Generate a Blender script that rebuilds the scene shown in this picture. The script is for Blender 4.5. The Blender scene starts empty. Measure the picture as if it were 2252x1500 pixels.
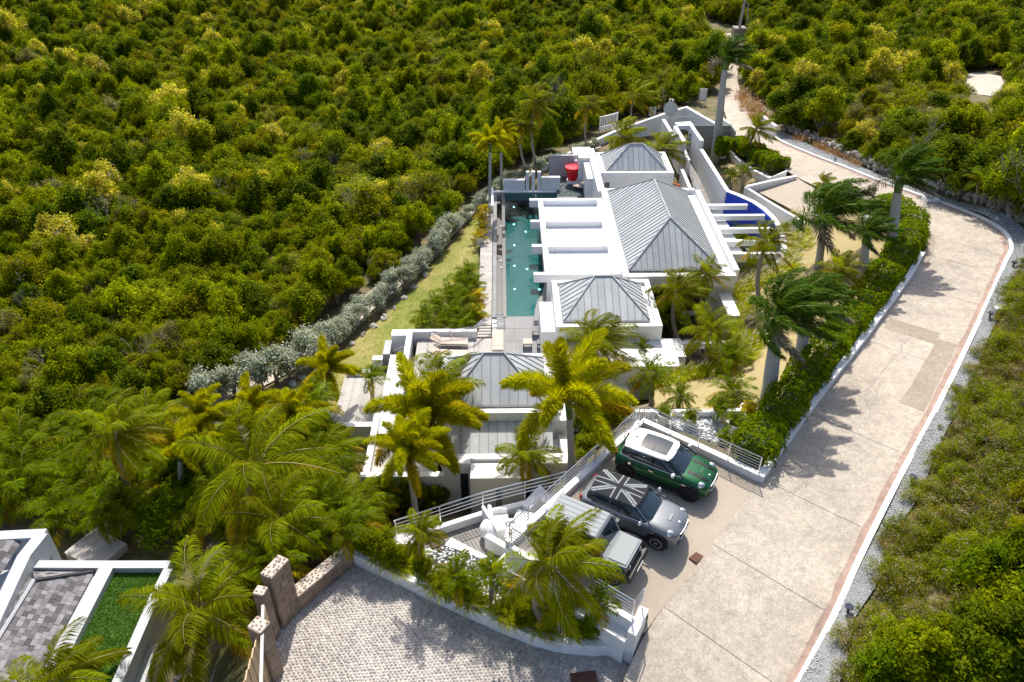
import bpy, bmesh, math, random
import numpy as np
from mathutils import Vector, Matrix
from mathutils.geometry import delaunay_2d_cdt
random.seed(7); RNG = np.random.default_rng(7)
S = bpy.context.scene
COL = S.collection
# ------------------------------------------------------------------ camera, sky, sun, exposure
PITCH, YAW, CH, FPX = math.radians(34.9), math.radians(0.83), 22.1, 1751.0
cam = bpy.data.cameras.new('camera'); cam.sensor_width = 36.0; cam.lens = 36.0 * FPX / 2252.0
cam.clip_start = 0.5; cam.clip_end = 2000.0
co = bpy.data.objects.new('camera', cam); COL.objects.link(co); S.camera = co
co.location = (0, 0, CH); co.rotation_euler = (math.pi / 2 - PITCH, 0, -YAW)
W = bpy.data.worlds.new('World'); S.world = W; W.use_nodes = True
wn = W.node_tree.nodes; bg = wn['Background']
sky = wn.new('ShaderNodeTexSky'); sky.sky_type = 'NISHITA'; sky.sun_disc = False
SUN_EL, SUN_AZ = math.radians(52), math.radians(1)      # azimuth from +Y towards +X
sky.air_density = 0.8; sky.dust_density = 2.5; sky.sun_elevation = SUN_EL; sky.sun_rotation = SUN_AZ
W.node_tree.links.new(sky.outputs[0], bg.inputs[0]); bg.inputs[1].default_value = 0.15
sl = bpy.data.lights.new('sun', 'SUN'); sl.energy = 4.2; sl.angle = math.radians(0.5); sl.color = (1.0, 0.95, 0.86)
so = bpy.data.objects.new('sun', sl); COL.objects.link(so); so.location = (0, 60, 60)
so.rotation_euler = (-(math.pi / 2 - SUN_EL), 0, -SUN_AZ)
S.view_settings.view_transform = 'Standard'; S.view_settings.look = 'None'
S.view_settings.exposure = 0.50; S.view_settings.gamma = 1.0; S.view_settings.use_curve_mapping = False
S.cycles.max_bounces = 7; S.cycles.diffuse_bounces = 3; S.cycles.transparent_max_bounces = 10
S.cycles.caustics_reflective = False; S.cycles.caustics_refractive = False
# ------------------------------------------------------------------ from a pixel of the survey photo to a place at a known height
def _ray(px, py):
    u = (px - 1126) / FPX; v = (py - 750) / FPX
    f = math.cos(PITCH) - v * math.sin(PITCH); d = math.sin(PITCH) + v * math.cos(PITCH)
    c, s = math.cos(YAW), math.sin(YAW)
    return u * c + f * s, f * c - u * s, -d
def P(px, py, z):
    x, y, d = _ray(px, py); k = (CH - z) / -d
    return Vector((x * k, y * k, z))
def PY(px, py, Y):
    x, y, d = _ray(px, py); k = Y / y
    return Vector((x * k, Y, CH + d * k))
def dist(p): return math.sqrt(p[0] ** 2 + p[1] ** 2 + (CH - p[2]) ** 2)
def proj(x, y, z):
    c, s = math.cos(YAW), math.sin(YAW)
    X = x * c - y * s; Yc = x * s + y * c; dz = CH - z
    dep = Yc * math.cos(PITCH) + dz * math.sin(PITCH)
    return 1126 + FPX * X / dep, 750 + FPX * (dz * math.cos(PITCH) - Yc * math.sin(PITCH)) / dep
# ------------------------------------------------------------------ building helpers
WORG = {}
def tag(o, label=None, cat=None, group=None, kind=None):
    if label: o['label'] = label
    if cat: o['category'] = cat
    if group: o['group'] = group
    if kind: o['kind'] = kind
    return o
def thing(name, label, cat, loc=(0, 0, 0), rz=0.0, group=None):
    o = bpy.data.objects.new(name, None); COL.objects.link(o); o.empty_display_size = 0.3
    o.location = loc; o.rotation_euler = (0, 0, rz)
    WORG[o.name] = Vector(loc) if rz == 0 else Vector((0, 0, 0))
    return tag(o, label, cat, group)
def local(name, label, cat, loc, rz=0.0, group=None):       # its parts are built in its own coordinates
    o = thing(name, label, cat, loc, rz, group); WORG[o.name] = Vector((0, 0, 0)); return o
def link(name, me, parent=None):
    o = bpy.data.objects.new(name, me); COL.objects.link(o)
    if parent is not None: o.parent = parent; WORG[o.name] = WORG.get(parent.name, Vector((0, 0, 0)))
    return o
def copy_tree(o, parent=None):
    c = o.copy(); COL.objects.link(c)
    if parent is not None: c.parent = parent
    for ch in o.children: copy_tree(ch, c)
    return c
class MB:
    def __init__(s): s.v = []; s.f = []; s.m = []; s.cur = 0
    def add(s, vs, fs):
        b = len(s.v); s.v += [tuple(p) for p in vs]
        for f in fs: s.f.append(tuple(b + i for i in f)); s.m.append(s.cur)
        return s
    def poly(s, pts): return s.add(pts, [tuple(range(len(pts)))])
    def hexa(s, p): return s.add(p, [(3, 2, 1, 0), (4, 5, 6, 7), (0, 1, 5, 4), (1, 2, 6, 5), (2, 3, 7, 6), (3, 0, 4, 7)])
    def box(s, x0, x1, y0, y1, z0, z1):
        return s.hexa([(x0, y0, z0), (x1, y0, z0), (x1, y1, z0), (x0, y1, z0), (x0, y0, z1), (x1, y0, z1), (x1, y1, z1), (x0, y1, z1)])
    def obox(s, c, hx, hy, z0, z1, a=0.0):
        ca, sa = math.cos(a), math.sin(a)
        q = [(c[0] + x * ca - y * sa, c[1] + x * sa + y * ca) for x, y in ((-hx, -hy), (hx, -hy), (hx, hy), (-hx, hy))]
        return s.hexa([(x, y, z0) for x, y in q] + [(x, y, z1) for x, y in q])
    def prism(s, pl, z0, z1):
        n = len(pl)
        if sum(pl[i][0] * pl[(i + 1) % n][1] - pl[(i + 1) % n][0] * pl[i][1] for i in range(n)) < 0: pl = pl[::-1]
        zt = z1 if callable(z1) else (lambda x, y: z1)
        zb = z0 if callable(z0) else (lambda x, y: z0)
        s.add([(p[0], p[1], zb(p[0], p[1])) for p in pl] + [(p[0], p[1], zt(p[0], p[1])) for p in pl],
              [tuple(range(n - 1, -1, -1)), tuple(range(n, 2 * n))] + [(i, (i + 1) % n, n + (i + 1) % n, n + i) for i in range(n)])
        return s
    def slab(s, pts, t):                      # a flat polygon given thickness t below it
        pts = [Vector(p) for p in pts]; n = len(pts)
        nrm = (pts[1] - pts[0]).cross(pts[2] - pts[0]).normalized()
        if nrm.z < 0: pts = pts[::-1]; nrm = -nrm
        return s.add([p - nrm * t for p in pts] + pts,
                     [tuple(range(n - 1, -1, -1)), tuple(range(n, 2 * n))] + [(i, (i + 1) % n, n + (i + 1) % n, n + i) for i in range(n)])
    def tube(s, pts, r, n=6):
        pts = [Vector(p) for p in pts]; k = len(pts)
        rr = r if isinstance(r, (list, tuple)) else [r] * k
        b = []; prev = None
        for i in range(k):
            d = (pts[min(i + 1, k - 1)] - pts[max(i - 1, 0)]).normalized()
            if prev is None: u = d.orthogonal().normalized()
            else:
                u = prev - d * prev.dot(d); u = u.normalized() if u.length > 1e-6 else d.orthogonal().normalized()
            prev = u; w = d.cross(u)
            b += [pts[i] + (u * math.cos(2 * math.pi * j / n) + w * math.sin(2 * math.pi * j / n)) * rr[i] for j in range(n)]
        fs = [(i * n + j, i * n + (j + 1) % n, (i + 1) * n + (j + 1) % n, (i + 1) * n + j) for i in range(k - 1) for j in range(n)]
        fs += [tuple(range(n - 1, -1, -1)), tuple((k - 1) * n + j for j in range(n))]
        return s.add(b, fs)
    def lathe(s, c, prof, n=16, ax='z', cap=True):
        vs = []
        for r, h in prof:
            for j in range(n):
                a = 2 * math.pi * j / n; x, y = r * math.cos(a), r * math.sin(a)
                p = (x, y, h) if ax == 'z' else ((x, h, y) if ax == 'y' else (h, x, y))
                vs.append((c[0] + p[0], c[1] + p[1], c[2] + p[2]))
        k = len(prof); fl = ax == 'y'
        fs = []
        for i in range(k - 1):
            for j in range(n):
                q = (i * n + j, i * n + (j + 1) % n, (i + 1) * n + (j + 1) % n, (i + 1) * n + j); fs.append(q[::-1] if fl else q)
        if cap:
            a, b = tuple(range(n - 1, -1, -1)), tuple((k - 1) * n + j for j in range(n))
            fs += [a[::-1], b[::-1]] if fl else [a, b]
        return s.add(vs, fs)
    def ell(s, c, rx, ry, rz, n=12, m=7, a=0.0, tilt=None):
        prof = []; vs = []
        R = Matrix.Rotation(a, 3, 'Z')
        if tilt is not None: R = R @ Matrix.Rotation(tilt, 3, 'Y')
        for i in range(m + 1):
            t = -math.pi / 2 + math.pi * i / m; t = max(-1.5, min(1.5, t))
            for j in range(n):
                q = 2 * math.pi * j / n
                v = R @ Vector((rx * math.cos(t) * math.cos(q), ry * math.cos(t) * math.sin(q), rz * math.sin(t)))
                vs.append(tuple(Vector(c) + v))
        fs = [(i * n + j, i * n + (j + 1) % n, (i + 1) * n + (j + 1) % n, (i + 1) * n + j) for i in range(m) for j in range(n)]
        fs += [tuple(range(n - 1, -1, -1)), tuple(m * n + j for j in range(n))]
        return s.add(vs, fs)
    def wall(s, pts, th, zb, zt):             # a wall along a line on plan; zb, zt numbers or one per point
        n = len(pts); pts = [Vector((p[0], p[1])) for p in pts]
        zb = zb if isinstance(zb, (list, tuple)) else [zb] * n; zt = zt if isinstance(zt, (list, tuple)) else [zt] * n
        L, R = [], []
        for i in range(n):
            d = Vector((0, 0))
            if i > 0: d += (pts[i] - pts[i - 1]).normalized()
            if i < n - 1: d += (pts[i + 1] - pts[i]).normalized()
            d.normalize(); q = Vector((-d.y, d.x))
            k = 1.0
            if 0 < i < n - 1: k = 1 / max(0.35, abs(q.dot(Vector((-(pts[i] - pts[i - 1]).normalized().y, (pts[i] - pts[i - 1]).normalized().x)))))
            L.append(pts[i] + q * th / 2 * k); R.append(pts[i] - q * th / 2 * k)
        vs = []
        for i in range(n): vs += [(R[i].x, R[i].y, zb[i]), (L[i].x, L[i].y, zb[i]), (L[i].x, L[i].y, zt[i]), (R[i].x, R[i].y, zt[i])]
        fs = []
        for i in range(n - 1):
            a, b = 4 * i, 4 * i + 4
            for j in range(4): fs.append((a + j, b + j, b + (j + 1) % 4, a + (j + 1) % 4)[::-1])
        fs += [(0, 1, 2, 3)[::-1], tuple(4 * (n - 1) + j for j in (0, 1, 2, 3))]
        return s.add(vs, fs)
    def mesh(s, name, mats, base=Vector((0, 0, 0)), smooth=False):
        me = bpy.data.meshes.new(name)
        me.from_pydata([(v[0] - base.x, v[1] - base.y, v[2] - base.z) for v in s.v], [], s.f)
        for m in (mats if isinstance(mats, (list, tuple)) else [mats]): me.materials.append(m)
        if any(s.m): me.polygons.foreach_set('material_index', s.m)
        if smooth: me.shade_smooth()
        me.update(); return me
    def build(s, name, mats, parent=None, loc=None, smooth=False, sub=0, bevel=0.0):
        if parent is not None: base = WORG.get(parent.name, Vector((0, 0, 0)))
        elif loc is not None: base = Vector(loc)
        else:
            a = np.array(s.v); base = Vector(((a[:, 0].min() + a[:, 0].max()) / 2, (a[:, 1].min() + a[:, 1].max()) / 2, a[:, 2].min()))
        o = link(name, s.mesh(name, mats, base, smooth), parent)
        if parent is None: o.location = base; WORG[o.name] = base
        if bevel:
            b = o.modifiers.new('bevel', 'BEVEL'); b.width = bevel; b.segments = 2; b.limit_method = 'ANGLE'
        if sub:
            m = o.modifiers.new('smooth', 'SUBSURF'); m.levels = m.render_levels = sub
        return o
def np_mesh(name, V, F, mats, mi=None, smooth=False):
    me = bpy.data.meshes.new(name); V = np.asarray(V, np.float32); F = np.asarray(F, np.int32)
    k = F.shape[1]
    me.vertices.add(len(V)); me.vertices.foreach_set('co', V.ravel())
    me.loops.add(F.size); me.loops.foreach_set('vertex_index', F.ravel())
    me.polygons.add(len(F)); me.polygons.foreach_set('loop_start', np.arange(0, F.size, k, dtype=np.int32))
    if mi is not None: me.polygons.foreach_set('material_index', np.asarray(mi, np.int32))
    for m in (mats if isinstance(mats, (list, tuple)) else [mats]): me.materials.append(m)
    me.update(calc_edges=True)
    if smooth: me.shade_smooth()
    return me
# ------------------------------------------------------------------ materials
def mat(name, col, rough=0.6, metal=0.0, noise=(), bump=None, transl=0.0, var=0.0, hue=0.0, ovar=0.0, spec=0.4, tcol=None, emit=None, alpha=None):
    m = bpy.data.materials.new(name); m.use_nodes = True; nt = m.node_tree; N = nt.nodes; Lk = nt.links.new
    b = N['Principled BSDF']; b.inputs['Roughness'].default_value = rough; b.inputs['Metallic'].default_value = metal
    b.inputs['Specular IOR Level'].default_value = spec; b.inputs['Base Color'].default_value = (*col, 1)
    tc = N.new('ShaderNodeTexCoord')
    val = None
    def madd(a, k, off):
        n = N.new('ShaderNodeMath'); n.operation = 'MULTIPLY_ADD'; Lk(a, n.inputs[0]); n.inputs[1].default_value = k; n.inputs[2].default_value = off; return n.outputs[0]
    def mul(a, c):
        if a is None: return c
        n = N.new('ShaderNodeMath'); n.operation = 'MULTIPLY'; Lk(a, n.inputs[0]); Lk(c, n.inputs[1]); return n.outputs[0]
    for sc, amt in noise:
        t = N.new('ShaderNodeTexNoise'); t.inputs['Scale'].default_value = sc; t.inputs['Detail'].default_value = 6; t.inputs['Roughness'].default_value = 0.65
        Lk(tc.outputs['Object'], t.inputs['Vector'])
        mr = N.new('ShaderNodeMapRange'); Lk(t.outputs['Fac'], mr.inputs['Value']); mr.inputs['From Min'].default_value = 0.3; mr.inputs['From Max'].default_value = 0.7
        mr.inputs['To Min'].default_value = 1 - amt; mr.inputs['To Max'].default_value = 1 + amt
        val = mul(val, mr.outputs[0])
    isl = None
    if var or hue:
        g = N.new('ShaderNodeNewGeometry'); isl = g.outputs['Random Per Island']
        if var: val = mul(val, madd(isl, 2 * var, 1 - var))
    if ovar:
        oi = N.new('ShaderNodeObjectInfo'); val = mul(val, madd(oi.outputs['Random'], 2 * ovar, 1 - ovar))
    csock = None
    if val is not None:
        h = N.new('ShaderNodeHueSaturation'); h.inputs['Color'].default_value = (*col, 1); Lk(val, h.inputs['Value'])
        if hue:
            if ovar:
                ad = N.new('ShaderNodeMath'); ad.operation = 'ADD'; Lk(isl, ad.inputs[0]); Lk(oi.outputs['Random'], ad.inputs[1]); Lk(madd(ad.outputs[0], hue, 0.5 - hue), h.inputs['Hue'])
            else: Lk(madd(isl, 2 * hue, 0.5 - hue), h.inputs['Hue'])
        csock = h.outputs[0]; Lk(csock, b.inputs['Base Color'])
    if bump:
        t = N.new('ShaderNodeTexNoise'); t.inputs['Scale'].default_value = bump[0]; t.inputs['Detail'].default_value = 5
        Lk(tc.outputs['Object'], t.inputs['Vector'])
        bp = N.new('ShaderNodeBump'); bp.inputs['Strength'].default_value = bump[1]; bp.inputs['Distance'].default_value = bump[2] if len(bump) > 2 else 0.02
        Lk(t.outputs['Fac'], bp.inputs['Height']); Lk(bp.outputs[0], b.inputs['Normal'])
    if transl:
        tr = N.new('ShaderNodeBsdfTranslucent'); mx = N.new('ShaderNodeMixShader'); mx.inputs[0].default_value = transl
        tcx = tcol or (min(1, col[0] * 1.7), min(1, col[1] * 1.6), col[2] * 0.9)
        if csock:
            h2 = N.new('ShaderNodeHueSaturation'); h2.inputs['Color'].default_value = (*tcx, 1); Lk(val, h2.inputs['Value']); Lk(h2.outputs[0], tr.inputs['Color'])
        else: tr.inputs['Color'].default_value = (*tcx, 1)
        Lk(b.outputs[0], mx.inputs[1]); Lk(tr.outputs[0], mx.inputs[2]); Lk(mx.outputs[0], N['Material Output'].inputs['Surface'])
    if emit:
        b.inputs['Emission Color'].default_value = (*emit[:3], 1); b.inputs['Emission Strength'].default_value = emit[3]
    return m
M = {}
def defm(name, *a, **k): M[name] = mat(name, *a, **k); return M[name]
defm('white_paint', (.78, .775, .76), .6, noise=((.45, .05), (2.5, .04), (9, .03)), bump=(60, .12, .01))
defm('white_roof', (.82, .82, .81), .5, noise=((.5, .03), (5, .02)))
defm('grey_paint', (.34, .36, .38), .6, noise=((1, .06), (9, .04)))
defm('blue_paint', (.016, .065, .58), .5, noise=((1, .06), (8, .04)))
defm('zinc', (.42, .435, .44), .5, .12, noise=((.8, .10), (5, .07)), ovar=.09)
defm('zinc_seam', (.18, .20, .215), .5, .1)
defm('steel', (.72, .72, .72), .22, 1.0)
defm('wood_deck', (.40, .375, .345), .75, noise=((2, .12), (22, .10)), var=.14)
defm('wood_grey', (.24, .225, .21), .75, noise=((2, .12), (20, .10)), var=.12)
defm('board_grey', (.27, .27, .255), .8, noise=((1.5, .10), (16, .08)), ovar=.06)
defm('wood_warm', (.55, .40, .24), .65, noise=((2, .1), (18, .12)))
defm('wood_pale', (.52, .49, .45), .75, noise=((2, .1), (24, .12)))
defm('stone_tile', (.22, .22, .22), .7, noise=((.7, .16), (6, .1)), ovar=.07, bump=(30, .2, .01))
defm('dark_tile', (.06, .06, .058), .4, noise=((2, .2), (14, .2)))
defm('brown_stone', (.27, .195, .14), .85, noise=((2.5, .22), (13, .14)), bump=(14, .5, .03), ovar=.16)
defm('mortar_pale', (.50, .44, .38), .9, noise=((6, .12),))
defm('cap_stone', (.33, .24, .18), .85, var=.3, hue=.02)
defm('rubble', (.30, .275, .24), .9, noise=((3, .2), (16, .2)), ovar=.28, bump=(9, .6, .05))
defm('rock_pale', (.40, .375, .33), .9, noise=((2, .15), (12, .12)), ovar=.12)
defm('cobble', (.42, .38, .345), .85, noise=((.35, .18), (1.4, .12), (30, .12)), var=.22, hue=.02, spec=.15)
defm('cobble_joint', (.46, .425, .385), .9, noise=((2, .1), (30, .12)))
defm('gravel_bed', (.22, .23, .23), .9, noise=((.8, .08), (45, .16)))
defm('gravel', (.36, .375, .375), .85, var=.36)
defm('pebble', (.50, .52, .54), .6, var=.35)
defm('pebble_dark', (.09, .12, .125), .6, var=.4)
defm('pad_concrete', (.40, .335, .26), .85, noise=((.25, .07), (1.5, .06), (11, .05)), bump=(40, .15, .005))
defm('road_concrete', (.415, .36, .295), .95, noise=((.16, .14), (.9, .15), (4, .17), (13, .20), (34, .28)), ovar=.035, bump=(26, .6, .014), spec=.15)
defm('road_joint', (.31, .27, .23), .95, noise=((3, .3),))
defm('road_patch', (.33, .275, .215), .9, noise=((.8, .13), (5, .14), (13, .16), (34, .2)), bump=(26, .6, .014), spec=.15)
defm('band_pink', (.335, .235, .19), .9, noise=((.8, .16), (4, .22), (18, .2)))
defm('kerb_white', (.78, .77, .75), .65, noise=((1.4, .06), (11, .05)))
defm('rust', (.12, .05, .035), .8, .2, noise=((4, .2), (30, .15)))
defm('black_metal', (.02, .02, .022), .4)
defm('dark_glass', (.012, .018, .022), .06, spec=.6)
defm('slot_glass', (.02, .035, .04), .08, spec=.6)
defm('red_gloss', (.70, .008, .02), .25, spec=.5)
defm('beige_cloth', (.54, .44, .365), .9, noise=((20, .04),))
defm('white_cloth', (.82, .81, .79), .85, noise=((3, .04),), bump=(5, .5, .05))
defm('plastic_white', (.75, .75, .74), .45)
defm('plastic_grey', (.55, .57, .56), .5)
defm('orange_gloss', (.75, .18, .02), .4)
defm('teal_tile', (.003, .050, .048), .3, noise=((.45, .4), (2.0, .45), (6, .75)))
defm('solar_glass', (.03, .035, .07), .15)
defm('terracotta', (.36, .13, .06), .85)
# ground
defm('soil', (.13, .105, .07), .95, noise=((.25, .25), (2, .25), (14, .2)), bump=(9, .5, .06))
defm('dry_lawn', (.29, .235, .095), .95, noise=((.4, .12), (3, .12), (30, .16)), bump=(30, .4, .03))
defm('path_sand', (.47, .42, .36), .95, noise=((.6, .1), (9, .1)))
defm('turf', (.055, .135, .006), .95, noise=((1, .12), (40, .3)), bump=(60, .5, .02))
defm('shade_mulch', (.045, .04, .03), .95, noise=((2, .3), (20, .3)))
# trees
defm('bark', (.16, .135, .11), .9, noise=((6, .2),))
defm('bark_pale', (.36, .335, .30), .9, noise=((5, .15),))
defm('palm_bark', (.30, .26, .22), .9, noise=((7, .18),), bump=(12, .5, .03))
defm('royal_bark', (.38, .365, .345), .85, noise=((5, .1),), bump=(7, .3, .02))
defm('crownshaft', (.085, .15, .03), .5)
def blend_mat(name, c1, c2, sc, lo, hi, fine=30, famt=.2, rough=.95):
    m = mat(name, c1, rough, noise=((fine, famt),), bump=(30, .4, .03)); nt = m.node_tree; N = nt.nodes
    h = [n for n in N if n.type == 'HUE_SAT'][0]
    t = N.new('ShaderNodeTexNoise'); t.inputs['Scale'].default_value = sc; t.inputs['Detail'].default_value = 5; t.inputs['Roughness'].default_value = .7
    tc = [n for n in N if n.type == 'TEX_COORD'][0]; nt.links.new(tc.outputs['Object'], t.inputs['Vector'])
    r = N.new('ShaderNodeMapRange'); r.inputs['From Min'].default_value = lo; r.inputs['From Max'].default_value = hi; nt.links.new(t.outputs['Fac'], r.inputs['Value'])
    x = N.new('ShaderNodeMix'); x.data_type = 'RGBA'; x.inputs[6].default_value = (*c1, 1); x.inputs[7].default_value = (*c2, 1)
    nt.links.new(r.outputs[0], x.inputs[0]); nt.links.new(x.outputs[2], h.inputs['Color']); M[name] = m; return m
blend_mat('lawn_mixed', (.33, .275, .10), (.15, .185, .025), .33, .39, .63)
blend_mat('lawn_green', (.115, .16, .018), (.24, .205, .06), .4, .48, .66)
blend_mat('scrub_ground', (.19, .15, .085), (.085, .085, .025), .5, .4, .6, fine=6, famt=.3)
blend_mat('lawn_dry', (.36, .285, .135), (.20, .19, .05), .45, .5, .68)
# ------------------------------------------------------------------ terrain
ROAD = [((1330, 1600), (1590, 1790), -1.6), ((1420, 1392), (1808, 1392), -.7), ((1546, 1224), (1883, 1230), -.2), ((1672, 1052), (1972, 1052), .1),
        ((1826, 839), (2064, 880), .25), ((1957, 666), (2145, 713), .3), ((2029, 557), (2203, 585), .3), ((2031, 510), (2219, 541), .25), ((2012, 478), (2190, 500), .1),
        ((1966, 452), (2110, 462), -.2), ((1895, 437), (2010, 428), -.7), ((1832, 424), (1922, 396), -1.3), ((1750, 388), (1850, 367), -2.1), ((1690, 345), (1775, 338), -2.8),
        ((1612, 300), (1702, 304), -3.8), ((1598, 260), (1660, 262), -4.6), ((1588, 222), (1637, 222), -5.6), ((1588, 178), (1622, 176), -6.8), ((1592, 140), (1628, 138), -7.8),
        ((1572, 100), (1640, 112), -8.6), ((1535, 72), (1610, 72), -9.3)]
RL = [P(*a, z) for a, b, z in ROAD]; RR = [P(*b, z) for a, b, z in ROAD]
CTL = [(0, -60, -8), (500, -60, -8), (1000, -60, -8), (1500, -60, -9), (2000, -60, -8), (2300, -60, -7), (0, 120, -10.5), (500, 120, -10.5), (900, 120, -10), (1300, 100, -9.6),
       (0, 300, -11), (400, 300, -10.5), (800, 250, -9.6), (1100, 200, -8.2), (1300, 190, -7.2), (1450, 205, -6.6),
       (0, 600, -10), (400, 550, -9.3), (700, 500, -8.4), (900, 420, -7.5), (-250, 700, -11), (-200, 300, -12),
       (0, 900, -8.5), (300, 800, -8), (500, 750, -7.5), (700, 650, -7), (-250, 1000, -9),
       (430, 870, -6.8), (640, 790, -6.5), (800, 670, -6.2), (950, 530, -6), (1090, 410, -5.6), (1200, 365, -5.3), (1310, 320, -5.1),
       (600, 860, -6.2), (800, 740, -5.8), (950, 640, -5.4), (1040, 540, -5.1), (1400, 260, -5.5), (1560, 235, -5.6),
       (200, 1000, -7.5), (400, 1050, -6.9), (600, 1050, -6.2), (750, 1000, -6), (850, 1130, -5.5), (300, 1180, -6.2), (600, 1190, -4.2), (100, 1120, -7), (690, 1250, -2.4),
       (100, 1400, -6), (300, 1400, -6), (450, 1400, -4.2), (0, 1600, -5), (300, 1600, -5),
       (640, 1400, -1.7), (800, 1400, -1.7), (1000, 1480, -1.7), (1300, 1500, -1.7), (800, 1240, -1.7), (800, 1700, -2), (1100, 1900, -2.5),
       (950, 1120, -5.4), (1150, 1110, -5.4), (1150, 700, -5.2), (1350, 500, -5.4), (1280, 640, -5.2), (1000, 850, -5.4), (1450, 420, -5.4),
       (1650, 880, -1.0), (1590, 850, -1.5), (1500, 870, -2.2), (1440, 890, -2.7), (1480, 790, -4.1), (1500, 740, -4.6), (1640, 700, -3.3), (1700, 650, -2.6), (1800, 600, -1.9),
       (1870, 560, -1.3), (1720, 470, -3.3), (1800, 490, -2.4), (1620, 370, -4.5), (1660, 420, -3.9), (1585, 350, -4.7), (1750, 780, -.6), (1900, 620, -.6), (1690, 880, -.7), (1560, 920, -.8), (1450, 925, -.8),
       (1500, 1150, -.3), (1300, 1150, -.4), (1350, 1000, -.5), (1580, 430, -4.8), (1640, 560, -4.2),
       (2252, 700, .8), (2252, 1000, .9), (2200, 1300, .9), (2000, 1450, .6), (2500, 800, 1.2), (2500, 1300, 1.2), (2300, 1800, .6),
       (2252, 440, 1.2), (2100, 330, -.8), (1900, 250, -3), (1800, 230, -4.6), (2252, 200, -4.5), (2000, 110, -7), (1720, 150, -7.2), (2500, 300, 0), (2500, 100, -5)]
CP = [P(a, b, z) for a, b, z in CTL] + RL[1:] + RR[1:] + [p + Vector((2.2, -.4, .25)) for p in RR[2:9]]
_cx = np.array([[p.x, p.y] for p in CP]); _cz = np.array([p.z for p in CP]); _sc = 40.0
def _phi(r2): return np.where(r2 > 1e-12, .5 * r2 * np.log(np.maximum(r2, 1e-12)), 0)
_n = len(CP); _A = np.zeros((_n + 3, _n + 3)); _q = _cx / _sc
_A[:_n, :_n] = _phi(((_q[:, None] - _q[None]) ** 2).sum(-1)) + np.eye(_n) * 2e-4
_A[:_n, _n] = 1; _A[:_n, _n + 1:] = _q; _A[_n, :_n] = 1; _A[_n + 1:, :_n] = _q.T
_w = np.linalg.solve(_A, np.concatenate([_cz, [0, 0, 0]]))
def hh(x, y):
    x = np.asarray(x, float); y = np.asarray(y, float); sh = x.shape
    xc = np.clip(x.ravel(), -115, 75); yc = np.clip(y.ravel(), 4, 175)
    q = np.stack([xc, yc], -1) / _sc; out = np.empty(len(q))
    for i in range(0, len(q), 20000):
        k = q[i:i + 20000]; out[i:i + 20000] = _phi(((k[:, None] - _q[None]) ** 2).sum(-1)) @ _w[:_n] + _w[_n] + k @ _w[_n + 1:]
    return np.clip(out, -16, 3).reshape(sh)
def h1(x, y): return float(hh([x], [y])[0])
def G(px, py, z=-4.0):
    for _ in range(12):
        p = P(px, py, z); z = .5 * z + .5 * h1(p.x, p.y)
    return P(px, py, z)
def inpoly(x, y, pl):
    x = np.asarray(x); y = np.asarray(y); r = np.zeros(x.shape, bool); n = len(pl)
    for i in range(n):
        x0, y0 = pl[i][0], pl[i][1]; x1, y1 = pl[(i + 1) % n][0], pl[(i + 1) % n][1]
        if y0 == y1: continue
        c = ((y0 > y) != (y1 > y)) & (x < (x1 - x0) * (y - y0) / (y1 - y0) + x0); r ^= c
    return r
COVER = []        # (polygon, height function): the terrain is dug out a little below each surface laid on it
def densify(pl, step, closed=True):
    out = []; n = len(pl)
    for i in range(n if closed else n - 1):
        a, b = Vector(pl[i][:2]), Vector(pl[(i + 1) % n][:2]); k = max(1, int((b - a).length / step))
        out += [a + (b - a) * j / k for j in range(k)]
    if not closed: out.append(Vector(pl[-1][:2]))
    return out
def drape(name, pl, m, zf, step=.8, kind='structure', parent=None):
    b = densify(pl, step); xs = [p.x for p in b]; ys = [p.y for p in b]
    gx, gy = np.meshgrid(np.arange(min(xs), max(xs), step), np.arange(min(ys), max(ys), step)); gx = gx.ravel(); gy = gy.ravel()
    ins = inpoly(gx, gy, b); ba = np.array([[p.x, p.y] for p in b])
    pts = [(x, y) for x, y in zip(gx[ins], gy[ins]) if ((ba - (x, y)) ** 2).sum(1).min() > (.45 * step) ** 2]
    V = [Vector(p) for p in b] + [Vector(p) for p in pts]; nb = len(b)
    r = delaunay_2d_cdt(V, [(i, (i + 1) % nb) for i in range(nb)], [list(range(nb))], 1, 1e-5)
    vs = np.array([[p.x, p.y] for p in r[0]]); z = zf(vs[:, 0], vs[:, 1])
    mb = MB(); mb.add([(a[0], a[1], c) for a, c in zip(vs, z)], [tuple(f) for f in r[2]])
    o = mb.build(name, m, parent, smooth=True)
    if parent is None: tag(o, kind=kind)
    return o
def flat(z): return lambda x, y: np.full(np.shape(x), float(z))
def strip(name, A, B, m, n=6, dz=0.0, parent=None, wob=0.0):
    mb = MB(); k = len(A)
    vs = [A[i].lerp(B[i], j / n) + Vector((0, 0, dz)) for i in range(k) for j in range(n + 1)]
    if wob:
        r = random.Random(3); vs = [v + Vector((r.uniform(-wob, wob), r.uniform(-wob, wob), 0)) for v in vs]
    mb.add(vs, [(i * (n + 1) + j, i * (n + 1) + j + 1, (i + 1) * (n + 1) + j + 1, (i + 1) * (n + 1) + j) for i in range(k - 1) for j in range(n)])
    return mb.build(name, m, parent, smooth=True)
def resample(A, per=6):           # Catmull-Rom through the stations
    out = []; n = len(A)
    for i in range(n - 1):
        p0, p1, p2, p3 = A[max(i - 1, 0)], A[i], A[i + 1], A[min(i + 2, n - 1)]
        for j in range(per):
            t = j / per; out.append(.5 * ((2 * p1) + (p2 - p0) * t + (2 * p0 - 5 * p1 + 4 * p2 - p3) * t * t + (3 * p1 - p0 - 3 * p2 + p3) * t ** 3))
    out.append(A[-1].copy()); return out
PER = 6
RLs, RRs = resample(RL, PER), resample(RR, PER)
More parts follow.
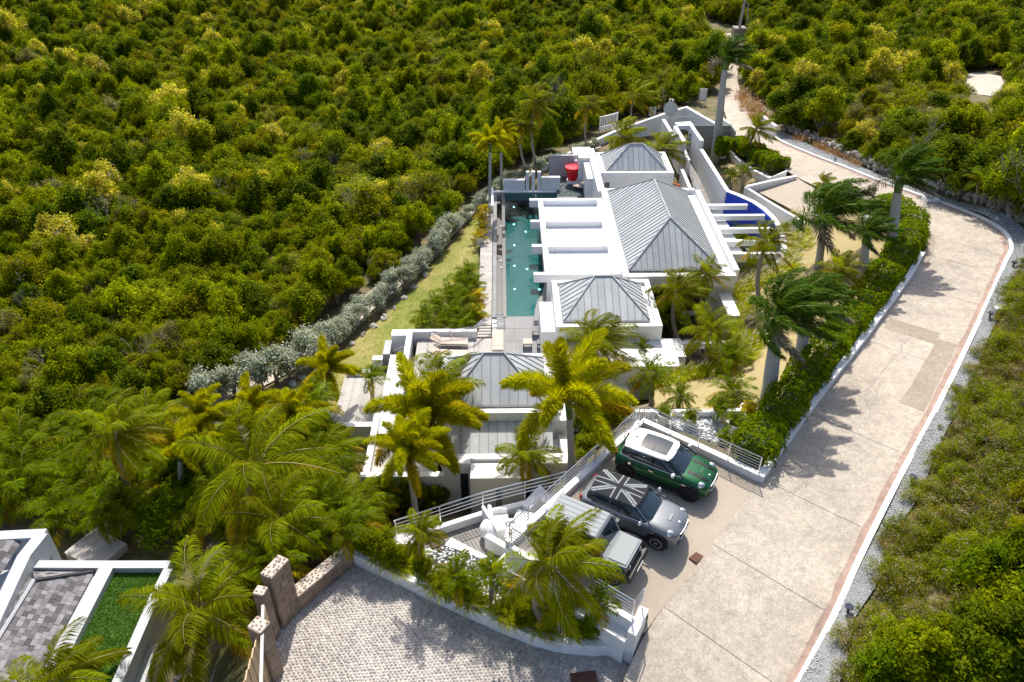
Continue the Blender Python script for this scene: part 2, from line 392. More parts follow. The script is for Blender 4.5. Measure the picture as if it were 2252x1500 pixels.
_dr = np.array([list(p) for p in resample(RR, 60)]); _j = 0; _R2 = []
for p in RLs:                                   # pair each left point with the point straight across the road
    d = (_dr[_j:, 0] - p.x) ** 2 + (_dr[_j:, 1] - p.y) ** 2; _j += int(d[:260].argmin()); _R2.append(Vector(_dr[_j]))
RRk = RRs; RRs = _R2
_rp = np.array([list(l.lerp(r, t)) for l, r in zip(RLs, RRs) for t in np.linspace(0, 1, 7)])
def roadz(x, y):
    x = np.asarray(x); out = np.empty(len(x))
    for i in range(0, len(x), 3000): out[i:i + 3000] = _rp[((x[i:i + 3000, None] - _rp[None, :, 0]) ** 2 + (np.asarray(y)[i:i + 3000, None] - _rp[None, :, 1]) ** 2).argmin(1), 2]
    return out - .12
COVER.append(([p.to_2d() for p in RLs] + [p.to_2d() for p in RRs[::-1]], roadz))
# the road: a bed with the cast slabs on it, a joint between each two
road = strip('road', [p - Vector((0, 0, .05)) for p in RLs], [p - Vector((0, 0, .05)) for p in RRs], M['road_joint'], 6); tag(road, kind='structure')
JOINTS = [0, 8, 13, 18, 22, 27, 32, 36, 41, 47, 53, 60, 66, 72, 78, 84, 91, 98, 105, 112, 120]
for a, b in zip(JOINTS[:-1], JOINTS[1:]):
    L_ = [p.copy() for p in RLs[a:b + 1]]; R_ = [p.copy() for p in RRs[a:b + 1]]
    g = .010
    for A in (L_, R_):
        A[0] = A[0] + (A[1] - A[0]).normalized() * g; A[-1] = A[-1] - (A[-1] - A[-2]).normalized() * g
    L2 = [l.lerp(r, .003) for l, r in zip(L_, R_)]
    strip('road_slab', L2, R_, M['road_concrete'], 8, 0.0, road)
def road_pt(i, t, dz=0): 
    i0 = min(int(i), len(RLs) - 2); f = i - i0
    return RLs[i0].lerp(RLs[i0 + 1], f).lerp(RRs[i0].lerp(RRs[i0 + 1], f), t) + Vector((0, 0, dz))
# faded pink band along the kerb side, repair patches, cracks
def band(name, i0, i1, t0, t1, m, n=2, dz=.004, wob=.02, parent=road):
    k = int((i1 - i0) * 2) + 1
    A = [road_pt(i0 + (i1 - i0) * j / (k - 1), t0, dz) for j in range(k)]; B = [road_pt(i0 + (i1 - i0) * j / (k - 1), t1, dz) for j in range(k)]
    return strip(name, A, B, m, n, 0, parent, wob)
def lat(i): return .25 / max(1.0, (RLs[int(i)] - RRs[int(i)]).length)
k = 160; A = []; B = []
for j in range(k + 1):
    i = 1 + 94 * j / k; w = lat(min(i, 119)); A.append(road_pt(i, 1 - w * (1 + .16 * math.sin(j * 1.7) * math.sin(j * .37)), .004)); B.append(road_pt(i, 1.0, .004))
strip('painted_band', A, B, M['band_pink'], 2, 0, road, .012)
def pxpatch(name, pts, m, dz, z=.27):
    mb = MB(); mb.poly([P(x, y, z) + Vector((0, 0, dz)) for x, y in pts]); return mb.build(name, m, road)
band('repair_patch', 24.3, 28.5, .70, .925, M['road_patch'], 2, .006, .035)
band('repair_patch', 28.1, 28.9, .12, .70, M['road_patch'], 2, .006, .015)
band('repair_patch', 34.5, 41.5, .01, .13, M['road_patch'], 2, .005, .015)
def crack(i0, t0, i1, t1, sd, w=.018):
    r = random.Random(sd); pts = []; n = 22
    for j in range(n + 1):
        a = j / n; pts.append(road_pt(i0 + (i1 - i0) * a + r.uniform(-.12, .12), t0 + (t1 - t0) * a + r.uniform(-.02, .02), .005))
    mb = MB()
    for j in range(n):
        d = (pts[j + 1] - pts[j]).normalized(); q = Vector((-d.y, d.x, 0)) * w * (.5 + r.random())
        mb.poly([pts[j] - q, pts[j] + q, pts[j + 1] + q * .8, pts[j + 1] - q * .8])
    mb.build('crack', M['road_joint'], road)
crack(28.8, .45, 23.5, .35, 1); crack(25.0, .43, 22.8, .5, 2, .012); crack(21.5, .3, 18.5, .38, 3); crack(19.4, .36, 17.6, .3, 4, .012); crack(47, .1, 53, .8, 5, .02); crack(38, .2, 33, .9, 6, .012)
# white kerb at the right edge
KI = [p for p in RRk[2:88]]
kerb = MB().wall([(p.x + .1, p.y) for p in KI], .2, [p.z - .3 for p in KI], [p.z + .13 for p in KI]).build('kerb', M['kerb_white']); tag(kerb, kind='structure')
# gravel strip beyond the kerb
GO = [(1690, 1620), (1846, 1500), (1868, 1383), (1933, 1276), (1965, 1173), (2016, 1099), (2078, 954), (2142, 828), (2185, 720), (2262, 600), (2278, 530), (2242, 496), (2134, 452), (2050, 428), (1960, 396), (1875, 360), (1800, 328), (1722, 290)]
GOw = resample([G(*p) for p in GO], 6)
def poly_pair(A, B): return [p.to_2d() for p in A] + [p.to_2d() for p in B[::-1]]
KO = [p + Vector((.16, 0, 0)) for p in RRk[1:88]]
gpl = [p.to_2d() for p in KO] + [p.to_2d() for p in GOw[::-1]]
hh6 = lambda x, y: hh(x, y) + .16
gz = lambda x, y: hh(x, y) + .05
COVER.append((gpl, hh6))
drape('gravel_strip', gpl, M['gravel_bed'], gz, .7)
# parking platform, flush with the road
PARK = [(1416, 928), (1672, 1052), (1546, 1224), (1420, 1392), (1392, 1378), (1112, 1205)]
PW = [P(x, y, 0) for x, y in PARK]; PW[2].z = -.2; PW[3].z = -.7; PW[4].z = -.66; PW[1].z = .1
def parkz(x, y):
    s = (np.asarray(y, float) - 16.0) / 6.0
    return np.where(np.asarray(y) > 19.3, .03 * np.ones(np.shape(y)), -.62 + .65 * np.clip((np.asarray(y, float) - 15.6) / 3.7, 0, 1))
_zr = {}
def parkz(x, y):
    x = np.asarray(x, float); y = np.asarray(y, float)
    e0, e1 = np.array([PW[3].x, PW[3].y]), np.array([PW[1].x, PW[1].y]); d = e1 - e0; L2 = (d ** 2).sum()
    t = np.clip(((x - e0[0]) * d[0] + (y - e0[1]) * d[1]) / L2, 0, 1)
    ze = np.where(t < .5, -.7 + .5 * t / .5, -.2 + .3 * (t - .5) / .5)
    dd = np.abs((x - e0[0]) * d[1] - (y - e0[1]) * d[0]) / math.sqrt(L2)
    f = np.clip(dd / 2.6, 0, 1); f = f * f * (3 - 2 * f)
    return ze * (1 - f) + .05 * f - .004
COVER.append(([p.to_2d() for p in PW], lambda x, y: parkz(x, y) - .1))
_pk = [PW[0].to_2d()] + [p.to_2d() for p in RLs[18:5:-1]] + [p.to_2d() for p in PW[4:]]
COVER.append((_pk, lambda x, y: parkz(x, y) - .1))
drape('parking_pad', _pk, M['pad_concrete'], parkz, .35)
dcs = [P(x, y, -.12) for x, y in ((1523, 1223), (1539, 1210), (1557, 1220), (1540, 1234))]; dcs = [Vector((p.x - .12, p.y, 0)) for p in dcs]
dzs = parkz([p.x for p in dcs], [p.y for p in dcs]); dcs = [Vector((p.x, p.y, float(max(dzs)) + .012)) for p in dcs]
d_ = MB().prism([p.to_2d() for p in dcs], float(min(dzs)) - .1, float(max(dzs)) + .012).build('drain_cover', M['rust'])
tag(d_, 'rusty square drain cover set in the concrete at the parking edge', 'drain cover')
# far parking pad beside the blue wall
PAD2 = [(1650, 410), (1750, 389), (1832, 426), (1868, 452), (1840, 470), (1790, 490)]
z2 = [-3.2, -2.25, -1.45, -1.25, -1.7, -2.3]
p2w = [P(x, y, z) for (x, y), z in zip(PAD2, z2)]
_pn = np.linalg.lstsq(np.array([[p.x, p.y, 1] for p in p2w]), np.array([p.z for p in p2w]), rcond=None)[0]
pad2z = lambda x, y: _pn[0] * np.asarray(x) + _pn[1] * np.asarray(y) + _pn[2]
COVER.append(([p.to_2d() for p in p2w], lambda x, y: pad2z(x, y) - .05))
drape('parking_bay', [p.to_2d() for p in p2w], M['pad_concrete'], pad2z, .8)
# cobbled court
COURT = [(760, 1236), (880, 1283), (1000, 1342), (1130, 1398), (1240, 1434), (1300, 1441), (1372, 1437), (1398, 1436), (1396, 1500), (1340, 1640), (520, 1640), (560, 1480), (600, 1385)]
CW = [P(x, y, -1.5) for x, y in COURT]
COVER.append(([p.to_2d() for p in CW], flat(-1.62)))
ct = drape('court', [p.to_2d() for p in CW], M['cobble_joint'], flat(-1.515), 1.5)
def cobbles():
    r = np.random.default_rng(5); pl = [p.to_2d() for p in CW]
    a = math.radians(-57); s = .125; ca, sa = math.cos(a), math.sin(a)
    i, j = np.meshgrid(np.arange(-110, 110), np.arange(-110, 110)); i = i.ravel(); j = j.ravel()
    lx = i * s + (j % 2) * s * .5 + r.uniform(-.014, .014, i.shape); ly = j * s * .92 + r.uniform(-.014, .014, i.shape) + .03 * np.sin(i * .4)
    x = -1.5 + lx * ca - ly * sa; y = 16 + lx * sa + ly * ca
    k = inpoly(x, y, pl); x, y = x[k], y[k]; n = len(x)
    V = np.zeros((n, 8, 3)); hw = s * r.uniform(.40, .47, (n, 1)); hl = s * r.uniform(.37, .43, (n, 1)); zt = r.uniform(.0, .014, (n, 1)); ang = a + r.normal(0, .09, (n, 1))
    q = np.array([[-1, -1], [1, -1], [1, 1], [-1, 1]]); jit = r.uniform(.8, 1.1, (n, 4, 2))
    for lev, (sc, z) in enumerate(((1.0, -1.52), (.78, -1.495))):
        u = q[None, :, 0] * hw * sc * jit[:, :, 0]; v = q[None, :, 1] * hl * sc * jit[:, :, 1]
        V[:, lev * 4:lev * 4 + 4, 0] = x[:, None] + u * np.cos(ang) - v * np.sin(ang); V[:, lev * 4:lev * 4 + 4, 1] = y[:, None] + u * np.sin(ang) + v * np.cos(ang)
        V[:, lev * 4:lev * 4 + 4, 2] = z + (zt if lev else 0)
    f = np.array([[4, 5, 6, 7], [0, 1, 5, 4], [1, 2, 6, 5], [2, 3, 7, 6], [3, 0, 4, 7]])
    F = (f[None] + np.arange(n)[:, None, None] * 8).reshape(-1, 4)
    o = link('cobblestone', np_mesh('cobblestone', V.reshape(-1, 3), F, M['cobble']), ct); tag(o, kind='stuff')
    o.location = -WORG[ct.name]; WORG[o.name] = Vector((0, 0, 0)); print('cobbles', n)
cobbles()
mb = MB().obox(P(1285, 1496, -1.47), .42, .3, -1.53, -1.462, .1)
tag(mb.build('drain_cover', M['rust']), 'rusty drain cover in the cobbled court at the bottom of the picture', 'drain cover')
# small concrete apron between court and road
AP = [P(1392, 1437, -1.5).to_2d()] + [p.to_2d() for p in RLs[7::-1]] + [P(1340, 1640, -1.5).to_2d(), P(1396, 1500, -1.5).to_2d()]
_ce = np.array([[p.x, p.y] for p in densify([P(1392, 1437, -1.5), P(1396, 1500, -1.5), P(1340, 1640, -1.5)], .15, False)]); _re = np.array([list(RLs[i].lerp(RLs[i + 1], t)) for i in range(9) for t in np.linspace(0, .9, 10)])
def apz(x, y):
    q = np.stack([np.asarray(x), np.asarray(y)], -1); dc = np.sqrt(((q[:, None] - _ce[None]) ** 2).sum(-1)).min(1); D = ((q[:, None] - _re[None, :, :2]) ** 2).sum(-1); dr = np.sqrt(D.min(1)); zr = _re[D.argmin(1), 2]
    return (zr * dc + -1.505 * dr) / (dr + dc + 1e-6) - .004
COVER.append((AP, lambda x, y: apz(x, y) - .05)); drape('apron', AP, M['pad_concrete'], apz, .3)
ZPEB = -.5
PEB = [(1400, 905), (1690, 902), (1664, 965), (1614, 990), (1420, 920)]
COVER.append(([P(x, y, ZPEB).to_2d() for x, y in PEB], flat(ZPEB)))
# lawns and path
def pxpoly(pts): return [G(*p).to_2d() for p in pts]
LAWN = [(545, 905), (572, 874), (655, 840), (730, 790), (810, 727), (870, 674), (915, 628), (970, 563), (1015, 514), (1055, 464), (1080, 440), (1098, 462), (1064, 500), (1052, 560), (1048, 720), (900, 736), (880, 780), (838, 785), (820, 880), (740, 905), (640, 925)]
lw = pxpoly(LAWN); COVER.append((lw, hh6)); drape('lawn', lw, M['lawn_mixed'], lambda x, y: hh(x, y) + .04, .8)
PATH = [(395, 905), (440, 868), (560, 820), (650, 760), (740, 696), (800, 652), (850, 612), (905, 566), (965, 510), (1025, 458), (1072, 418), (1180, 364), (1320, 312), (1322, 324), (1190, 377), (1085, 433), (1040, 474), (985, 530), (925, 590), (860, 648), (780, 716), (690, 790), (580, 850), (450, 900)]
pw = pxpoly(PATH); COVER.append((pw, hh6)); drape('path', pw, M['path_sand'], lambda x, y: hh(x, y) + .03, .8)
RG = [(1600, 368), (1612, 352), (1680, 392), (1648, 412), (1790, 497), (1850, 470), (1900, 470), (1960, 520), (1950, 575), (1890, 660), (1800, 770), (1690, 905), (1560, 905), (1430, 905), (1430, 850), (1500, 810), (1630, 780), (1640, 690), (1600, 640), (1720, 585), (1730, 520), (1690, 455), (1610, 420)]
rg = pxpoly(RG); COVER.append((rg, hh6)); drape('garden_lawn', rg, M['lawn_dry'], lambda x, y: hh(x, y) + .035, .7)
CLR = [(2115, 168), (2150, 158), (2200, 168), (2212, 192), (2180, 212), (2125, 205)]
cl_ = pxpoly(CLR); drape('clearing', cl_, M['path_sand'], lambda x, y: hh(x, y) + .05, .8)
# ------------------------------------------------------------------ villa floor outlines dig the terrain too
ZT = -4.5
VFOOT = [(-6.7, 26.3), (3.2, 26.3), (3.5, 31), (9.6, 31.5), (12.5, 34.0), (13.2, 41), (16.8, 44), (18.2, 47), (17.8, 50), (16, 53.6), (16.6, 66), (15.5, 71), (6, 63), (5.3, 62), (-.6, 60), (-1.7, 56), (-1.7, 40), (-7.2, 39), (-7.2, 31), (-6.9, 27)]
COVER.append(([Vector(p) for p in VFOOT], flat(-4.75)))
COVER.append(([Vector(p) for p in ((-.9, 40.2), (4.9, 40.2), (4.9, 59.8), (-.9, 59.8))], flat(-6.3)))
def terrain():
    def ax(lo, hi, f0, f1, st):
        a = list(np.arange(f0, f1, st)); d = st; v = f0
        L = []
        while v > lo: d *= 1.14; v -= d; L.append(v)
        Rr = []; d = st; v = a[-1]
        while v < hi: d *= 1.14; v += d; Rr.append(v)
        return np.array(L[::-1] + a + Rr)
    xs = ax(-700, 700, -24, 36, .42); ys = ax(-300, 900, 10, 74, .42)
    X, Y = np.meshgrid(xs, ys); Z = hh(X, Y)
    for pl, zf in COVER:
        a = np.array([[p[0], p[1]] for p in pl]); mn, mx = a.min(0) - 1, a.max(0) + 1
        bx = (X > mn[0]) & (X < mx[0]) & (Y > mn[1]) & (Y < mx[1]); ii = np.where(bx)
        x, y = X[ii], Y[ii]; k = inpoly(x, y, pl)
        for dx, dy in ((.42, 0), (-.42, 0), (0, .42), (0, -.42)): k |= inpoly(x + dx, y + dy, pl)
        z = Z[ii]; z[k] = np.minimum(z[k], zf(x[k], y[k]) - .22); Z[ii] = z
    ny, nx = X.shape; idx = np.arange(nx * ny).reshape(ny, nx)
    F = np.stack([idx[:-1, :-1], idx[:-1, 1:], idx[1:, 1:], idx[1:, :-1]], -1).reshape(-1, 4)
    o = link('terrain', np_mesh('terrain', np.stack([X, Y, Z], -1).reshape(-1, 3), F, M['scrub_ground'], smooth=True)); tag(o, kind='structure')
terrain()
# ------------------------------------------------------------------ villa
villa = thing('villa', 'white modern villa with grey zinc hipped roofs and flat white roofs beside the long pool', 'villa', (5, 26.3, -4.9))
def vb(name, x0, x1, y0, y1, z0, z1, m='white_paint', par=None):
    return MB().box(x0, x1, y0, y1, z0, z1).build(name, M[m], par or villa)
def clip(pl, n, d):            # keep the side where n.p <= d
    out = []
    for i in range(len(pl)):
        a, b = pl[i], pl[(i + 1) % len(pl)]; da, db = n.dot(a) - d, n.dot(b) - d
        if da <= 0: out.append(a)
        if da * db < 0: out.append(a + (b - a) * (da / (da - db)))
    return out
def zinc_face(roof, pl, w, phase=0.0):
    pl = [Vector(p) for p in pl]
    e = (pl[1] - pl[0]).normalized(); nr = (pl[1] - pl[0]).cross(pl[2] - pl[0]).normalized()
    if nr.z < 0: nr = -nr
    t = [e.dot(p) for p in pl]; lo, hi = min(t), max(t); k = max(1, round((hi - lo) / w)); w = (hi - lo) / k
    for i in range(k):
        q = clip(clip(pl, e, lo + (i + 1) * w - .006), -e, -(lo + i * w + .006))
        if len(q) >= 3: MB().slab([p + nr * .03 for p in q], .025).build('roof_panel', M['zinc'], roof)
        if i:
            q = clip(clip(pl, e, lo + i * w + .0005), -e, -(lo + i * w - .0005))
            if len(q) >= 3:
                cs = sorted(q, key=lambda p: p.z); a, b = cs[0], cs[-1]
                if (b - a).length > .25:
                    s = nr.cross((b - a).normalized()) * .013
                    MB().hexa([a - s, a + s, b + s, b - s] + [v + nr * .062 for v in (a - s, a + s, b + s, b - s)]).build('roof_seam', M['zinc_seam'], roof)
def hip_roof(x0, x1, y0, y1, ze, r0, r1, w=.42, rear=True, name='roof'):
    r0, r1 = Vector(r0), Vector(r1)
    A, B, C, D = Vector((x0, y0, ze)), Vector((x1, y0, ze)), Vector((x1, y1, ze)), Vector((x0, y1, ze))
    alongy = abs(r1.y - r0.y) > abs(r1.x - r0.x)
    faces = [[A, B, r0], [B, C, r1, r0], [C, D, r1], [D, A, r0, r1]] if alongy else [[A, B, r1, r0], [B, C, r1], [C, D, r0, r1], [D, A, r0]]
    mb = MB()
    for f in faces: mb.poly(f)
    mb.poly([D, C, B, A]); roof = mb.build(name, M['zinc_seam'], villa)
    for f in faces: zinc_face(roof, f, w)
    for a, b in ([(A, r0), (B, r0), (C, r1), (D, r1), (r0, r1)] if alongy else [(A, r0), (B, r1), (C, r1), (D, r0), (r0, r1)]):
        MB().tube([a + Vector((0, 0, .05)), b + Vector((0, 0, .05))], .055, 5).build('ridge_cap', M['zinc'], roof)
    mb = MB()
    for a, b in ((A, B), (B, C), (C, D), (D, A)): mb.tube([a + Vector((0, 0, -.03)), b + Vector((0, 0, -.03))], .06, 6)
    mb.build('gutter', M['zinc'], roof)
    return roof
# --- living room under the big roof
X0, X1, Y0, Y1 = 7.62, 13.2, 41.5, 52.75
vb('wall', X0, X1 + .15, Y0 - .35, Y1 + .1, -4.9, -1.96)
hip_roof(X0 + .02, X1 - .02, Y0 + .02, Y1 - .02, -1.72, (10.36, 44.35, .3), (10.3, 50.1, .3), .37)
vb('parapet', 7.16, 7.56, 40.72, 53.3, -2.3, -1.70); vb('parapet', 7.562, 13.9, 40.72, 41.1, -2.45, -1.72)
vb('parapet', 7.562, 13.9, 52.95, 53.3, -2.3, -1.73); vb('parapet', 13.92, 14.25, 41.4, 52.9, -2.6, -1.71); vb('flat_roof', 13.36, 13.915, 41.2, 52.94, -2.3, -2.05, 'white_roof')
vb('wall', 13.0, 13.7, 38.2, 40.7, -4.9, -2.9); vb('wall', 13.75, 14.2, 36.8, 41.3, -4.9, -3.5)
vb('wall', 13.4, 14.05, 41.2, 52.8, -4.9, -2.62)
vb('window', 8.6, 12.4, 41.09, 41.14, -4.4, -2.75, 'slot_glass')
# --- flat white roof over the terrace: four cross beams, two long beams, three sunk panels
YB = [PY_ for PY_ in (P(1165, 440.5, -2).y, P(1168, 488, -2).y, P(1171, 542, -2).y, P(1175, 604, -2).y)]
XE = [P(1164.5, 440, -2).x, P(1167, 488, -2).x, P(1170, 542, -2).x, P(1174, 604, -2).x]
for i, (y, x) in enumerate(zip(YB, XE)): vb('roof_beam', x, 7.15, y, y + .30, -2.55, -2.0, 'white_roof')
for i in range(3):
    a, b = YB[i + 1] + .302, YB[i] - .002
    vb('long_beam', 2.60, 2.93, a, b, -2.55, -2.003, 'white_roof'); vb('long_beam', 6.75, 7.155, a, b, -2.55, -2.003, 'white_roof')
    vb('flat_roof', 2.932, 6.748, a, b, -2.52, -2.40, 'white_roof')
for x, y in ((3.3, YB[2] - .25), (3.2, YB[1] - .3), (6.4, YB[3] + .6)): vb('roof_drain', x, x + .16, y, y + .16, -2.399, -2.385, 'plastic_grey')
for y in (YB[3] + .05, YB[2] + .05, YB[1] + .05, YB[0] + .05): vb('column', 2.72, 3.0, y, y + .22, -4.6, -2.56)
for k in range(6): vb('glass_door', 4.7, 4.74, 41.7 + k * 1.75, 43.4 + k * 1.75, -4.48, -2.56, 'dark_glass')
vb('terrace_floor', 2.75, 7.6, 40.9, 53.2, -4.9, -4.5, 'stone_tile')
# --- bedroom box with the second zinc roof
vb('wall', 2.92, 8.66, 35.62, 40.55, -4.9, -2.05)
for a in ((2.92, 3.22, 35.62, 40.55), (8.36, 8.66, 35.62, 40.55), (3.222, 8.358, 35.62, 35.9), (3.222, 8.358, 40.27, 40.55)): vb('parapet', *a, -2.048, -1.84)
hip_roof(3.36, 8.06, 36.25, 40.05, -1.86, (5.2, 38.7, -.55), (6.2, 38.7, -.55), .40)
q = P(1193, 730, -2.75); vb('wall', 2.16, 2.916, q.y, 39.6, -4.9, -2.75); vb('wall', 2.3, 2.9, 39.61, 40.4, -4.9, -3.3)
# --- lower flat roof in front of it, skylight pyramid
q0 = P(1480, 806, -2.7); vb('wall', 3.2, 9.25, q0.y, 35.61, -4.9, -2.86)
for a in ((8.95, 9.25, q0.y, 35.6), (3.2, 3.5, q0.y, 35.6), (3.502, 8.948, q0.y, q0.y + .26)): vb('parapet', *a, -2.858, -2.68)
vb('flat_roof', 3.51, 8.94, q0.y + .27, 35.6, -2.856, -2.80, 'white_roof')
vb('wall', 8.67, 9.9, 34.6, 36.3, -4.9, -3.15)
c = P(1345, 722, -2.6); A, B, C_, D = [Vector((c.x + dx, c.y + dy, -2.79)) for dx, dy in ((-.95, -.6), (.95, -.6), (.95, 1.3), (-.95, 1.3))]
ap = Vector((c.x, c.y + .35, -1.75)); mb = MB()
for f in ([A, B, ap], [B, C_, ap], [C_, D, ap], [D, A, ap]): mb.poly(f)
sk = mb.build('skylight', M['slot_glass'], villa)
for a in (A, B, C_, D): MB().tube([a, ap], .04, 5).build('skylight_bar', M['zinc'], sk)
vb('wall', 2.1, 5.2, 30.6, q0.y - .01, -4.9, -3.45); vb('wall', 5.21, 6.6, 30.9, q0.y - .01, -4.9, -3.9)
# --- front bedroom with the third zinc roof
vb('wall', -3.1, 2.42, 28.55, 33.25, -4.9, -2.12)
for a in ((-3.1, -2.82, 28.55, 33.25), (2.1, 2.72, 28.55, 33.25), (-2.818, 2.098, 28.55, 28.85), (-2.818, 2.098, 33.0, 33.25)): vb('parapet', *a, -2.118, -1.9)
vb('wall', 2.425, 3.1, 28.9, 33.1, -4.9, -2.7)
hip_roof(-2.76, 2.04, 29.15, 32.9, -1.93, (-.92, 31.4, -.55), (.06, 31.4, -.55), .42)
# lean-to zinc strip and the front rooms
lt = MB().hexa([(-2.4, 26.95, -3.5), (2.3, 26.95, -3.5), (2.3, 28.54, -3.5), (-2.4, 28.54, -3.5), (-2.4, 26.95, -3.1), (2.3, 26.95, -3.1), (2.3, 28.54, -2.42), (-2.4, 28.54, -2.42)]).build('lean_to_roof', M['zinc_seam'], villa)
zinc_face(lt, [(-2.4, 26.95, -3.1), (2.3, 26.95, -3.1), (2.3, 28.54, -2.42), (-2.4, 28.54, -2.42)], .44)
vb('parapet', -2.7, 2.6, 26.62, 26.94, -3.5, -2.98); vb('wall', -2.7, 2.6, 26.62, 28.5, -5.6, -3.5)
vb('wall', -6.55, -2.72, 26.3, 26.62, -6.2, -3.74); vb('wall', -2.715, -1.5, 26.32, 26.6, -6.2, -2.98)
vb('wall', -1.49, 1.0, 25.55, 26.61, -6.2, -3.15); vb('wall', 1.002, 3.2, 26.2, 26.61, -6.2, -2.9); vb('wall', 2.62, 3.3, 26.63, 28.6, -5.6, -3.4)
vb('window', -1.98, -1.62, 26.29, 26.315, -5.4, -3.6, 'slot_glass'); vb('door', -.36, -.08, 25.52, 25.545, -5.35, -3.9, 'board_grey'); vb('window', .92, 1.22, 26.16, 26.195, -5.6, -3.4, 'slot_glass')
fn = MB().box(-6.55, -3.2, 26.63, 30.4, -5.0, -4.75).build('terrace_floor', M['wood_pale'], villa)
vb('bench', -5.5, -4.4, 27.3, 28.9, -4.749, -4.1, 'board_grey'); vb('wall', -6.6, -6.3, 26.63, 31.5, -6.2, -4.3)
# --- back pavilion
vb('wall', 7.55, 13.1, 56.55, 60.7, -4.9, -2.1)
for a in ((7.55, 7.85, 56.55, 60.7), (12.8, 13.1, 56.55, 60.7), (7.852, 12.798, 56.55, 56.8), (7.852, 12.798, 60.45, 60.7)): vb('parapet', *a, -2.098, -1.92)
hip_roof(8.05, 12.6, 57.0, 60.3, -1.93, (9.9, 58.65, -.5), (10.9, 58.65, -.5), .40)
vb('parapet', 7.0, 7.5, 53.32, 61.6, -4.9, -1.95)
q1, q2 = P(1313, 393, -2.5), P(1294, 356, -2.5); vb('wall', q1.x - .75, q1.x + .35, q1.y, q2.y, -4.9, -2.5)
vb('wall', 6.0, 7.54, 61.65, 64.6, -4.9, -3.0); vb('wall', 6.2, 6.98, 60.2, 61.6, -4.9, -2.2)
pk = vb('wall', 11.6, 13.05, 56.5, 56.545, -4.6, -2.3, 'plastic_white')
vb('window', 7.9, 8.25, 56.49, 56.54, -4.4, -2.7, 'slot_glass')
o = MB().tube([P(1472, 402, -3.6), P(1480, 403, -3.35), P(1494, 407, -3.3), P(1497, 416, -3.8)], .06).build('awning_hoop', M['orange_gloss'], villa)
# --- blue curved patio wall and white beams on the right
def wpath(name, pts, th, zb, m, par=None, lab=None, cat=None):
    w = [P(x, y, z) for x, y, z in pts]
    o = MB().wall([(p.x, p.y) for p in w], th, zb, [p.z for p in w]).build(name, M[m], par)
    if lab: tag(o, lab, cat)
    return o
blue = [(1600, 419, -1.85), (1626, 429, -1.9), (1657, 443, -1.95), (1681, 459, -2.05), (1700, 477, -2.2), (1713, 497, -2.35), (1722, 520, -2.5), (1724, 545, -2.7), (1718, 568, -2.9), (1706, 590, -3.1)]
bw = [P(*b) for b in blue]
bl = thing('patio_wall', 'curved patio wall painted bright blue inside with a white top', 'wall', (bw[4].x, bw[4].y, -4.9))
MB().wall([(p.x, p.y) for p in bw], .30, -5.2, [p.z - .05 for p in bw]).build('wall', M['white_paint'], bl)
MB().wall([(p.x - .17 * (1 if i > 2 else .5), p.y - .16) for i, p in enumerate(bw)], .05, -4.9, [p.z - .07 for p in bw]).build('blue_face', M['blue_paint'], bl)
MB().wall([(p.x, p.y) for p in bw], .36, [p.z - .048 for p in bw], [p.z for p in bw]).build('coping', M['white_roof'], bl)
pf = MB().prism([(14.3, 42.5), (16.6, 43.5), (18.2, 47), (17.9, 50), (16.4, 53.2), (14.3, 53.2)], -4.95, -4.62).build('terrace_floor', M['stone_tile'], villa)
BM = [((1541, 452), (1643, 448.5)), ((1556, 475), (1681, 471.5)), ((1569, 504), (1697, 498)), ((1582, 531), (1714, 526)), ((1594, 559), (1715, 554))]
for a, b in BM:
    p, q = P(*a, -1.95), P(*b, -1.95); vb('patio_beam', 14.255, q.x, p.y, p.y + .26, -2.3, -1.95, 'white_roof')
for i, (a, b) in enumerate(BM[:-1]):
    p, q = P(*a, -1.95), P(*BM[i + 1][0], -1.95); vb('flat_roof', 14.26, 15.45, q.y + .27, p.y - .01, -2.7, -2.45, 'white_roof')
# --- entrance corridor
def cpath(name, pts, th, zb, m='white_paint'): return wpath(name, pts, th, zb, m, villa)
cpath('wall', [(1542, 327, -2.6), (1600, 419, -1.86)], .3, -4.95); cpath('wall', [(1520, 275, -2.0), (1544, 309, -2.0)], .32, -4.95)
cpath('wall', [(1485, 277, -2.0), (1505, 311, -2.0)], .32, -4.95); cpath('lintel', [(1488, 273, -2.0), (1522, 271, -2.0)], .9, -2.3)
cpath('wall', [(1459, 262, -2.3), (1482, 299, -2.5)], .3, -4.95); cpath('wall', [(1500, 372, -3.1), (1534, 450, -2.9)], .25, -4.9)
cpath('wall', [(1499, 318, -3.3), (1515, 352, -3.3)], .25, -4.9)
gd = thing('garden_gate', 'black barred garden gate at the end of the boarded entrance corridor', 'gate', P(1515, 345, -4.6))
p, q = P(1506, 348, -4.6), P(1525, 346, -4.6)
for k in range(7):
    a = p.lerp(q, k / 6); MB().box(a.x - .025, a.x + .025, a.y - .02, a.y + .02, -4.6, -2.4).build('bar', M['black_metal'], gd)
for z in (-4.4, -3.9, -3.4, -2.9, -2.45): MB().tube([(p.x, p.y, z), (q.x, q.y, z)], .03, 4).build('rail', M['black_metal'], gd)
cor = [P(1509, 360, -4.55), P(1526, 344, -4.55), P(1566, 452, -4.55), P(1537, 452, -4.55)]
def planks(name, quad, n, m, parent, along=True, gap=.012, th=.05, stuff=True):
    """boards laid side by side across the quad a-b-c-d (boards run from side ab to side dc)"""
    a, b, c, d = [Vector(v) for v in quad]; mb = MB()
    for k in range(n):
        t0, t1 = (k + .03) / n, (k + .97) / n
        v = [a.lerp(b, t0), a.lerp(b, t1), d.lerp(c, t1), d.lerp(c, t0)]
        mb.hexa([p - Vector((0, 0, th)) for p in v] + v)
    o = mb.build(name, m, parent)
    if stuff: tag(o, kind='stuff')
    return o
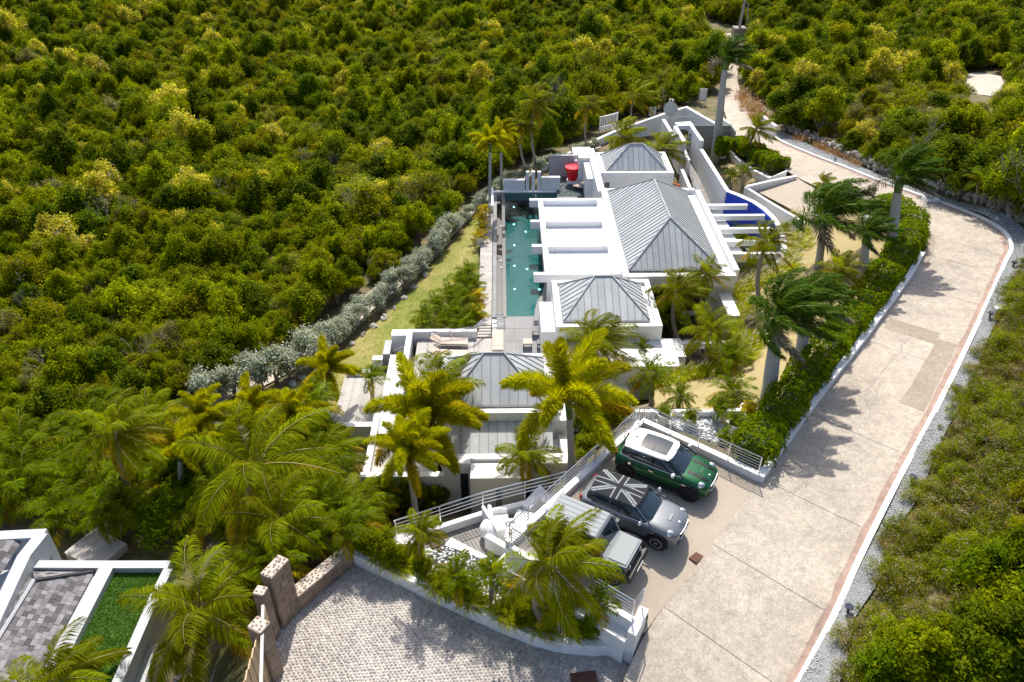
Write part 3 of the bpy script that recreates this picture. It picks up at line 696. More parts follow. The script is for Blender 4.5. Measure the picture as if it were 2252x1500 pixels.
deckc = MB().poly([p - Vector((0, 0, .06)) for p in cor]).build('corridor_floor', M['wood_grey']); tag(deckc, kind='structure')
planks('plank', [cor[0], cor[3], cor[2], cor[1]], 60, M['wood_grey'], deckc)
# --- terrace paving, pool, boardwalk, lounge deck
terr = MB().box(-.34, 2.9, 29.0, 40.72, -4.9, -4.52).build('terrace', M['dark_tile']); tag(terr, kind='structure')
for i in range(3):
    for j in range(9):
        y0 = 29.05 + j * 1.3; y1 = min(y0 + 1.28, 40.7); x0 = -.33 + i * 1.08
        if x0 < 2.2 or y0 > 33: MB().box(x0, x0 + 1.065, y0, y1, -4.519, -4.5).build('paving_tile', M['stone_tile'], terr)
MB().prism([(1.96, 40.725), (2.9, 40.725), (2.9, 53.2), (2.76, 53.2), (2.76, 44.6), (2.59, 43.6), (2.24, 42.6), (2.04, 41.6)], -4.9, -4.503).build('terrace_floor', M['stone_tile'], villa)
for x0, x1, y0, y1 in ((4.42, 6.9, 53.3, 56.3), (4.42, 6.0, 56.3, 58.0)): vb('terrace_floor', x0, x1, y0, y1, -4.9, -4.505, 'stone_tile')
gb = drape('gravel_bed', [Vector(p) for p in ((4.4, 58.0), (6.9, 58.0), (6.9, 61.8), (3.2, 61.8), (3.2, 59.4), (4.4, 59.4))], M['gravel_bed'], flat(-4.52), .6)
POOL = [(.2, 40.78), (1.95, 40.78), (2.0, 41.6), (2.2, 42.6), (2.55, 43.6), (2.72, 44.6), (2.72, 53.3), (4.4, 53.3), (4.4, 59.3), (.2, 59.3)]
pool = thing('pool', 'long turquoise swimming pool with a dark infinity edge beside the white flat roof', 'pool', (1.5, 50, -5.9))
MB().prism(POOL, -5.95, -5.9).build('basin_floor', M['teal_tile'], pool)
MB().wall([(a[0], a[1]) for a in POOL] + [POOL[0]], .16, -5.9, -4.575).build('basin_wall', M['teal_tile'], pool)
MB().box(.03, .26, 40.6, 59.3, -5.9, -4.50).build('infinity_edge', M['dark_tile'], pool)
MB().box(-.36, .03, 40.72, 59.3, -5.6, -5.5).build('overflow_channel', M['dark_tile'], pool)
for k in range(9): MB().box(-.62, -.36, 40.75 + k * 2.06, 42.79 + k * 2.06, -5.6, -4.53).build('coping', M['stone_tile'], pool)
MB().box(.26, 2.0, 40.62, 40.78, -5.9, -4.52).build('pool_edge', M['dark_tile'], pool)
wm = bpy.data.materials.new('pool_water'); wm.use_nodes = True; nt = wm.node_tree; N = nt.nodes; N.remove(N['Principled BSDF'])
tr = N.new('ShaderNodeBsdfTransparent'); tr.inputs[0].default_value = (.36, .86, .87, 1); gl = N.new('ShaderNodeBsdfGlossy'); gl.inputs['Roughness'].default_value = .04
fr = N.new('ShaderNodeFresnel'); fr.inputs[0].default_value = 1.33; mx = N.new('ShaderNodeMixShader')
nz = N.new('ShaderNodeTexNoise'); nz.inputs['Scale'].default_value = 3.2; nz.inputs['Detail'].default_value = 3; bp = N.new('ShaderNodeBump'); bp.inputs['Strength'].default_value = .35; bp.inputs['Distance'].default_value = .05
tcw = N.new('ShaderNodeTexCoord'); nt.links.new(tcw.outputs['Object'], nz.inputs['Vector']); nt.links.new(nz.outputs['Fac'], bp.inputs['Height'])
for n_ in (fr, gl): nt.links.new(bp.outputs[0], n_.inputs['Normal'])
nt.links.new(fr.outputs[0], mx.inputs[0]); nt.links.new(tr.outputs[0], mx.inputs[1]); nt.links.new(gl.outputs[0], mx.inputs[2]); nt.links.new(mx.outputs[0], N['Material Output'].inputs[0])
ws = MB().poly([(x, y, -4.56) for x, y in POOL]).build('water', wm, pool); tag(ws, kind='structure')
defm('pool_lamp', (.8, .95, .95), .3, emit=(.75, 1, 1, 3.5))
for x, y in ((1130, 455), (1130, 493), (1156, 509), (1131, 539), (1131, 584), (1159, 591), (1132, 635), (1186, 636)):
    p = P(x, y, -5.87); MB().lathe((p.x, p.y, -5.9), [(.075, 0), (.07, .03), (.03, .04)], 10).build('pool_light', M['pool_lamp'], pool)
for x, y in ((1102, 497), (1102, 573), (1102, 588)):
    p = P(x, y, -5.45); MB().lathe((p.x, p.y, -5.5), [(.09, 0), (.08, .05)], 10).build('channel_light', M['plastic_white'], pool)
# pool end walls and three pillars
pe = thing('pool_end_wall', 'low white wall in two lengths behind three white pillars at the far pool end', 'wall', (2.3, 59.5, -4.6))
def pbox(par, name, xa, xb, ybase, h, m='white_paint', dep=.3, z=-4.56):
    a, b = P(xa, ybase, z), P(xb, ybase, z); return MB().box(a.x, b.x, a.y, a.y + dep, z - .3, z + h).build(name, M[m], par)
pbox(pe, 'wall', 1107, 1154, 421, .95); pbox(pe, 'wall', 1190, 1231, 420, 1.15)
for x in (1156.5, 1169, 1181.5): pbox(pe, 'pillar', x, x + 7, 420.5, 1.62, dep=.28)
a = P(1107, 421, -4.56); MB().box(-.85, 4.4, a.y - .34, a.y - .005, -5.2, -4.47).build('ledge', M['white_paint'], pe)
MB().box(-.95, -.62, 55.6, a.y - .35, -5.2, -4.1).build('side_wall', M['white_paint'], pe)
gw = thing('screen_wall', 'grey rendered screen wall behind the red planter', 'wall', P(1243, 390, -4.5))
pbox(gw, 'wall', 1207, 1279, 389, 1.85, 'grey_paint', .22); pbox(gw, 'wall', 1287, 1296, 389, 1.85, 'grey_paint', .22)
for k, y in enumerate((352, 362, 372, 382)):
    a, b = P(1279, y + 6, -4.6 + .35 * (3 - k) - .3), P(1287, y + 6, -4.6 + .35 * (3 - k) - .3)
    MB().box(a.x, a.x + .32, 62.4 + .25 * (3 - k), 62.7 + .25 * (3 - k), -4.6, -4.5 + .22 * (3 - k)).build('step', M['white_paint'], gw)
# boardwalk
bwq = [P(1048, 728, -4.6), P(1090, 728, -4.6), P(1090, 470, -4.6), P(1071, 470, -4.6)]
xa, xb = -1.5, -.66
bwk = MB().box(xa, xb, 40.0, 56.2, -4.95, -4.66).build('boardwalk', M['wood_grey']); tag(bwk, kind='structure')
planks('plank', [(xa, 40.0, -4.6), (xa, 56.2, -4.6), (xb, 56.2, -4.6), (xb, 40.0, -4.6)], 110, M['wood_deck'], bwk)
for k in range(4): MB().box(xa, xb - .02, 39.0 + k * .25, 39.24 + k * .25, -4.95, -4.78 + k * .045).build('step', M['wood_deck'], bwk)
# lounge deck
ld = MB().box(-5.0, -.36, 29.2, 38.7, -5.2, -4.76).build('lounge_deck', M['wood_grey']); tag(ld, kind='structure')
planks('plank', [(-5.0, 33.3, -4.7), (-.36, 33.3, -4.7), (-.36, 38.7, -4.7), (-5.0, 38.7, -4.7)], 34, M['wood_deck'], ld)
planks('plank', [(-5.0, 29.2, -4.7), (-3.12, 29.2, -4.7), (-3.12, 33.28, -4.7), (-5.0, 33.28, -4.7)], 14, M['wood_deck'], ld)
lw_ = thing('terrace_wall', 'white parapet wall around the lounger deck with a stepped outer ledge', 'wall', (-5.2, 35, -5.5))
MB().box(-5.3, -1.52, 38.72, 39.0, -5.9, -4.2).build('wall', M['white_paint'], lw_); MB().box(-6.5, -5.62, 38.4, 39.0, -6.2, -4.22).build('wall', M['white_paint'], lw_)
MB().box(-5.6, -5.28, 28.9, 39.0, -6.2, -4.22).build('wall', M['white_paint'], lw_); MB().box(-6.45, -5.62, 29.5, 37.2, -6.2, -4.75).build('ledge', M['white_paint'], lw_)
MB().box(-6.9, -6.5, 37.2, 38.6, -6.2, -4.7).build('pier', M['grey_paint'], lw_); MB().box(-7.5, -6.92, 37.0, 37.4, -6.4, -4.95).build('pier', M['white_paint'], lw_); MB().box(-8.9, -7.52, 36.2, 36.5, -6.6, -5.25).build('pier', M['white_paint'], lw_)
for k in range(4): MB().box(-.62, -.36, 38.9 + k * .4, 39.28 + k * .4, -4.95, -4.7 + .06 * k).build('block', M['white_paint'], lw_)
MB().box(-.62, -.2, 38.3, 38.68, -4.7, -4.2).build('block', M['white_paint'], lw_)
sd = MB().box(-9.0, -6.47, 31.6, 36.15, -6.0, -5.56).build('lower_deck', M['wood_grey']); tag(sd, kind='structure')
planks('plank', [(-9.0, 31.6, -5.5), (-6.47, 31.6, -5.5), (-6.47, 36.15, -5.5), (-9.0, 36.15, -5.5)], 18, M['wood_deck'], sd)
rw = thing('retaining_wall', 'white retaining wall below the lower deck, left of the front palms', 'wall', (-8, 31, -7))
MB().box(-9.6, -6.62, 31.2, 31.55, -7.6, -4.95).build('wall', M['white_paint'], rw); MB().box(-9.6, -9.05, 31.56, 33, -7.6, -5.3).build('wall', M['white_paint'], rw)
# ------------------------------------------------------------------ boundary walls, gates
wpath('boundary_wall', [(1180, 372, -4.95), (1277, 323, -4.75), (1345, 291, -4.3), (1400, 271, -3.6), (1468, 247, -2.7), (1510, 235, -2.4), (1548, 257, -2.5), (1576, 272, -2.6)], .3, -6.0, 'white_paint', None, 'white boundary wall coming to a peak behind the satellite dish', 'wall')
wpath('boundary_wall', [(1588, 259, -3.0), (1607, 272, -3.2)], .3, -5.6, 'white_paint', None, 'short white wall end beside the driveway, behind the grey board gate', 'wall')
bg_ = thing('board_gate', 'weathered grey horizontal board screen behind the tall royal palm', 'gate', P(1568, 350, -4.8))
a, b = P(1530, 276, -2.4), P(1606, 273, -2.4)
for k in range(8): MB().wall([(a.x, a.y), (b.x, a.y - .1)], .06, -4.85 + k * .31, -4.85 + k * .31 + .295).build('board', M['board_grey'], bg_)
MB().wall([(b.x + .05, a.y - .14), (b.x + .05, a.y - 1.5)], .08, -4.85, -2.42).build('return_panel', M['board_grey'], bg_)
wpath('planter_wall', [(1601, 305, -3.9), (1608, 334, -4.1), (1634, 357, -3.7), (1662, 376, -3.1), (1694, 390, -2.6), (1731, 375, -1.9)], .28, -5.4, 'white_paint', None, 'white planter wall below the clipped hedge beside the driveway', 'wall')
wpath('kerb_wall', [(1642, 409, -2.85), (1700, 396, -2.3), (1752, 386, -1.9)], .25, -3.8, 'white_paint', None, 'low white wall along the far side of the parking bay', 'wall')
wpath('kerb_wall', [(1640, 411, -3.0), (1700, 448, -2.6), (1770, 489, -2.1)], .22, -4.2, 'white_paint', None, 'low white kerb along the near side of the parking bay by the lawn', 'kerb')
wpath('gate_pier', [(1678, 254, -2.4), (1707, 277, -2.6)], .3, -5.0, 'white_paint', None, 'free-standing white wall panel beside the dark shrubs across the driveway', 'wall')
wpath('kerb_wall', [(1900, 474, -.5), (1935, 482, -.4), (1960, 497, -.3), (1976, 520, -.25), (1982, 545, -.25)], .28, -1.8, 'white_paint', None, 'curved white kerb wall inside the hedge at the road bend', 'kerb')
HW = [(1672, 1046, .42), (1700, 1006, .45), (1760, 921, .5), (1830, 826, .55), (1900, 738, .6), (1958, 660, .6), (2002, 600, .6), (2029, 553, .55)]
wpath('hedge_wall', HW, .28, -.9, 'white_paint', None, 'long white retaining wall at the foot of the clipped hedge along the road', 'wall')
gwp = [(1430, 806, -4.0), (1470, 826, -4.0), (1500, 818, -3.9), (1550, 811, -3.7), (1590, 792, -3.5)]
wpath('garden_wall', gwp, .22, -5.0, 'white_paint', None, 'low curved white edging wall in the garden below the bedroom patio', 'wall')
pt = thing('patio_wall', 'white patio wall with a wide opening behind the small coconut palm', 'wall', P(1540, 790, -4.6))
a, b = P(1466, 752, -3.2), P(1620, 748, -3.2)
MB().box(a.x, b.x, a.y - .2, a.y + .1, -3.55, -3.2).build('lintel', M['white_paint'], pt); MB().box(a.x, a.x + .4, a.y - .2, a.y + .1, -4.9, -3.55).build('pier', M['white_paint'], pt); MB().box(b.x - 1.0, b.x, a.y - .2, a.y + .1, -4.9, -3.55).build('pier', M['white_paint'], pt)
MB().box(a.x + 2.9, b.x - 1.0, a.y, a.y + .04, -4.6, -3.55).build('glass_panel', M['slot_glass'], pt)
pf2 = MB().prism([(9.3, 32.4), (12.6, 34.2), (13.1, 40.9), (8.7, 40.9), (8.7, 36)], -4.95, -4.66).build('patio_floor', M['shade_mulch']); tag(pf2, kind='structure')
wpath('garden_wall', [(1576, 655, -3.6), (1595, 682, -3.9)], .3, -5.2, 'white_paint', None, 'short sloping white wall by the fountain grass', 'wall')
wpath('garden_wall', [(1606, 632, -4.0), (1640, 622, -3.7), (1690, 600, -3.4), (1716, 580, -3.2)], .22, -5.0, 'white_paint', None, 'long white edging wall behind the feathery grasses', 'wall')
wpath('stepped_wall', [(1570, 600, -2.5), (1600, 640, -3.9)], .3, -5.0, 'white_paint', None, 'sloping white buttress at the corner of the big zinc roof', 'wall')
# ------------------------------------------------------------------ parking platform walls and rails
pn0, pn1 = P(1416, 926, .3), P(1672, 1042, .42)
wpath('parking_wall', [(1412, 922, .32), (1540, 980, .36), (1671, 1041, .42)], .26, -1.4, 'white_paint', None, 'white wall carrying the steel rail behind the green car', 'wall')
wpath('parking_wall', [(1408, 926, .30), (1240, 1080, .30), (1118, 1192, .30)], .30, -3.2, 'white_paint', None, 'white wall carrying the steel rail between the cars and the sitting deck', 'wall')
wpath('parking_wall', [(1122, 1200, .20), (1300, 1306, .2), (1392, 1362, .15)], .22, -1.7, 'white_paint', None, 'white wall below the steel rail beside the boxy grey car', 'wall')
ledge = [P(1100, 1226, -.35), P(1250, 1318, -.35), P(1382, 1400, -.35)]
tag(MB().wall([(p.x, p.y) for p in ledge], .55, -1.6, -.36).build('ledge_wall', M['white_paint']), 'broad white ledge at the edge of the palm planter below the parking rail', 'wall')
e0, e1 = P(1388, 1404, -.2), P(1416, 1345, -.2)
tag(MB().wall([(e0.x, e0.y), (e1.x, e1.y)], .3, -1.6, .02).build('end_wall', M['white_paint']), 'white end wall of the parking platform at the road corner', 'wall')
def railing(label, pts, h, nr, gap=1.5, r=.02, group='steel railings', inner=.1):
    pts = [Vector(p) for p in pts]
    o = thing('railing', label, 'railing', pts[0], 0, group)
    for i in range(len(pts) - 1):
        L = (pts[i + 1] - pts[i]).length; k = max(1, round(L / gap))
        for j in range(k + (1 if i == len(pts) - 2 else 0)):
            p = pts[i].lerp(pts[i + 1], j / k); MB().tube([p, p + Vector((0, 0, h))], r * 1.25, 6).build('post', M['steel'], o)
    for j in range(nr):
        z = h - (h - .12) * j / nr
        MB().tube([p + Vector((0, 0, z + (.02 if j == 0 else 0))) for p in pts], r * (1.25 if j == 0 else .8), 6).build('handrail' if j == 0 else 'rail', M['steel'], o)
    return o
railing('steel railing on the white wall behind the green car', [P(1414, 924, .32), P(1668, 1040, .42)], .78, 5, 1.3)
railing('steel railing between the parked cars and the sitting deck', [P(1404, 930, .3), P(1120, 1190, .3)], .85, 5, 1.1)
railing('steel railing at the platform edge beside the boxy grey car', [P(1124, 1198, .2), P(1390, 1360, .15), P(1412, 1330, .1)], .85, 5, 1.1)
railing('steel railing along the far edge of the sitting deck', [P(1244, 1072, -1.1), P(1062, 1118, -1.2), P(872, 1180, -1.2), P(905, 1222, -1.2)], .85, 4, 1.5)
railing('thin steel stair rail beside the boardwalk steps', [P(941, 744, -4.2), P(1043, 733, -4.2), P(1060, 718, -4.2), P(1083, 706, -4.3)], .42, 3, 1.2, .018)
railing('short steel rail across the end of the overflow channel', [P(1088, 715, -4.5), P(1110, 714, -4.5)], .7, 4, .5, .018)
railing('steel railing beside the boarded entrance corridor', [P(1509, 372, -3.6), P(1534, 448, -3.5)], .9, 4, 1.6, .02)
railing('steel stair rail on the lower deck left of the loungers', [P(869, 792, -5.5), P(893, 784, -5.4), P(898, 800, -5.0)], .7, 3, .9, .018)
railing('steel post rail at the edge of the lounger deck', [(-5.44, 38.7, -4.22), (-5.44, 33.5, -4.22)], .25, 1, 2.2, .018)
# sitting deck below the cars
SD = [(866, 1186), (1050, 1134), (1160, 1106), (1244, 1074), (1330, 1000), (1392, 940), (1120, 1200), (1200, 1262), (1240, 1330), (1100, 1246), (985, 1196), (906, 1222)]
sw = [P(x, y, -1.6) for x, y in SD]
dk = MB().prism([p.to_2d() for p in sw], -1.95, -1.66).build('sitting_deck', M['wood_grey']); tag(dk, kind='structure')
mb = MB(); pl = [p.to_2d() for p in sw]; ang = .5; ca, sa = math.cos(ang), math.sin(ang)
lx = [p.x * ca + p.y * sa for p in pl]; ly = [-p.x * sa + p.y * ca for p in pl]
k = min(lx)
while k < max(lx):
    y = min(ly); run = None
    while y < max(ly) + .2:
        ins = bool(inpoly(np.array([(k + .07) * ca - y * sa]), np.array([(k + .07) * sa + y * ca]), pl)[0])
        if ins and run is None: run = y
        if run is not None and (not ins or y > max(ly)):
            c = [(k * ca - run * sa, k * sa + run * ca), ((k + .125) * ca - run * sa, (k + .125) * sa + run * ca), ((k + .125) * ca - y * sa, (k + .125) * sa + y * ca), (k * ca - y * sa, k * sa + y * ca)]
            mb.hexa([(a, b, -1.655) for a, b in c] + [(a, b, -1.60) for a, b in c]); run = None
        y += .1
    k += .14
tag(mb.build('plank', M['wood_grey'], dk), kind='stuff')
wpath('deck_wall', [(1246, 1082, -1.12), (1150, 1106, -1.2), (1060, 1128, -1.25), (960, 1160, -1.25), (868, 1190, -1.25)], .22, -4.2, 'white_paint', None, 'white upstand wall along the far edge of the sitting deck', 'wall')
wpath('deck_wall', [(1070, 1176, -.95), (1130, 1210, -.9), (1230, 1280, -.9)], .24, -2.0, 'white_paint', None, 'white dividing wall behind the white beanbag', 'wall')
wpath('deck_wall', [(985, 1190, -1.15), (1065, 1232, -1.15)], .42, -2.2, 'white_paint', None, 'long white box planter wall in front of the sitting deck', 'wall')
wpath('deck_wall', [(1028, 1226, -1.3), (1100, 1268, -1.3), (1160, 1302, -1.3)], .4, -2.2, 'white_paint', None, 'lower white planter wall stepping down beside the deck stairs', 'wall')
wpath('deck_wall', [(1158, 1112, -1.0), (1188, 1080, -1.0), (1205, 1100, -1.0)], .4, -2.4, 'white_paint', None, 'white block wall at the right end of the sitting deck', 'wall')
wpath('garden_wall', [(680, 1138, -2.6), (760, 1180, -2.3), (862, 1206, -1.9)], .25, -4.5, 'white_paint', None, 'white garden wall half hidden among the dark palms', 'wall')
sb = P(885, 1205, -1.6); vv = MB().box(sb.x - .25, sb.x + .85, sb.y - .2, sb.y + .35, -1.6, -1.15).build('bench', M['white_paint']); tag(vv, 'white built-in bench at the far left end of the sitting deck', 'bench')
# planter wall round the cobbled court
PLW = [(780, 1214), (870, 1256), (1000, 1318), (1100, 1362), (1180, 1394), (1240, 1408), (1300, 1414), (1374, 1412)]
wpath('planter_wall', [(x, y, -.95) for x, y in PLW], .24, -1.9, 'white_paint', None, 'long curved white planter wall beside the cobbled court', 'wall')
PB = [P(x, y, -1.05).to_2d() for x, y in PLW] + [P(x, y, -1.05).to_2d() for x, y in ((1388, 1400), (1250, 1325), (1100, 1240), (985, 1200), (880, 1215), (800, 1185), (770, 1195))]
COVERPB = PB
pbd = drape('planting_bed', PB, M['shade_mulch'], flat(-1.08), .6)
gate2 = thing('street_gate', 'small black barred gate beside the corner of the parking platform', 'gate', P(1398, 1440, -1.5))
p, q = P(1392, 1426, -1.5), P(1420, 1384, -.9)
for k in range(7):
    a = p.lerp(q, k / 6); MB().box(a.x - .012, a.x + .012, a.y - .012, a.y + .012, a.z, a.z + .75).build('bar', M['black_metal'], gate2)
for z in (.1, .72): MB().tube([p + Vector((0, 0, z)), q + Vector((0, 0, z))], .02, 4).build('rail', M['black_metal'], gate2)
# ------------------------------------------------------------------ stone walls and wooden gate of the neighbour
def stone_wall(name, label, a, b, th, zb, zt, sx, sz, seed, cap=True):
    a, b = Vector(a[:2]), Vector(b[:2]); d = (b - a); L = d.length; d /= L; q = Vector((-d.y, d.x)); an = math.atan2(d.y, d.x)
    o = thing(name, label, 'wall', (a.x, a.y, zb)); r = random.Random(seed)
    MB().wall([a, b], th, zb, zt - .02).build('core', M['mortar_pale'], o)
    for sg in (-1, 1):
        z = zb
        while z < zt - .08:
            h = min(sz * r.uniform(.8, 1.2), zt - .03 - z); s = 0
            while s < L - .05:
                w = min(sx * r.uniform(.6, 1.5), L - s); c = a + d * (s + w / 2) + q * sg * (th / 2 + .008)
                MB().obox(c, w / 2 - .008, .014 + r.uniform(0, .012), z + .008, z + h - .008, an).build('stone', M['brown_stone'], o)
                s += w
            z += h
    for e, c in ((-1, a), (1, b)):
        z = zb
        while z < zt - .08:
            h = min(sz * r.uniform(.8, 1.2), zt - .03 - z); MB().obox(c + d * e * .012, .016, th / 2 - .01, z + .008, z + h - .008, an).build('stone', M['brown_stone'], o); z += h
    if cap:
        mb = MB()
        nx, ny = int(L / .13), max(2, int(th / .12))
        for i in range(nx):
            for j in range(ny):
                c = a + d * ((i + .5 + r.uniform(-.3, .3)) * L / nx) + q * ((j + .5 + r.uniform(-.2, .2) + (.25 if i % 2 else -.1)) * th / ny - th / 2); k = 6; rr = .056 * r.uniform(.65, 1.3)
                if abs((c - a).dot(q)) > th / 2 - .03: continue
                ph = r.random(); ring = [(c.x + rr * r.uniform(.8, 1.1) * math.cos(6.283 * (t + ph) / k), c.y + rr * r.uniform(.8, 1.1) * math.sin(6.283 * (t + ph) / k)) for t in range(k)]
                mb.add([(x, y, zt - .03) for x, y in ring] + [(c.x + (x - c.x) * .7, c.y + (y - c.y) * .7, zt + .005) for x, y in ring], [tuple(range(k, 2 * k))] + [(t, (t + 1) % k, k + (t + 1) % k, k + t) for t in range(k)])
        tag(mb.build('cap_stone', M['cap_stone'], o), kind='stuff')
    return o
w0, w1, w2 = P(614, 1376, -1.5), P(650, 1335, -1.5), P(768, 1237, -1.5)
stone_wall('stone_wall', 'tall brown stone wall section nearest the wooden gate', w0, w1, .42, -1.6, 1.15, .42, .30, 3)
stone_wall('stone_wall', 'low brown stone wall with pebbled top along the cobbled court', w1 + (w2 - w1) * .02, w2, .46, -1.6, -.75, .42, .28, 4)
g1, g2 = P(606, 1424, -1.5), P(628, 1500, -1.5)
stone_wall('gate_pillar', 'brown stone pillar at the wall end of the wooden gate', P(596, 1408, -1.5), P(606, 1390, -1.5), .34, -1.6, .95, .36, .3, 5)
stone_wall('gate_pillar', 'brown stone gate pillar nearest the bottom edge, with white flowers on it', P(614, 1488, -1.5), P(588, 1474, -1.5), .42, -1.6, 1.1, .36, .3, 6)
wg = thing('wooden_gate', 'tall sliding gate of pale timber between the brown stone pillars', 'gate', P(600, 1440, -1.5))
a, b = P(598, 1412, -1.5), P(622, 1500, -1.5); a2 = a + (a - b).normalized() * -.1
for off, nm, m, zt in ((0, 'top_rail', 'wood_pale', 1.0), (.12, 'gate_leaf', 'wood_warm', .9)):
    A_, B_ = P(578, 1330, 1.0), P(594, 1500, 1.0)
    for k in range(1 if nm == 'top_rail' else 9):
        if nm == 'top_rail': MB().wall([(A_.x, A_.y), (B_.x, B_.y - 1.2)], .09, .9, 1.0).build('top_rail', M[m], wg)
        else: MB().wall([(A_.x + .04, A_.y - k * .36), (A_.x + .07, A_.y - k * .36 - .345)], .04, -1.5, .88).build('gate_board', M[m], wg)
# ------------------------------------------------------------------ cars
defm('car_green', (.005, .095, .03), .22, .35, spec=.6); defm('car_grey', (.20, .215, .235), .25, .45, spec=.6); defm('car_pale', (.235, .255, .265), .5, 0, spec=.2)
defm('car_white', (.78, .76, .70), .3, spec=.5); defm('trim_black', (.014, .014, .016), .5); defm('soft_top', (.016, .017, .02), .9); defm('flag_grey', (.26, .28, .28), .9)
defm('tyre', (.013, .013, .014), .8); defm('alloy', (.55, .56, .57), .25, .9); defm('alloy_black', (.02, .02, .022), .35); defm('chrome', (.8, .8, .8), .1, 1.0)
defm('lamp_glass', (.30, .34, .40), .08, spec=.8); defm('lamp_red', (.55, .012, .012), .2); defm('stripe_black', (.012, .012, .013), .3); defm('plate', (.75, .75, .72), .5); defm('car_glass', (.012, .025, .035), .04, spec=.9); defm('seat_dark', (.05, .05, .055), .8)
def loft(rings, cap=True):
    """rings: (x, half profile from top centre to bottom outside) -> closed mirrored skin"""
    mb = MB(); n = None; vs = []
    for x, pr in rings:
        L = [(x, y, z) for y, z in pr]; R = [(x, -y, z) for y, z in pr[::-1] if y > 1e-6]
        ring = L + R; n = len(ring); vs += ring
    k = len(rings)
    fs = [(i * n + j, i * n + (j + 1) % n, (i + 1) * n + (j + 1) % n, (i + 1) * n + j) for i in range(k - 1) for j in range(n)]
    if cap: fs += [tuple(range(n - 1, -1, -1)), tuple((k - 1) * n + j for j in range(n))]
    return mb.add(vs, fs)
def interp(tab, x):
    if x <= tab[0][0]: return tab[0][1:]
    for a, b in zip(tab, tab[1:]):
        if x <= b[0]:
            t = (x - a[0]) / (b[0] - a[0]); return tuple(p + (q - p) * t for p, q in zip(a[1:], b[1:]))
    return tab[-1][1:]
def sheet(x0, x1, y0, y1, zf, nx=8, ny=4, rnd=0.0, mf=None):
    mb = MB(); vs = []
    cx, cy, ax, ay = (x0 + x1) / 2, (y0 + y1) / 2, (x1 - x0) / 2, (y1 - y0) / 2
    for i in range(nx + 1):
        for j in range(ny + 1):
            u, v = -1 + 2 * i / nx, -1 + 2 * j / ny
            x = cx + ax * u * math.sqrt(1 - rnd * v * v); y = cy + ay * v * math.sqrt(1 - rnd * u * u); vs.append((x, y, zf(x, y)))
    b = 0
    for i in range(nx):
        for j in range(ny):
            q = [i * (ny + 1) + j, (i + 1) * (ny + 1) + j, (i + 1) * (ny + 1) + j + 1, i * (ny + 1) + j + 1]
            mb.f.append(tuple(q)); m_ = 0
            if mf: m_ = mf(sum(vs[t][0] for t in q) / 4, sum(vs[t][1] for t in q) / 4)
            mb.m.append(m_)
    mb.v = vs; return mb
def add_wheel(car, x, y, r, w, rim_m, spokes, sg):
    t = MB().lathe((x, y, r), [(r * .66, -w / 2), (r * .93, -w / 2), (r, -w * .35), (r, w * .35), (r * .93, w / 2), (r * .66, w / 2)], 24, 'y').build('wheel', M['tyre'], car, smooth=False)
    mb = MB().lathe((x, y, r), [(r * .70, -w * .3), (r * .70, w * .3)], 20, 'y')
    mb.build('rim_well', M['trim_black'], t)
    mb = MB(); yo = y + sg * w * .44
    for i in range(spokes):
        a = 2 * math.pi * i / spokes; ca, sa = math.cos(a), math.sin(a); hw = r * .055
        p = [(x + ca * rr - sa * h, yo + dy, r + sa * rr + ca * h) for dy in (-.012, .012) for rr, h in ((.08 * r, -hw), (.66 * r, -hw * 1.3), (.66 * r, hw * 1.3), (.08 * r, hw))]
        mb.hexa(p)
    mb.lathe((x, yo, r), [(r * .62, -.02), (r * .70, -.02), (r * .70, .02), (r * .62, .02), (r * .62, -.02)], 22, 'y', cap=False)
    mb.lathe((x, yo, r), [(r * .14, -.015), (r * .14, .018)], 10, 'y')
    mb.build('rim', M[rim_m], t)
MBODY = [(-1.86, .58, .80), (-1.80, .74, .90), (-1.55, .815, .955), (-1.1, .855, .965), (-.4, .865, .955), (.4, .865, .945), (.85, .845, .925), (1.25, .825, .895), (1.6, .79, .85), (1.84, .70, .765), (1.95, .55, .66)]
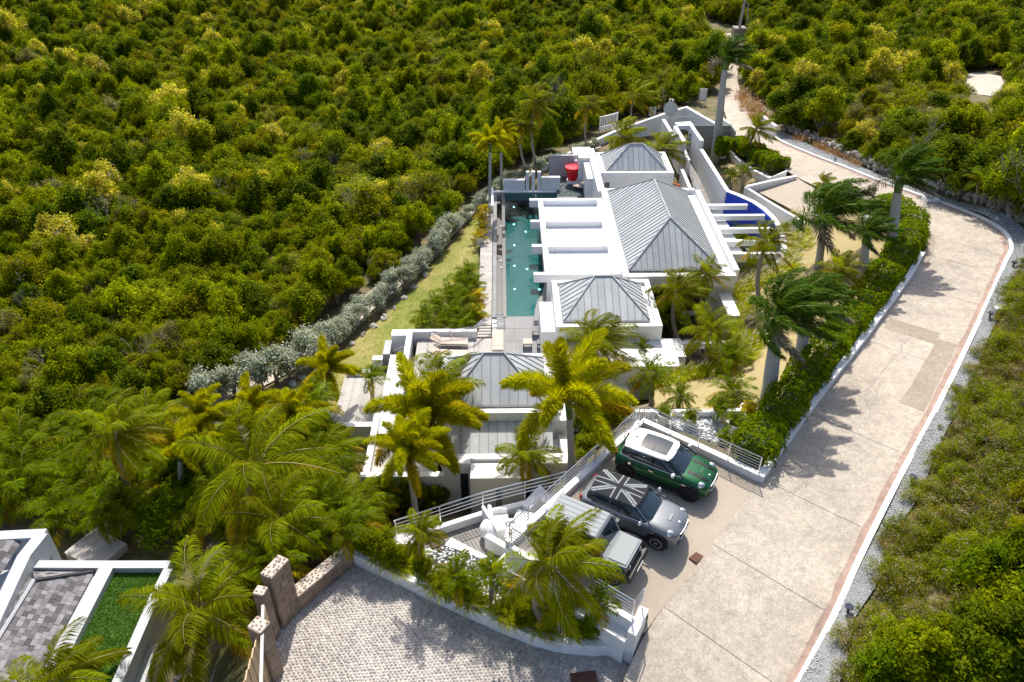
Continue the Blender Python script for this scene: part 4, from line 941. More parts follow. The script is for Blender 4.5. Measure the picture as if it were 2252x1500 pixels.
def mini(name, label, loc, rz, paint, roof_m, rim, nsp, flag=False, stripes=False, mirror='chrome', sunroof=False):
    c = local(name, label, 'car', loc, rz, 'cars parked side by side')
    rings = []
    for x, w, z in MBODY:
        e = 1 if abs(x) < 1.7 else .9
        rings.append((x, [(0, z + .035), (.5 * w, z + .028), (.82 * w, z), (.95 * w, z - .07), (w, z - .20), (1.0 * w, .52), (.985 * w, .36), (.93 * w, .22), (.6 * w, .19)]))
    MB_ = loft(rings); MB_.build('body', M[paint], c, smooth=True, sub=2)
    # black sill band and wheel arches
    mb = MB()
    for sg in (-1, 1):
        mb.box(-.95, .95, sg * .865 - .018, sg * .865 + .018, .20, .34)
    mb.build('side_skirt', M['trim_black'], c)
    for x in (-1.2475, 1.2475):
        for sg in (-1, 1):
            y = sg * (.84 if x < 0 else .825); rr = .40; pts = [(x + rr * math.cos(a), y, .30 + rr * math.sin(a)) for a in [math.pi * k / 12 for k in range(-1, 14)]]
            MB().tube(pts, .045, 6).build('wheel_arch', M['trim_black'], c)
            MB().lathe((x, y * .99, .31), [(.385, -.02), (.385, .02)], 22, 'y').build('arch_liner', M['trim_black'], c)
            add_wheel(c, x, sg * .80, .315, .20, rim, nsp, sg)
    # glasshouse
    def half(xf, xr, w, z, k=11):
        return None
    gh = []
    for z, xf, xr, w in ((.90, .98, -1.70, .775), (1.06, .74, -1.63, .745), (1.22, .50, -1.53, .69), (1.34, .30, -1.42, .63), (1.375, .22, -1.36, .60)):
        ring = []
        for i in range(28):
            a = 2 * math.pi * i / 28; ca, sa = math.cos(a), math.sin(a); p = 2 / 5.0
            ring.append(((xf + xr) / 2 + (xf - xr) / 2 * math.copysign(abs(ca) ** p, ca), w * math.copysign(abs(sa) ** p, sa), z))
        gh.append(ring)
    mb = MB(); mb.add([p for r in gh for p in r], [(i * 28 + j, i * 28 + (j + 1) % 28, (i + 1) * 28 + (j + 1) % 28, (i + 1) * 28 + j) for i in range(4) for j in range(28)] + [tuple(4 * 28 + j for j in range(28))])
    mb.build('window_glass', M['car_glass'], c, smooth=True)
    # pillars
    for sg in (-1, 1):
        MB().tube([(.93, sg * .735, .92), (.66, sg * .70, 1.10), (.27, sg * .585, 1.365)], .030, 5).build('pillar', M[paint if flag else 'trim_black'], c)
        MB().tube([(-.28, sg * .775, .93), (-.30, sg * .715, 1.16), (-.32, sg * .625, 1.36)], .022, 5).build('pillar', M['trim_black'], c)
        MB().tube([(.9, sg * .80, .955), (0, sg * .825, .96), (-1.2, sg * .80, .975), (-1.62, sg * .70, .965)], .013, 5).build('chrome_line', M['chrome'], c)
        MB().ell((.60, sg * .945, 1.03), .075, .12, .085, 10, 6).build('mirror', M[mirror], c, smooth=True)
        MB().box(.54, .62, sg * .80 - .06, sg * .80 + .06, .97, 1.0).build('mirror_arm', M['trim_black'], c)
        MB().box(-.38, -.17, sg * .875 - .012, sg * .875 + .012, .78, .805).build('door_handle', M['chrome'], c)
        ht = .62; p = MB().ell((1.625, sg * .60, .755), .125, .135, .115, 14, 8, sg * .35, -.5).build('headlight', M['lamp_glass'], c, smooth=True)
        ring = []
        MB().ell((1.585, sg * .60, .735), .145, .165, .125, 14, 8, sg * .35, -.5).build('headlight_ring', M['chrome'], c, smooth=True)
        MB().ell((-1.80, sg * .61, .80), .06, .075, .12, 10, 6).build('tail_light', M['lamp_red'], c, smooth=True)
        MB().ell((1.88, sg * .50, .40), .04, .07, .07, 10, 6).build('fog_light', M['lamp_glass'], c, smooth=True)
        MB().box(.93, 1.1, sg * .855 - .012, sg * .855 + .016, .66, .70).build('side_vent', M['chrome'], c)
    # roof
    def rz_(x, y): return 1.435 - .045 * ((x + .55) / 1.0) ** 2 - .055 * (y / .6) ** 2
    if flag:
        def fm(x, y):
            u, v = (x + .58) / .92, y / .60
            if abs(u) < .085 or abs(v) < .13: return 0
            if abs(u) < .16 or abs(v) < .24: return 1 if (abs(u) < .15 or abs(v) < .22) and not (abs(u) < .1 or abs(v) < .15) else 0
            d = abs(abs(u) - abs(v)) ; return 1 if d < .17 and d > .03 else 0
        sheet(-1.52, .33, -.63, .63, lambda x, y: rz_(x, y), 74, 52, .10, fm).build('roof', [M['soft_top'], M['flag_grey']], c, smooth=True)
        MB().tube([(.30, -.56, 1.365), (.36, 0, 1.395), (.30, .56, 1.365)], .05, 6).build('roof_edge', M['soft_top'], c)
    else:
        sheet(-1.56, .36, -.665, .665, rz_, 20, 16, .16).build('roof', M[roof_m], c, smooth=True)
        pts = [( -.60 + .93 * math.copysign(abs(math.cos(a)) ** .42, math.cos(a)), .63 * math.copysign(abs(math.sin(a)) ** .42, math.sin(a))) for a in [2 * math.pi * i / 40 for i in range(41)]]
        MB().tube([(x, y, rz_(x, y) - .03) for x, y in pts], .05, 6).build('roof_edge', M[roof_m], c, smooth=True)
    if sunroof:
        sheet(-.98, .12, -.43, .43, lambda x, y: rz_(x, y) + .012, 12, 8, .08).build('sunroof', M['car_glass'], c, smooth=True)
        MB().box(-.46, -.44, -.42, .42, rz_(-.45, 0) + .005, rz_(-.45, 0) + .02).build('sunroof_bar', M['trim_black'], c)
        MB().ell((-1.25, .0, rz_(-1.25, 0) + .03), .05, .02, .03, 8, 5).build('antenna', M['trim_black'], c)
    for sg in (-1, 1):
        MB().tube([(.92, sg * .862, .92), (.95, sg * .872, .62), (.86, sg * .872, .40), (-.22, sg * .876, .38), (-.34, sg * .877, .55), (-.30, sg * .862, .93)], .006, 4).build('door_gap', M['trim_black'], c)
    MB().tube([(.92, -.70, .935), (1.45, -.74, .875), (1.78, -.52, .775), (1.84, 0, .80), (1.78, .52, .775), (1.45, .74, .875), (.92, .70, .935)], .008, 4).build('bonnet_gap', M['trim_black'], c)
    # bonnet
    def bz(x, y):
        w, z = interp(MBODY, x); q = abs(y) / w; return z + .030 - .012 * (q / .8) ** 2 - (.02 if x > 1.7 else 0) * (x - 1.7) / .15
    if stripes:
        for sg in (-1, 1): sheet(.98, 1.82, sg * .34 - .075, sg * .34 + .075, lambda x, y: bz(x, y) + .006, 14, 2).build('bonnet_stripe', M['stripe_black'], c, smooth=True)
    MB().hexa([(1.30, -.20, bz(1.3, 0) - .03), (1.46, -.20, bz(1.46, 0) - .03), (1.46, .20, bz(1.46, 0) - .03), (1.30, .20, bz(1.3, 0) - .03), (1.34, -.17, bz(1.3, 0) + .01), (1.45, -.18, bz(1.46, 0) + .022), (1.45, .18, bz(1.46, 0) + .022), (1.34, .17, bz(1.3, 0) + .01)]).build('bonnet_scoop', M[paint], c)
    MB().box(1.452, 1.468, -.16, .16, bz(1.46, 0) - .02, bz(1.46, 0) + .016).build('scoop_mouth', M['trim_black'], c)
    MB().lathe((1.72, 0, bz(1.72, 0) - .01), [(.04, 0), (.035, .02)], 10).build('bonnet_badge', M['chrome'], c)
    # grille, bumper, plate
    gp = [(1.845, -.42, .66), (1.885, -.36, .47), (1.90, 0, .45), (1.885, .36, .47), (1.845, .42, .66), (1.90, 0, .69)]
    MB().hexa([(1.80, -.44, .46), (1.97, -.36, .46), (1.97, .36, .46), (1.80, .44, .46), (1.78, -.48, .655), (1.94, -.40, .655), (1.94, .40, .655), (1.78, .48, .655)]).build('grille', M['trim_black'], c)
    MB().tube([(1.80, -.48, .56), (1.79, -.46, .66), (1.935, -.38, .672), (1.965, 0, .675), (1.935, .38, .672), (1.79, .46, .66), (1.80, .48, .56), (1.965, .38, .455), (1.985, 0, .45), (1.965, -.38, .455), (1.80, -.48, .56)], .018, 5).build('grille_frame', M['chrome'], c)
    MB().hexa([(1.70, -.62, .20), (1.93, -.50, .20), (1.93, .50, .20), (1.70, .62, .20), (1.72, -.66, .40), (1.965, -.52, .40), (1.965, .52, .40), (1.72, .66, .40)]).build('bumper', M['trim_black'], c, bevel=.03)
    MB().box(1.975, 1.99, -.25, .25, .46, .56).build('number_plate', M['plate'], c)
    MB().box(-1.885, -1.86, -.25, .25, .48, .58).build('number_plate', M['plate'], c)
    MB().lathe((-1.15, -.862, .79), [(.055, -.012), (.055, .012)], 12, 'y').build('fuel_cap', M['chrome'], c)
    for sg in (-1, 1): MB().hexa([(.78, sg * .12, .945), (.82, sg * .12, .945), (.84, sg * .6, .945), (.80, sg * .6, .945), (.78, sg * .12, .96), (.82, sg * .12, .96), (.84, sg * .6, .96), (.80, sg * .6, .96)]).build('wiper', M['trim_black'], c)
    return c
def jeep(name, label, loc, rz):
    c = local(name, label, 'car', loc, rz, 'cars parked side by side')
    hb = [(-1.62, .70), (-1.60, .735), (.62, .735), (.80, .735), (1.50, .70), (1.55, .66)]
    rings = [(x, [(0, 1.03 if x < .7 else .985 - (x - .7) * .02), (w * .8, 1.025 if x < .7 else .98 - (x - .7) * .02), (w * .97, 1.0 if x < .7 else .95), (w, .93), (w, .60), (w * .98, .42), (w * .7, .38)]) for x, w in hb]
    loft(rings).build('body', M['car_pale'], c, bevel=.025)
    MB().hexa([(-1.60, -.70, 1.0), (.66, -.70, 1.0), (.66, .70, 1.0), (-1.60, .70, 1.0), (-1.54, -.60, 1.62), (.38, -.60, 1.62), (.38, .60, 1.62), (-1.54, .60, 1.62)]).build('window_glass', M['car_glass'], c)
    mb = MB()
    for sg in (-1, 1):
        for x0, x1 in ((.68, .40), (-.25, -.28), (-1.15, -1.13), (-1.60, -1.55)): mb.tube([(x0, sg * .705, .98), (x1, sg * .605, 1.63)], .045, 4)
    mb.build('pillar', M['car_pale'], c)
    MB().hexa([(-1.60, -.645, 1.60), (.42, -.645, 1.60), (.42, .645, 1.60), (-1.60, .645, 1.60), (-1.57, -.615, 1.71), (.33, -.615, 1.71), (.33, .615, 1.71), (-1.57, .615, 1.71)]).build('roof', M['car_pale'], c, bevel=.03)
    for y in (-.42, -.2, .02, .24, .46): MB().box(-1.5, .28, y - .012, y + .012, 1.705, 1.722).build('roof_rib', M['car_pale'], c)
    MB().box(.82, 1.50, -.62, .62, .94, .995).build('bonnet', M['car_pale'], c, bevel=.03)
    for x in (-1.12, 1.12):
        for sg in (-1, 1):
            pts = [(x - .48, sg * .79, .42), (x - .40, sg * .79, .72), (x - .2, sg * .79, .82), (x + .2, sg * .79, .82), (x + .40, sg * .79, .72), (x + .48, sg * .79, .42)]
            MB().tube(pts, .085, 6).build('fender_flare', M['trim_black'], c); MB().lathe((x, sg * .72, .40), [(.40, -.03), (.40, .03)], 20, 'y').build('arch_liner', M['trim_black'], c)
            add_wheel(c, x, sg * .74, .345, .20, 'alloy', 10, sg)
    MB().box(1.50, 1.56, -.62, .62, .62, .90).build('grille', M['trim_black'], c)
    for k in range(5): MB().box(1.555, 1.575, -.24 + k * .12 - .025, -.24 + k * .12 + .025, .66, .86).build('grille_slot', M['car_pale'], c)
    for sg in (-1, 1):
        t = MB().lathe((1.56, sg * .46, .77), [(.10, 0), (.095, .03), (.05, .05)], 16, 'x').build('headlight', M['lamp_glass'], c)
        MB().box(1.54, 1.565, sg * .60 - .03, sg * .60 + .03, .72, .82).build('indicator', M['orange_gloss'], c)
        MB().box(.42, .60, sg * .90 - .10, sg * .90 + .10, 1.02, 1.18).build('mirror', M['trim_black'], c, bevel=.03)
        MB().box(.44, .56, sg * .78 - .06, sg * .78 + .06, 1.03, 1.06).build('mirror_arm', M['trim_black'], c)
        MB().box(-.15, .05, sg * .74 - .015, sg * .74 + .015, .88, .91).build('door_handle', M['trim_black'], c)
        MB().box(-1.63, -1.60, sg * .62 - .07, sg * .62 + .07, .55, .70).build('tail_light', M['lamp_red'], c)
    MB().box(1.45, 1.78, -.78, .78, .34, .60).build('bumper', M['trim_black'], c, bevel=.06); MB().box(1.785, 1.80, -.26, .26, .42, .52).build('number_plate', M['plate'], c)
    MB().box(-1.75, -1.58, -.76, .76, .36, .56).build('bumper', M['trim_black'], c, bevel=.04)
    MB().lathe((-1.80, 0, .90), [(.30, 0), (.33, .05), (.33, .15), (.30, .2)], 20, 'x').build('spare_wheel', M['tyre'], c)
    MB().box(-.7, .7, -.765, .765, .36, .44).build('side_step', M['trim_black'], c)
    return c
wr, wf = P(1377, 1048, .05), P(1510, 1099.5, .03); hd = (wf - wr).normalized(); rzc = math.atan2(hd.y, hd.x); left = Vector((-hd.y, hd.x, 0))
ctr = (wr + wf) / 2 + left * .82; ctr.z = .05
mini('green_car', 'glossy green hatchback with white roof, dark sunroof and black bonnet stripes', ctr, rzc, 'car_green', 'car_white', 'alloy_black', 10, stripes=True, mirror='car_white', sunroof=True)
f2 = P(1441.6, 1206, .02); c2 = f2 - hd * 1.2475 + left * .82; c2.z = .03
mini('grey_car', 'grey soft-top car with a grey and black union flag on its roof', c2, rzc, 'car_grey', 'soft_top', 'alloy', 8, flag=True)
f3 = P(1344.5, 1284, 0); c3 = f3 - hd * 1.12 + left * .78; c3.z = .0
jeep('jeep', 'pale grey boxy off-road car with black bumper under the coconut palm', c3, rzc)
# ------------------------------------------------------------------ furniture and small things
def lounger(label, p, rz, back=True, group='beige sun loungers'):
    o = local('sun_lounger', label, 'lounger', p, rz, group)
    MB().box(-.62, 1.0, -.33, .33, .26, .36).build('cushion', M['beige_cloth'], o, bevel=.03)
    if back: MB().hexa([(-.66, -.33, .30), (-.62, -.33, .38), (-.62, .33, .38), (-.66, .33, .30), (-1.18, -.33, .60), (-1.13, -.33, .70), (-1.13, .33, .70), (-1.18, .33, .60)]).build('backrest', M['beige_cloth'], o, bevel=.02)
    else: MB().box(-1.05, -.63, -.33, .33, .26, .36).build('backrest', M['beige_cloth'], o, bevel=.03)
    for x in (-.9, .85):
        for y in (-.28, .28): MB().box(x - .02, x + .02, y - .02, y + .02, 0, .25).build('leg', M['steel'], o)
    MB().box(-1.0, 1.0, -.32, -.29, .21, .25).build('frame', M['steel'], o); MB().box(-1.0, 1.0, .29, .32, .21, .25).build('frame', M['steel'], o)
    return o
lounger('beige sun lounger with raised back nearest the white north parapet', P(992, 760, -4.65), -.05); lounger('beige sun lounger with raised back, the second from the north parapet', P(990, 787, -4.65), -.05)
lounger('flat beige sun lounger lying between the timber deck and the grey paving', P(1095, 757, -4.5), math.pi / 2, False)
def chair(name, label, p, rz, m='beige_cloth', s=.5):
    o = local(name, label, 'chair', p, rz, 'beige terrace chairs')
    MB().box(-s / 2, s / 2, -s / 2, s / 2, .32, .42).build('seat', M[m], o, bevel=.02); MB().hexa([(-s / 2 - .06, -s / 2, .36), (-s / 2, -s / 2, .36), (-s / 2, s / 2, .36), (-s / 2 - .06, s / 2, .36), (-s / 2 - .22, -s / 2, .85), (-s / 2 - .16, -s / 2, .87), (-s / 2 - .16, s / 2, .87), (-s / 2 - .22, s / 2, .85)]).build('backrest', M[m], o)
    for x in (-.2, .2):
        for y in (-.2, .2): MB().box(x - .02, x + .02, y - .02, y + .02, 0, .32).build('leg', M['black_metal'], o)
    return o
for x, y, l, rz in ((1272, 417, 'beige terrace chair left of the pair behind the pool', 2.6), (1291, 420, 'beige terrace chair right of the pair behind the pool', 1.0)):
    chair('terrace_chair', l, P(x, y, -4.5), rz, s=.7)
chair('terrace_chair', 'black metal chair against the white wall beside the ottoman', P(1190, 764, -4.5), math.pi, 'black_metal', .5)
o = local('ottoman', 'beige cushioned ottoman on the grey terrace paving', 'ottoman', P(1160, 763, -4.5), 0); MB().box(-.27, .27, -.27, .27, .30, .42).build('cushion', M['beige_cloth'], o, bevel=.03)
for x in (-.22, .22):
    for y in (-.22, .22): MB().box(x - .02, x + .02, y - .02, y + .02, 0, .30).build('leg', M['black_metal'], o)
o = local('side_table', 'small dark square table by the white wall near the pool', 'table', P(1181, 736, -4.5), 0); MB().box(-.3, .3, -.3, .3, .38, .42).build('tabletop', M['black_metal'], o)
for x in (-.25, .25):
    for y in (-.25, .25): MB().box(x - .02, x + .02, y - .02, y + .02, 0, .38).build('leg', M['black_metal'], o)
o = local('deck_table', 'low glass-topped table between the two loungers', 'table', P(975, 779, -4.65), 0); MB().box(-.3, .2, -.14, .14, .26, .28).build('tabletop', M['slot_glass'], o)
for x in (-.27, .17):
    for y in (-.12, .12): MB().box(x - .015, x + .015, y - .015, y + .015, 0, .26).build('leg', M['steel'], o)
p = P(1258, 402, -4.5); o = local('giant_planter', 'giant glossy red flowerpot on a white plinth by the grey screen wall', 'planter', p, 0)
MB().box(-.42, .42, -.35, .35, 0, .28).build('plinth', M['white_paint'], o)
MB().lathe((0, 0, .28), [(.36, 0), (.50, .85), (.58, .86), (.62, 1.12), (.55, 1.12), (.50, 1.0)], 28).build('pot', M['red_gloss'], o, smooth=False)
MB().lathe((0, 0, .28), [(.545, 1.04), (.545, 1.09)], 28).build('pot_disc', M['red_gloss'], o)
p = P(1473, 262, -3.0); o = local('satellite_dish', 'white satellite dish on the entrance roof', 'dish', p, -.35)
vs = MB(); prof = [(.02, 0), (.3, .03), (.52, .09), (.66, .16)]
D = MB().lathe((0, 0, 0), prof + [(.66, .18), (.52, .11), (.3, .05), (.02, .02)], 22, 'y', cap=False)
D.v = [(x, -y, z + 1.0) for x, y, z in D.v]; D.build('dish', M['plastic_grey'], o, smooth=True); MB().tube([(0, .05, -.6), (0, .05, 1.0)], .05).build('mast', M['plastic_grey'], o); MB().tube([(0, -.02, .4), (0, -.55, .85)], .02).build('feed_arm', M['plastic_grey'], o); MB().ell((0, -.56, .88), .06, .08, .06, 8, 5).build('feed_horn', M['plastic_white'], o)
p = P(1470, 247, -3.4); o = local('camera_pole', 'white pole with a security camera above the boundary wall', 'camera', p, 0)
MB().tube([(0, 0, -1), (0, 0, 1.3)], .06).build('pole', M['plastic_white'], o); MB().tube([(0, 0, 1.25), (.25, 0, 1.25)], .04).build('bracket', M['plastic_white'], o); MB().ell((.3, -.02, 1.16), .11, .11, .12, 10, 6).build('camera_dome', M['plastic_white'], o)
p = P(1494, 252, -3.2); tag(MB().box(p.x - .25, p.x + .25, p.y - .12, p.y + .12, p.z, p.z + .35).build('wall_lantern', M['black_metal']), 'dark lamp box fixed inside the peak of the boundary wall', 'lamp')
p = P(1506, 264, -2.2); o = local('roof_aerial', 'small aerial frame lying on the entrance roof', 'aerial', p, 0); MB().tube([(-.8, 0, .3), (.8, 0, .3)], .025).build('bar', M['plastic_grey'], o); MB().tube([(-.7, 0, 0), (-.7, 0, .3)], .025).build('leg', M['plastic_grey'], o); MB().tube([(.7, 0, 0), (.7, 0, .3)], .025).build('leg', M['plastic_grey'], o)
p = G(1543, 232); o = local('notice_board', 'blank white notice board on two posts at the edge of the scrub', 'sign', p, -.1)
MB().box(-.32, .32, -.03, .03, .55, 1.75).build('panel', M['plastic_white'], o)
for x in (-.36, .36): MB().box(x - .04, x + .04, -.04, .04, -.3, 1.8).build('post', M['wood_pale'], o)
MB().box(-.32, .32, -.035, .035, .48, .55).build('rail', M['terracotta'], o)
def slat_fence(label, a, b, h, n, base):
    o = thing('slat_fence', label, 'fence', a); d = b - a
    for k in range(n):
        q = a + d * ((k + .5) / n); MB().box(q.x - .045, q.x + .045, q.y - .03, q.y + .03, a.z + base, a.z + h - .1).build('slat', M['white_paint'], o)
    MB().wall([(a.x, a.y), (b.x, b.y)], .08, a.z + h - .1, a.z + h).build('top_rail', M['white_paint'], o); MB().wall([(a.x, a.y), (b.x, b.y)], .1, a.z + .15, a.z + base).build('base_panel', M['white_paint'], o)
    for q in (a, b): MB().box(q.x - .06, q.x + .06, q.y - .06, q.y + .06, a.z - .4, a.z + h + .03).build('post', M['white_paint'], o)
a, b = P(1318, 292, -5.2), P(1357, 285, -5.2); b.y = a.y + 1.2; slat_fence('white slatted fence panel behind the silver hedge', a, b, 1.55, 10, .55)
a, b = P(1346, 293, -5.1), P(1374, 292, -5.1); b.y = a.y + .3; slat_fence('lower white slatted panel next to the boundary wall', a, b, .75, 7, .2)
p = P(1434, 250, -5.3); tag(MB().box(p.x - .35, p.x + .35, p.y - .2, p.y + .2, p.z - .2, p.z + .75).build('utility_box', M['plastic_white'], bevel=.03), 'pale utility box standing in the grass behind the boundary wall', 'box')
p = G(1623, 79); o = local('utility_pole', 'tall wooden utility pole in a concrete block beside the far road', 'pole', p, 0)
MB().box(-.9, .9, -.8, .8, -1, 1.3).build('footing', M['rubble'], o); MB().tube([(0, 0, 1), (.5, 0, 11)], [.22, .15], 8).build('pole', M['bark_pale'], o); MB().tube([(1.2, 0, 0), (.8, 0, 4.6)], .07, 6).build('stay', M['bark_pale'], o)
# sitting deck furniture
p = P(1084, 1180, -1.6); bb = MB().ell((0, 0, .42), .52, .50, .44, 22, 14); r = random.Random(4)
bb.v = [(x * (1 + .04 * math.sin(9 * math.atan2(y, x)) * (z / .9)) + .06 * max(0, z - .4), y * (1 + .04 * math.sin(9 * math.atan2(y, x)) * (z / .9)), max(0, z)) for x, y, z in bb.v]
o = bb.build('beanbag', M['white_cloth'], loc=(0, 0, 0), smooth=True, sub=1); o.location = p; tag(o, 'round white beanbag on the sitting deck', 'beanbag')
for x, y, l in ((1090, 1125, 'white outdoor armchair at the back of the sitting deck'), (1106, 1150, 'white outdoor armchair nearest the beanbag')):
    o = local('armchair', l, 'armchair', P(x + 8, y + 30, -1.6), .15, 'white outdoor armchairs')
    MB().box(-.38, .38, -.36, .36, .05, .38).build('seat', M['plastic_white'], o, bevel=.05); MB().box(-.42, -.25, -.38, .38, .3, .85).build('backrest', M['plastic_white'], o, bevel=.05)
    MB().box(-.25, .38, .26, .40, .3, .56).build('armrest', M['plastic_white'], o, bevel=.04)
sc = MB().hexa([tuple(P(1060, 1118, -1.0)), tuple(P(1072, 1118, -1.0)), tuple(P(1104, 1172, -1.0)), tuple(P(1090, 1176, -1.0))] + [tuple(P(1060, 1112, -.85)), tuple(P(1070, 1111, -.85)), tuple(P(1104, 1164, -.85)), tuple(P(1090, 1170, -.85))])
tag(MB().wall([(P(1062, 1124, -1.0).x, P(1062, 1124, -1.0).y), (P(1097, 1178, -1.0).x, P(1097, 1178, -1.0).y)], .12, -1.62, -.72).build('screen_wall', M['white_paint']), 'thin white partition wall behind the white armchairs', 'wall')
ca = P(1150, 1150, -1.15); o = local('low_table', 'white slab table between the armchairs and the parking rail', 'table', (ca.x, ca.y, -1.6), -.35)
MB().box(-.42, .42, -.62, .62, .36, .46).build('tabletop', M['plastic_white'], o, bevel=.02); MB().box(-.3, .3, -.5, .5, 0, .36).build('pedestal', M['plastic_white'], o)
# solar lights in the gravel
def solar(label, px, py, box=False):
    p = G(px, py); o = local('solar_light', label, 'lamp', p + Vector((0, 0, .04)), .4, 'solar lights in the gravel strip')
    MB().tube([(0, 0, -.1), (0, 0, .22)], .045, 8).build('post', M['black_metal'], o)
    d = MB().lathe((0, 0, .22), [(.10, 0), (.15, .06), (.15, .08)], 14); d.build('head', M['black_metal'], o)
    MB().lathe((0, 0, .303), [(.135, 0), (.135, .008)], 14).build('solar_panel', M['solar_glass'], o)
for x, y, l in ((2102, 862, 'black solar spot light, third from the bend in the gravel strip'), (2004, 1062, 'black solar spot light beside the kerb, level with the green car'), (1863, 1348, 'black solar spot light nearest the bottom of the picture'), (2175, 700, 'black solar light next to the white box in the gravel'), (2227, 588, 'black solar light at the road bend'), (1835, 357, 'black solar light at the far stretch of the kerb')): solar(l, x, y)
p = G(2190, 692); tag(MB().box(p.x - .16, p.x + .16, p.y - .14, p.y + .14, p.z, p.z + .42).build('meter_box', M['plastic_white'], bevel=.02), 'small white box on the gravel strip beside a solar light', 'box')
p = P(2047, 438, -.28); o = thing('drain_box', 'white-rimmed square drain box set in the far kerb', 'drain', p)
for a in ((-.45, .45, -.4, -.28), (-.45, .45, .28, .4), (-.45, -.33, -.278, .278), (.33, .45, -.278, .278)): MB().box(p.x + a[0], p.x + a[1], p.y + a[2], p.y + a[3], p.z - .5, p.z + .1).build('rim', M['kerb_white'], o)
MB().box(p.x - .32, p.x + .32, p.y - .27, p.y + .27, p.z - .4, p.z - .2).build('base', M['rust'], o)
# rocks along the lawn edge
RK = [(700, 813), (722, 797), (748, 778), (775, 758), (800, 738), (822, 720), (845, 701), (868, 680), (890, 657), (912, 634), (935, 607), (668, 834), (645, 846), (1632, 246), (1650, 238)]
for i, (x, y) in enumerate(RK):
    r = random.Random(i); p = G(x, y); mb = MB().ell((0, 0, .1), .30 * r.uniform(.5, 1.5), .17 * r.uniform(.6, 1.4), .11, 9, 6, r.uniform(0, 3)); mb.v = [(a + r.uniform(-.06, .06), b + r.uniform(-.06, .06), max(-.1, c + r.uniform(-.05, .05))) for a, b, c in mb.v]
    o = mb.build('rock', M['rock_pale'], loc=(0, 0, 0)); o.location = p; tag(o, 'pale rock in the row along the lower edge of the lawn' if i < 13 else 'pale rock at the verge of the far driveway', 'rock', 'rocks edging the lawn' if i < 13 else 'rocks on the verge')
# dry stone wall beyond the far kerb
SWp = [(1716, 286), (1767, 308), (1830, 338), (1880, 360), (1934, 384), (2017, 414), (2080, 431), (2134, 447), (2200, 470), (2262, 505)]
SWw = resample([G(*p) for p in SWp], 8); sw_ = thing('dry_stone_wall', 'rough dry stone retaining wall above the far gravel strip', 'wall', SWw[0])
r = random.Random(12); protos = []
for k in range(8):
    mb = MB().ell((0, 0, 0), .24, .2, .17, 7, 4); mb.v = [(a * r.uniform(.75, 1.2), b * r.uniform(.75, 1.2), c * r.uniform(.75, 1.15)) for a, b, c in mb.v]; protos.append(mb.mesh('stone', M['rubble']))
for i in range(290):
    t = r.random() * (len(SWw) - 1.01); j = int(t); q = SWw[j].lerp(SWw[j + 1], t - j); hgt = r.uniform(0, .62)
    o = link('stone', protos[i % 8], sw_); o.location = q - SWw[0] + Vector((.15 + hgt * .25 + r.uniform(-.1, .1), .12 + hgt * .3 + r.uniform(-.1, .1), .08 + hgt)); o.rotation_euler = (r.uniform(0, 6), r.uniform(0, 6), r.uniform(0, 6)); s = r.uniform(.5, 1.2); o.scale = (s, s, s)
MB().wall([(p.x + .45, p.y + .5) for p in SWw], .35, [p.z - .5 for p in SWw], [p.z + .5 for p in SWw]).build('core', M['rubble'], sw_)
# ------------------------------------------------------------------ neighbouring house, bottom left
nb = thing('neighbour_house', 'neighbouring house with pale flat parapets, a shingled roof and an artificial turf roof', 'house', P(150, 1400, -6))
defm('shingle', (.175, .165, .17), .85, noise=((3, .1), (25, .2)), ovar=.6); defm('pale_render', (.45, .465, .48), .65, noise=((.7, .05), (6, .04)))
zn = -2.7
def npoly(name, pts, z0, z1, m): return MB().prism([P(x, y, z1).to_2d() for x, y in pts], z0, z1).build(name, M[m], nb)
npoly('wall', [(-160, 1185), (100, 1167), (45, 1236), (370, 1236), (372, 1262), (262, 1520), (210, 1640), (-160, 1640)], -6.5, zn - .45, 'pale_render')
tf = npoly('turf_roof', [(254, 1250), (368, 1250), (280, 1440), (220, 1600), (70, 1600), (125, 1480)], zn - .5, zn - .30, 'turf')
def npar(name, pts, w, z=zn, zb=zn - .5):
    a = [P(x, y, z) for x, y in pts]; return MB().wall([(p.x, p.y) for p in a], w, zb, z).build(name, M['pale_render'], nb)
npar('parapet', [(60, 1240), (252, 1241), (372, 1241)], .36); npar('parapet', [(234, 1246), (150, 1408), (100, 1520), (60, 1620)], .55, zn + .004); npar('parapet', [(370, 1250), (340, 1310), (292, 1420), (240, 1540)], .36, zn + .002)
npar('parapet', [(-60, 1180), (98, 1172)], .45, zn + .5, -6.4); npar('parapet', [(92, 1172), (52, 1222), (20, 1290), (-40, 1420)], .5, zn + .508, zn - .5)
npoly('roof_deck', [(60, 1246), (230, 1250), (90, 1510), (-120, 1640), (-120, 1300)], zn - .5, zn - .25, 'pale_render')
npar('parapet', [(318, 1420), (296, 1480), (280, 1540)], .9, zn - 1.2, -6.4); 
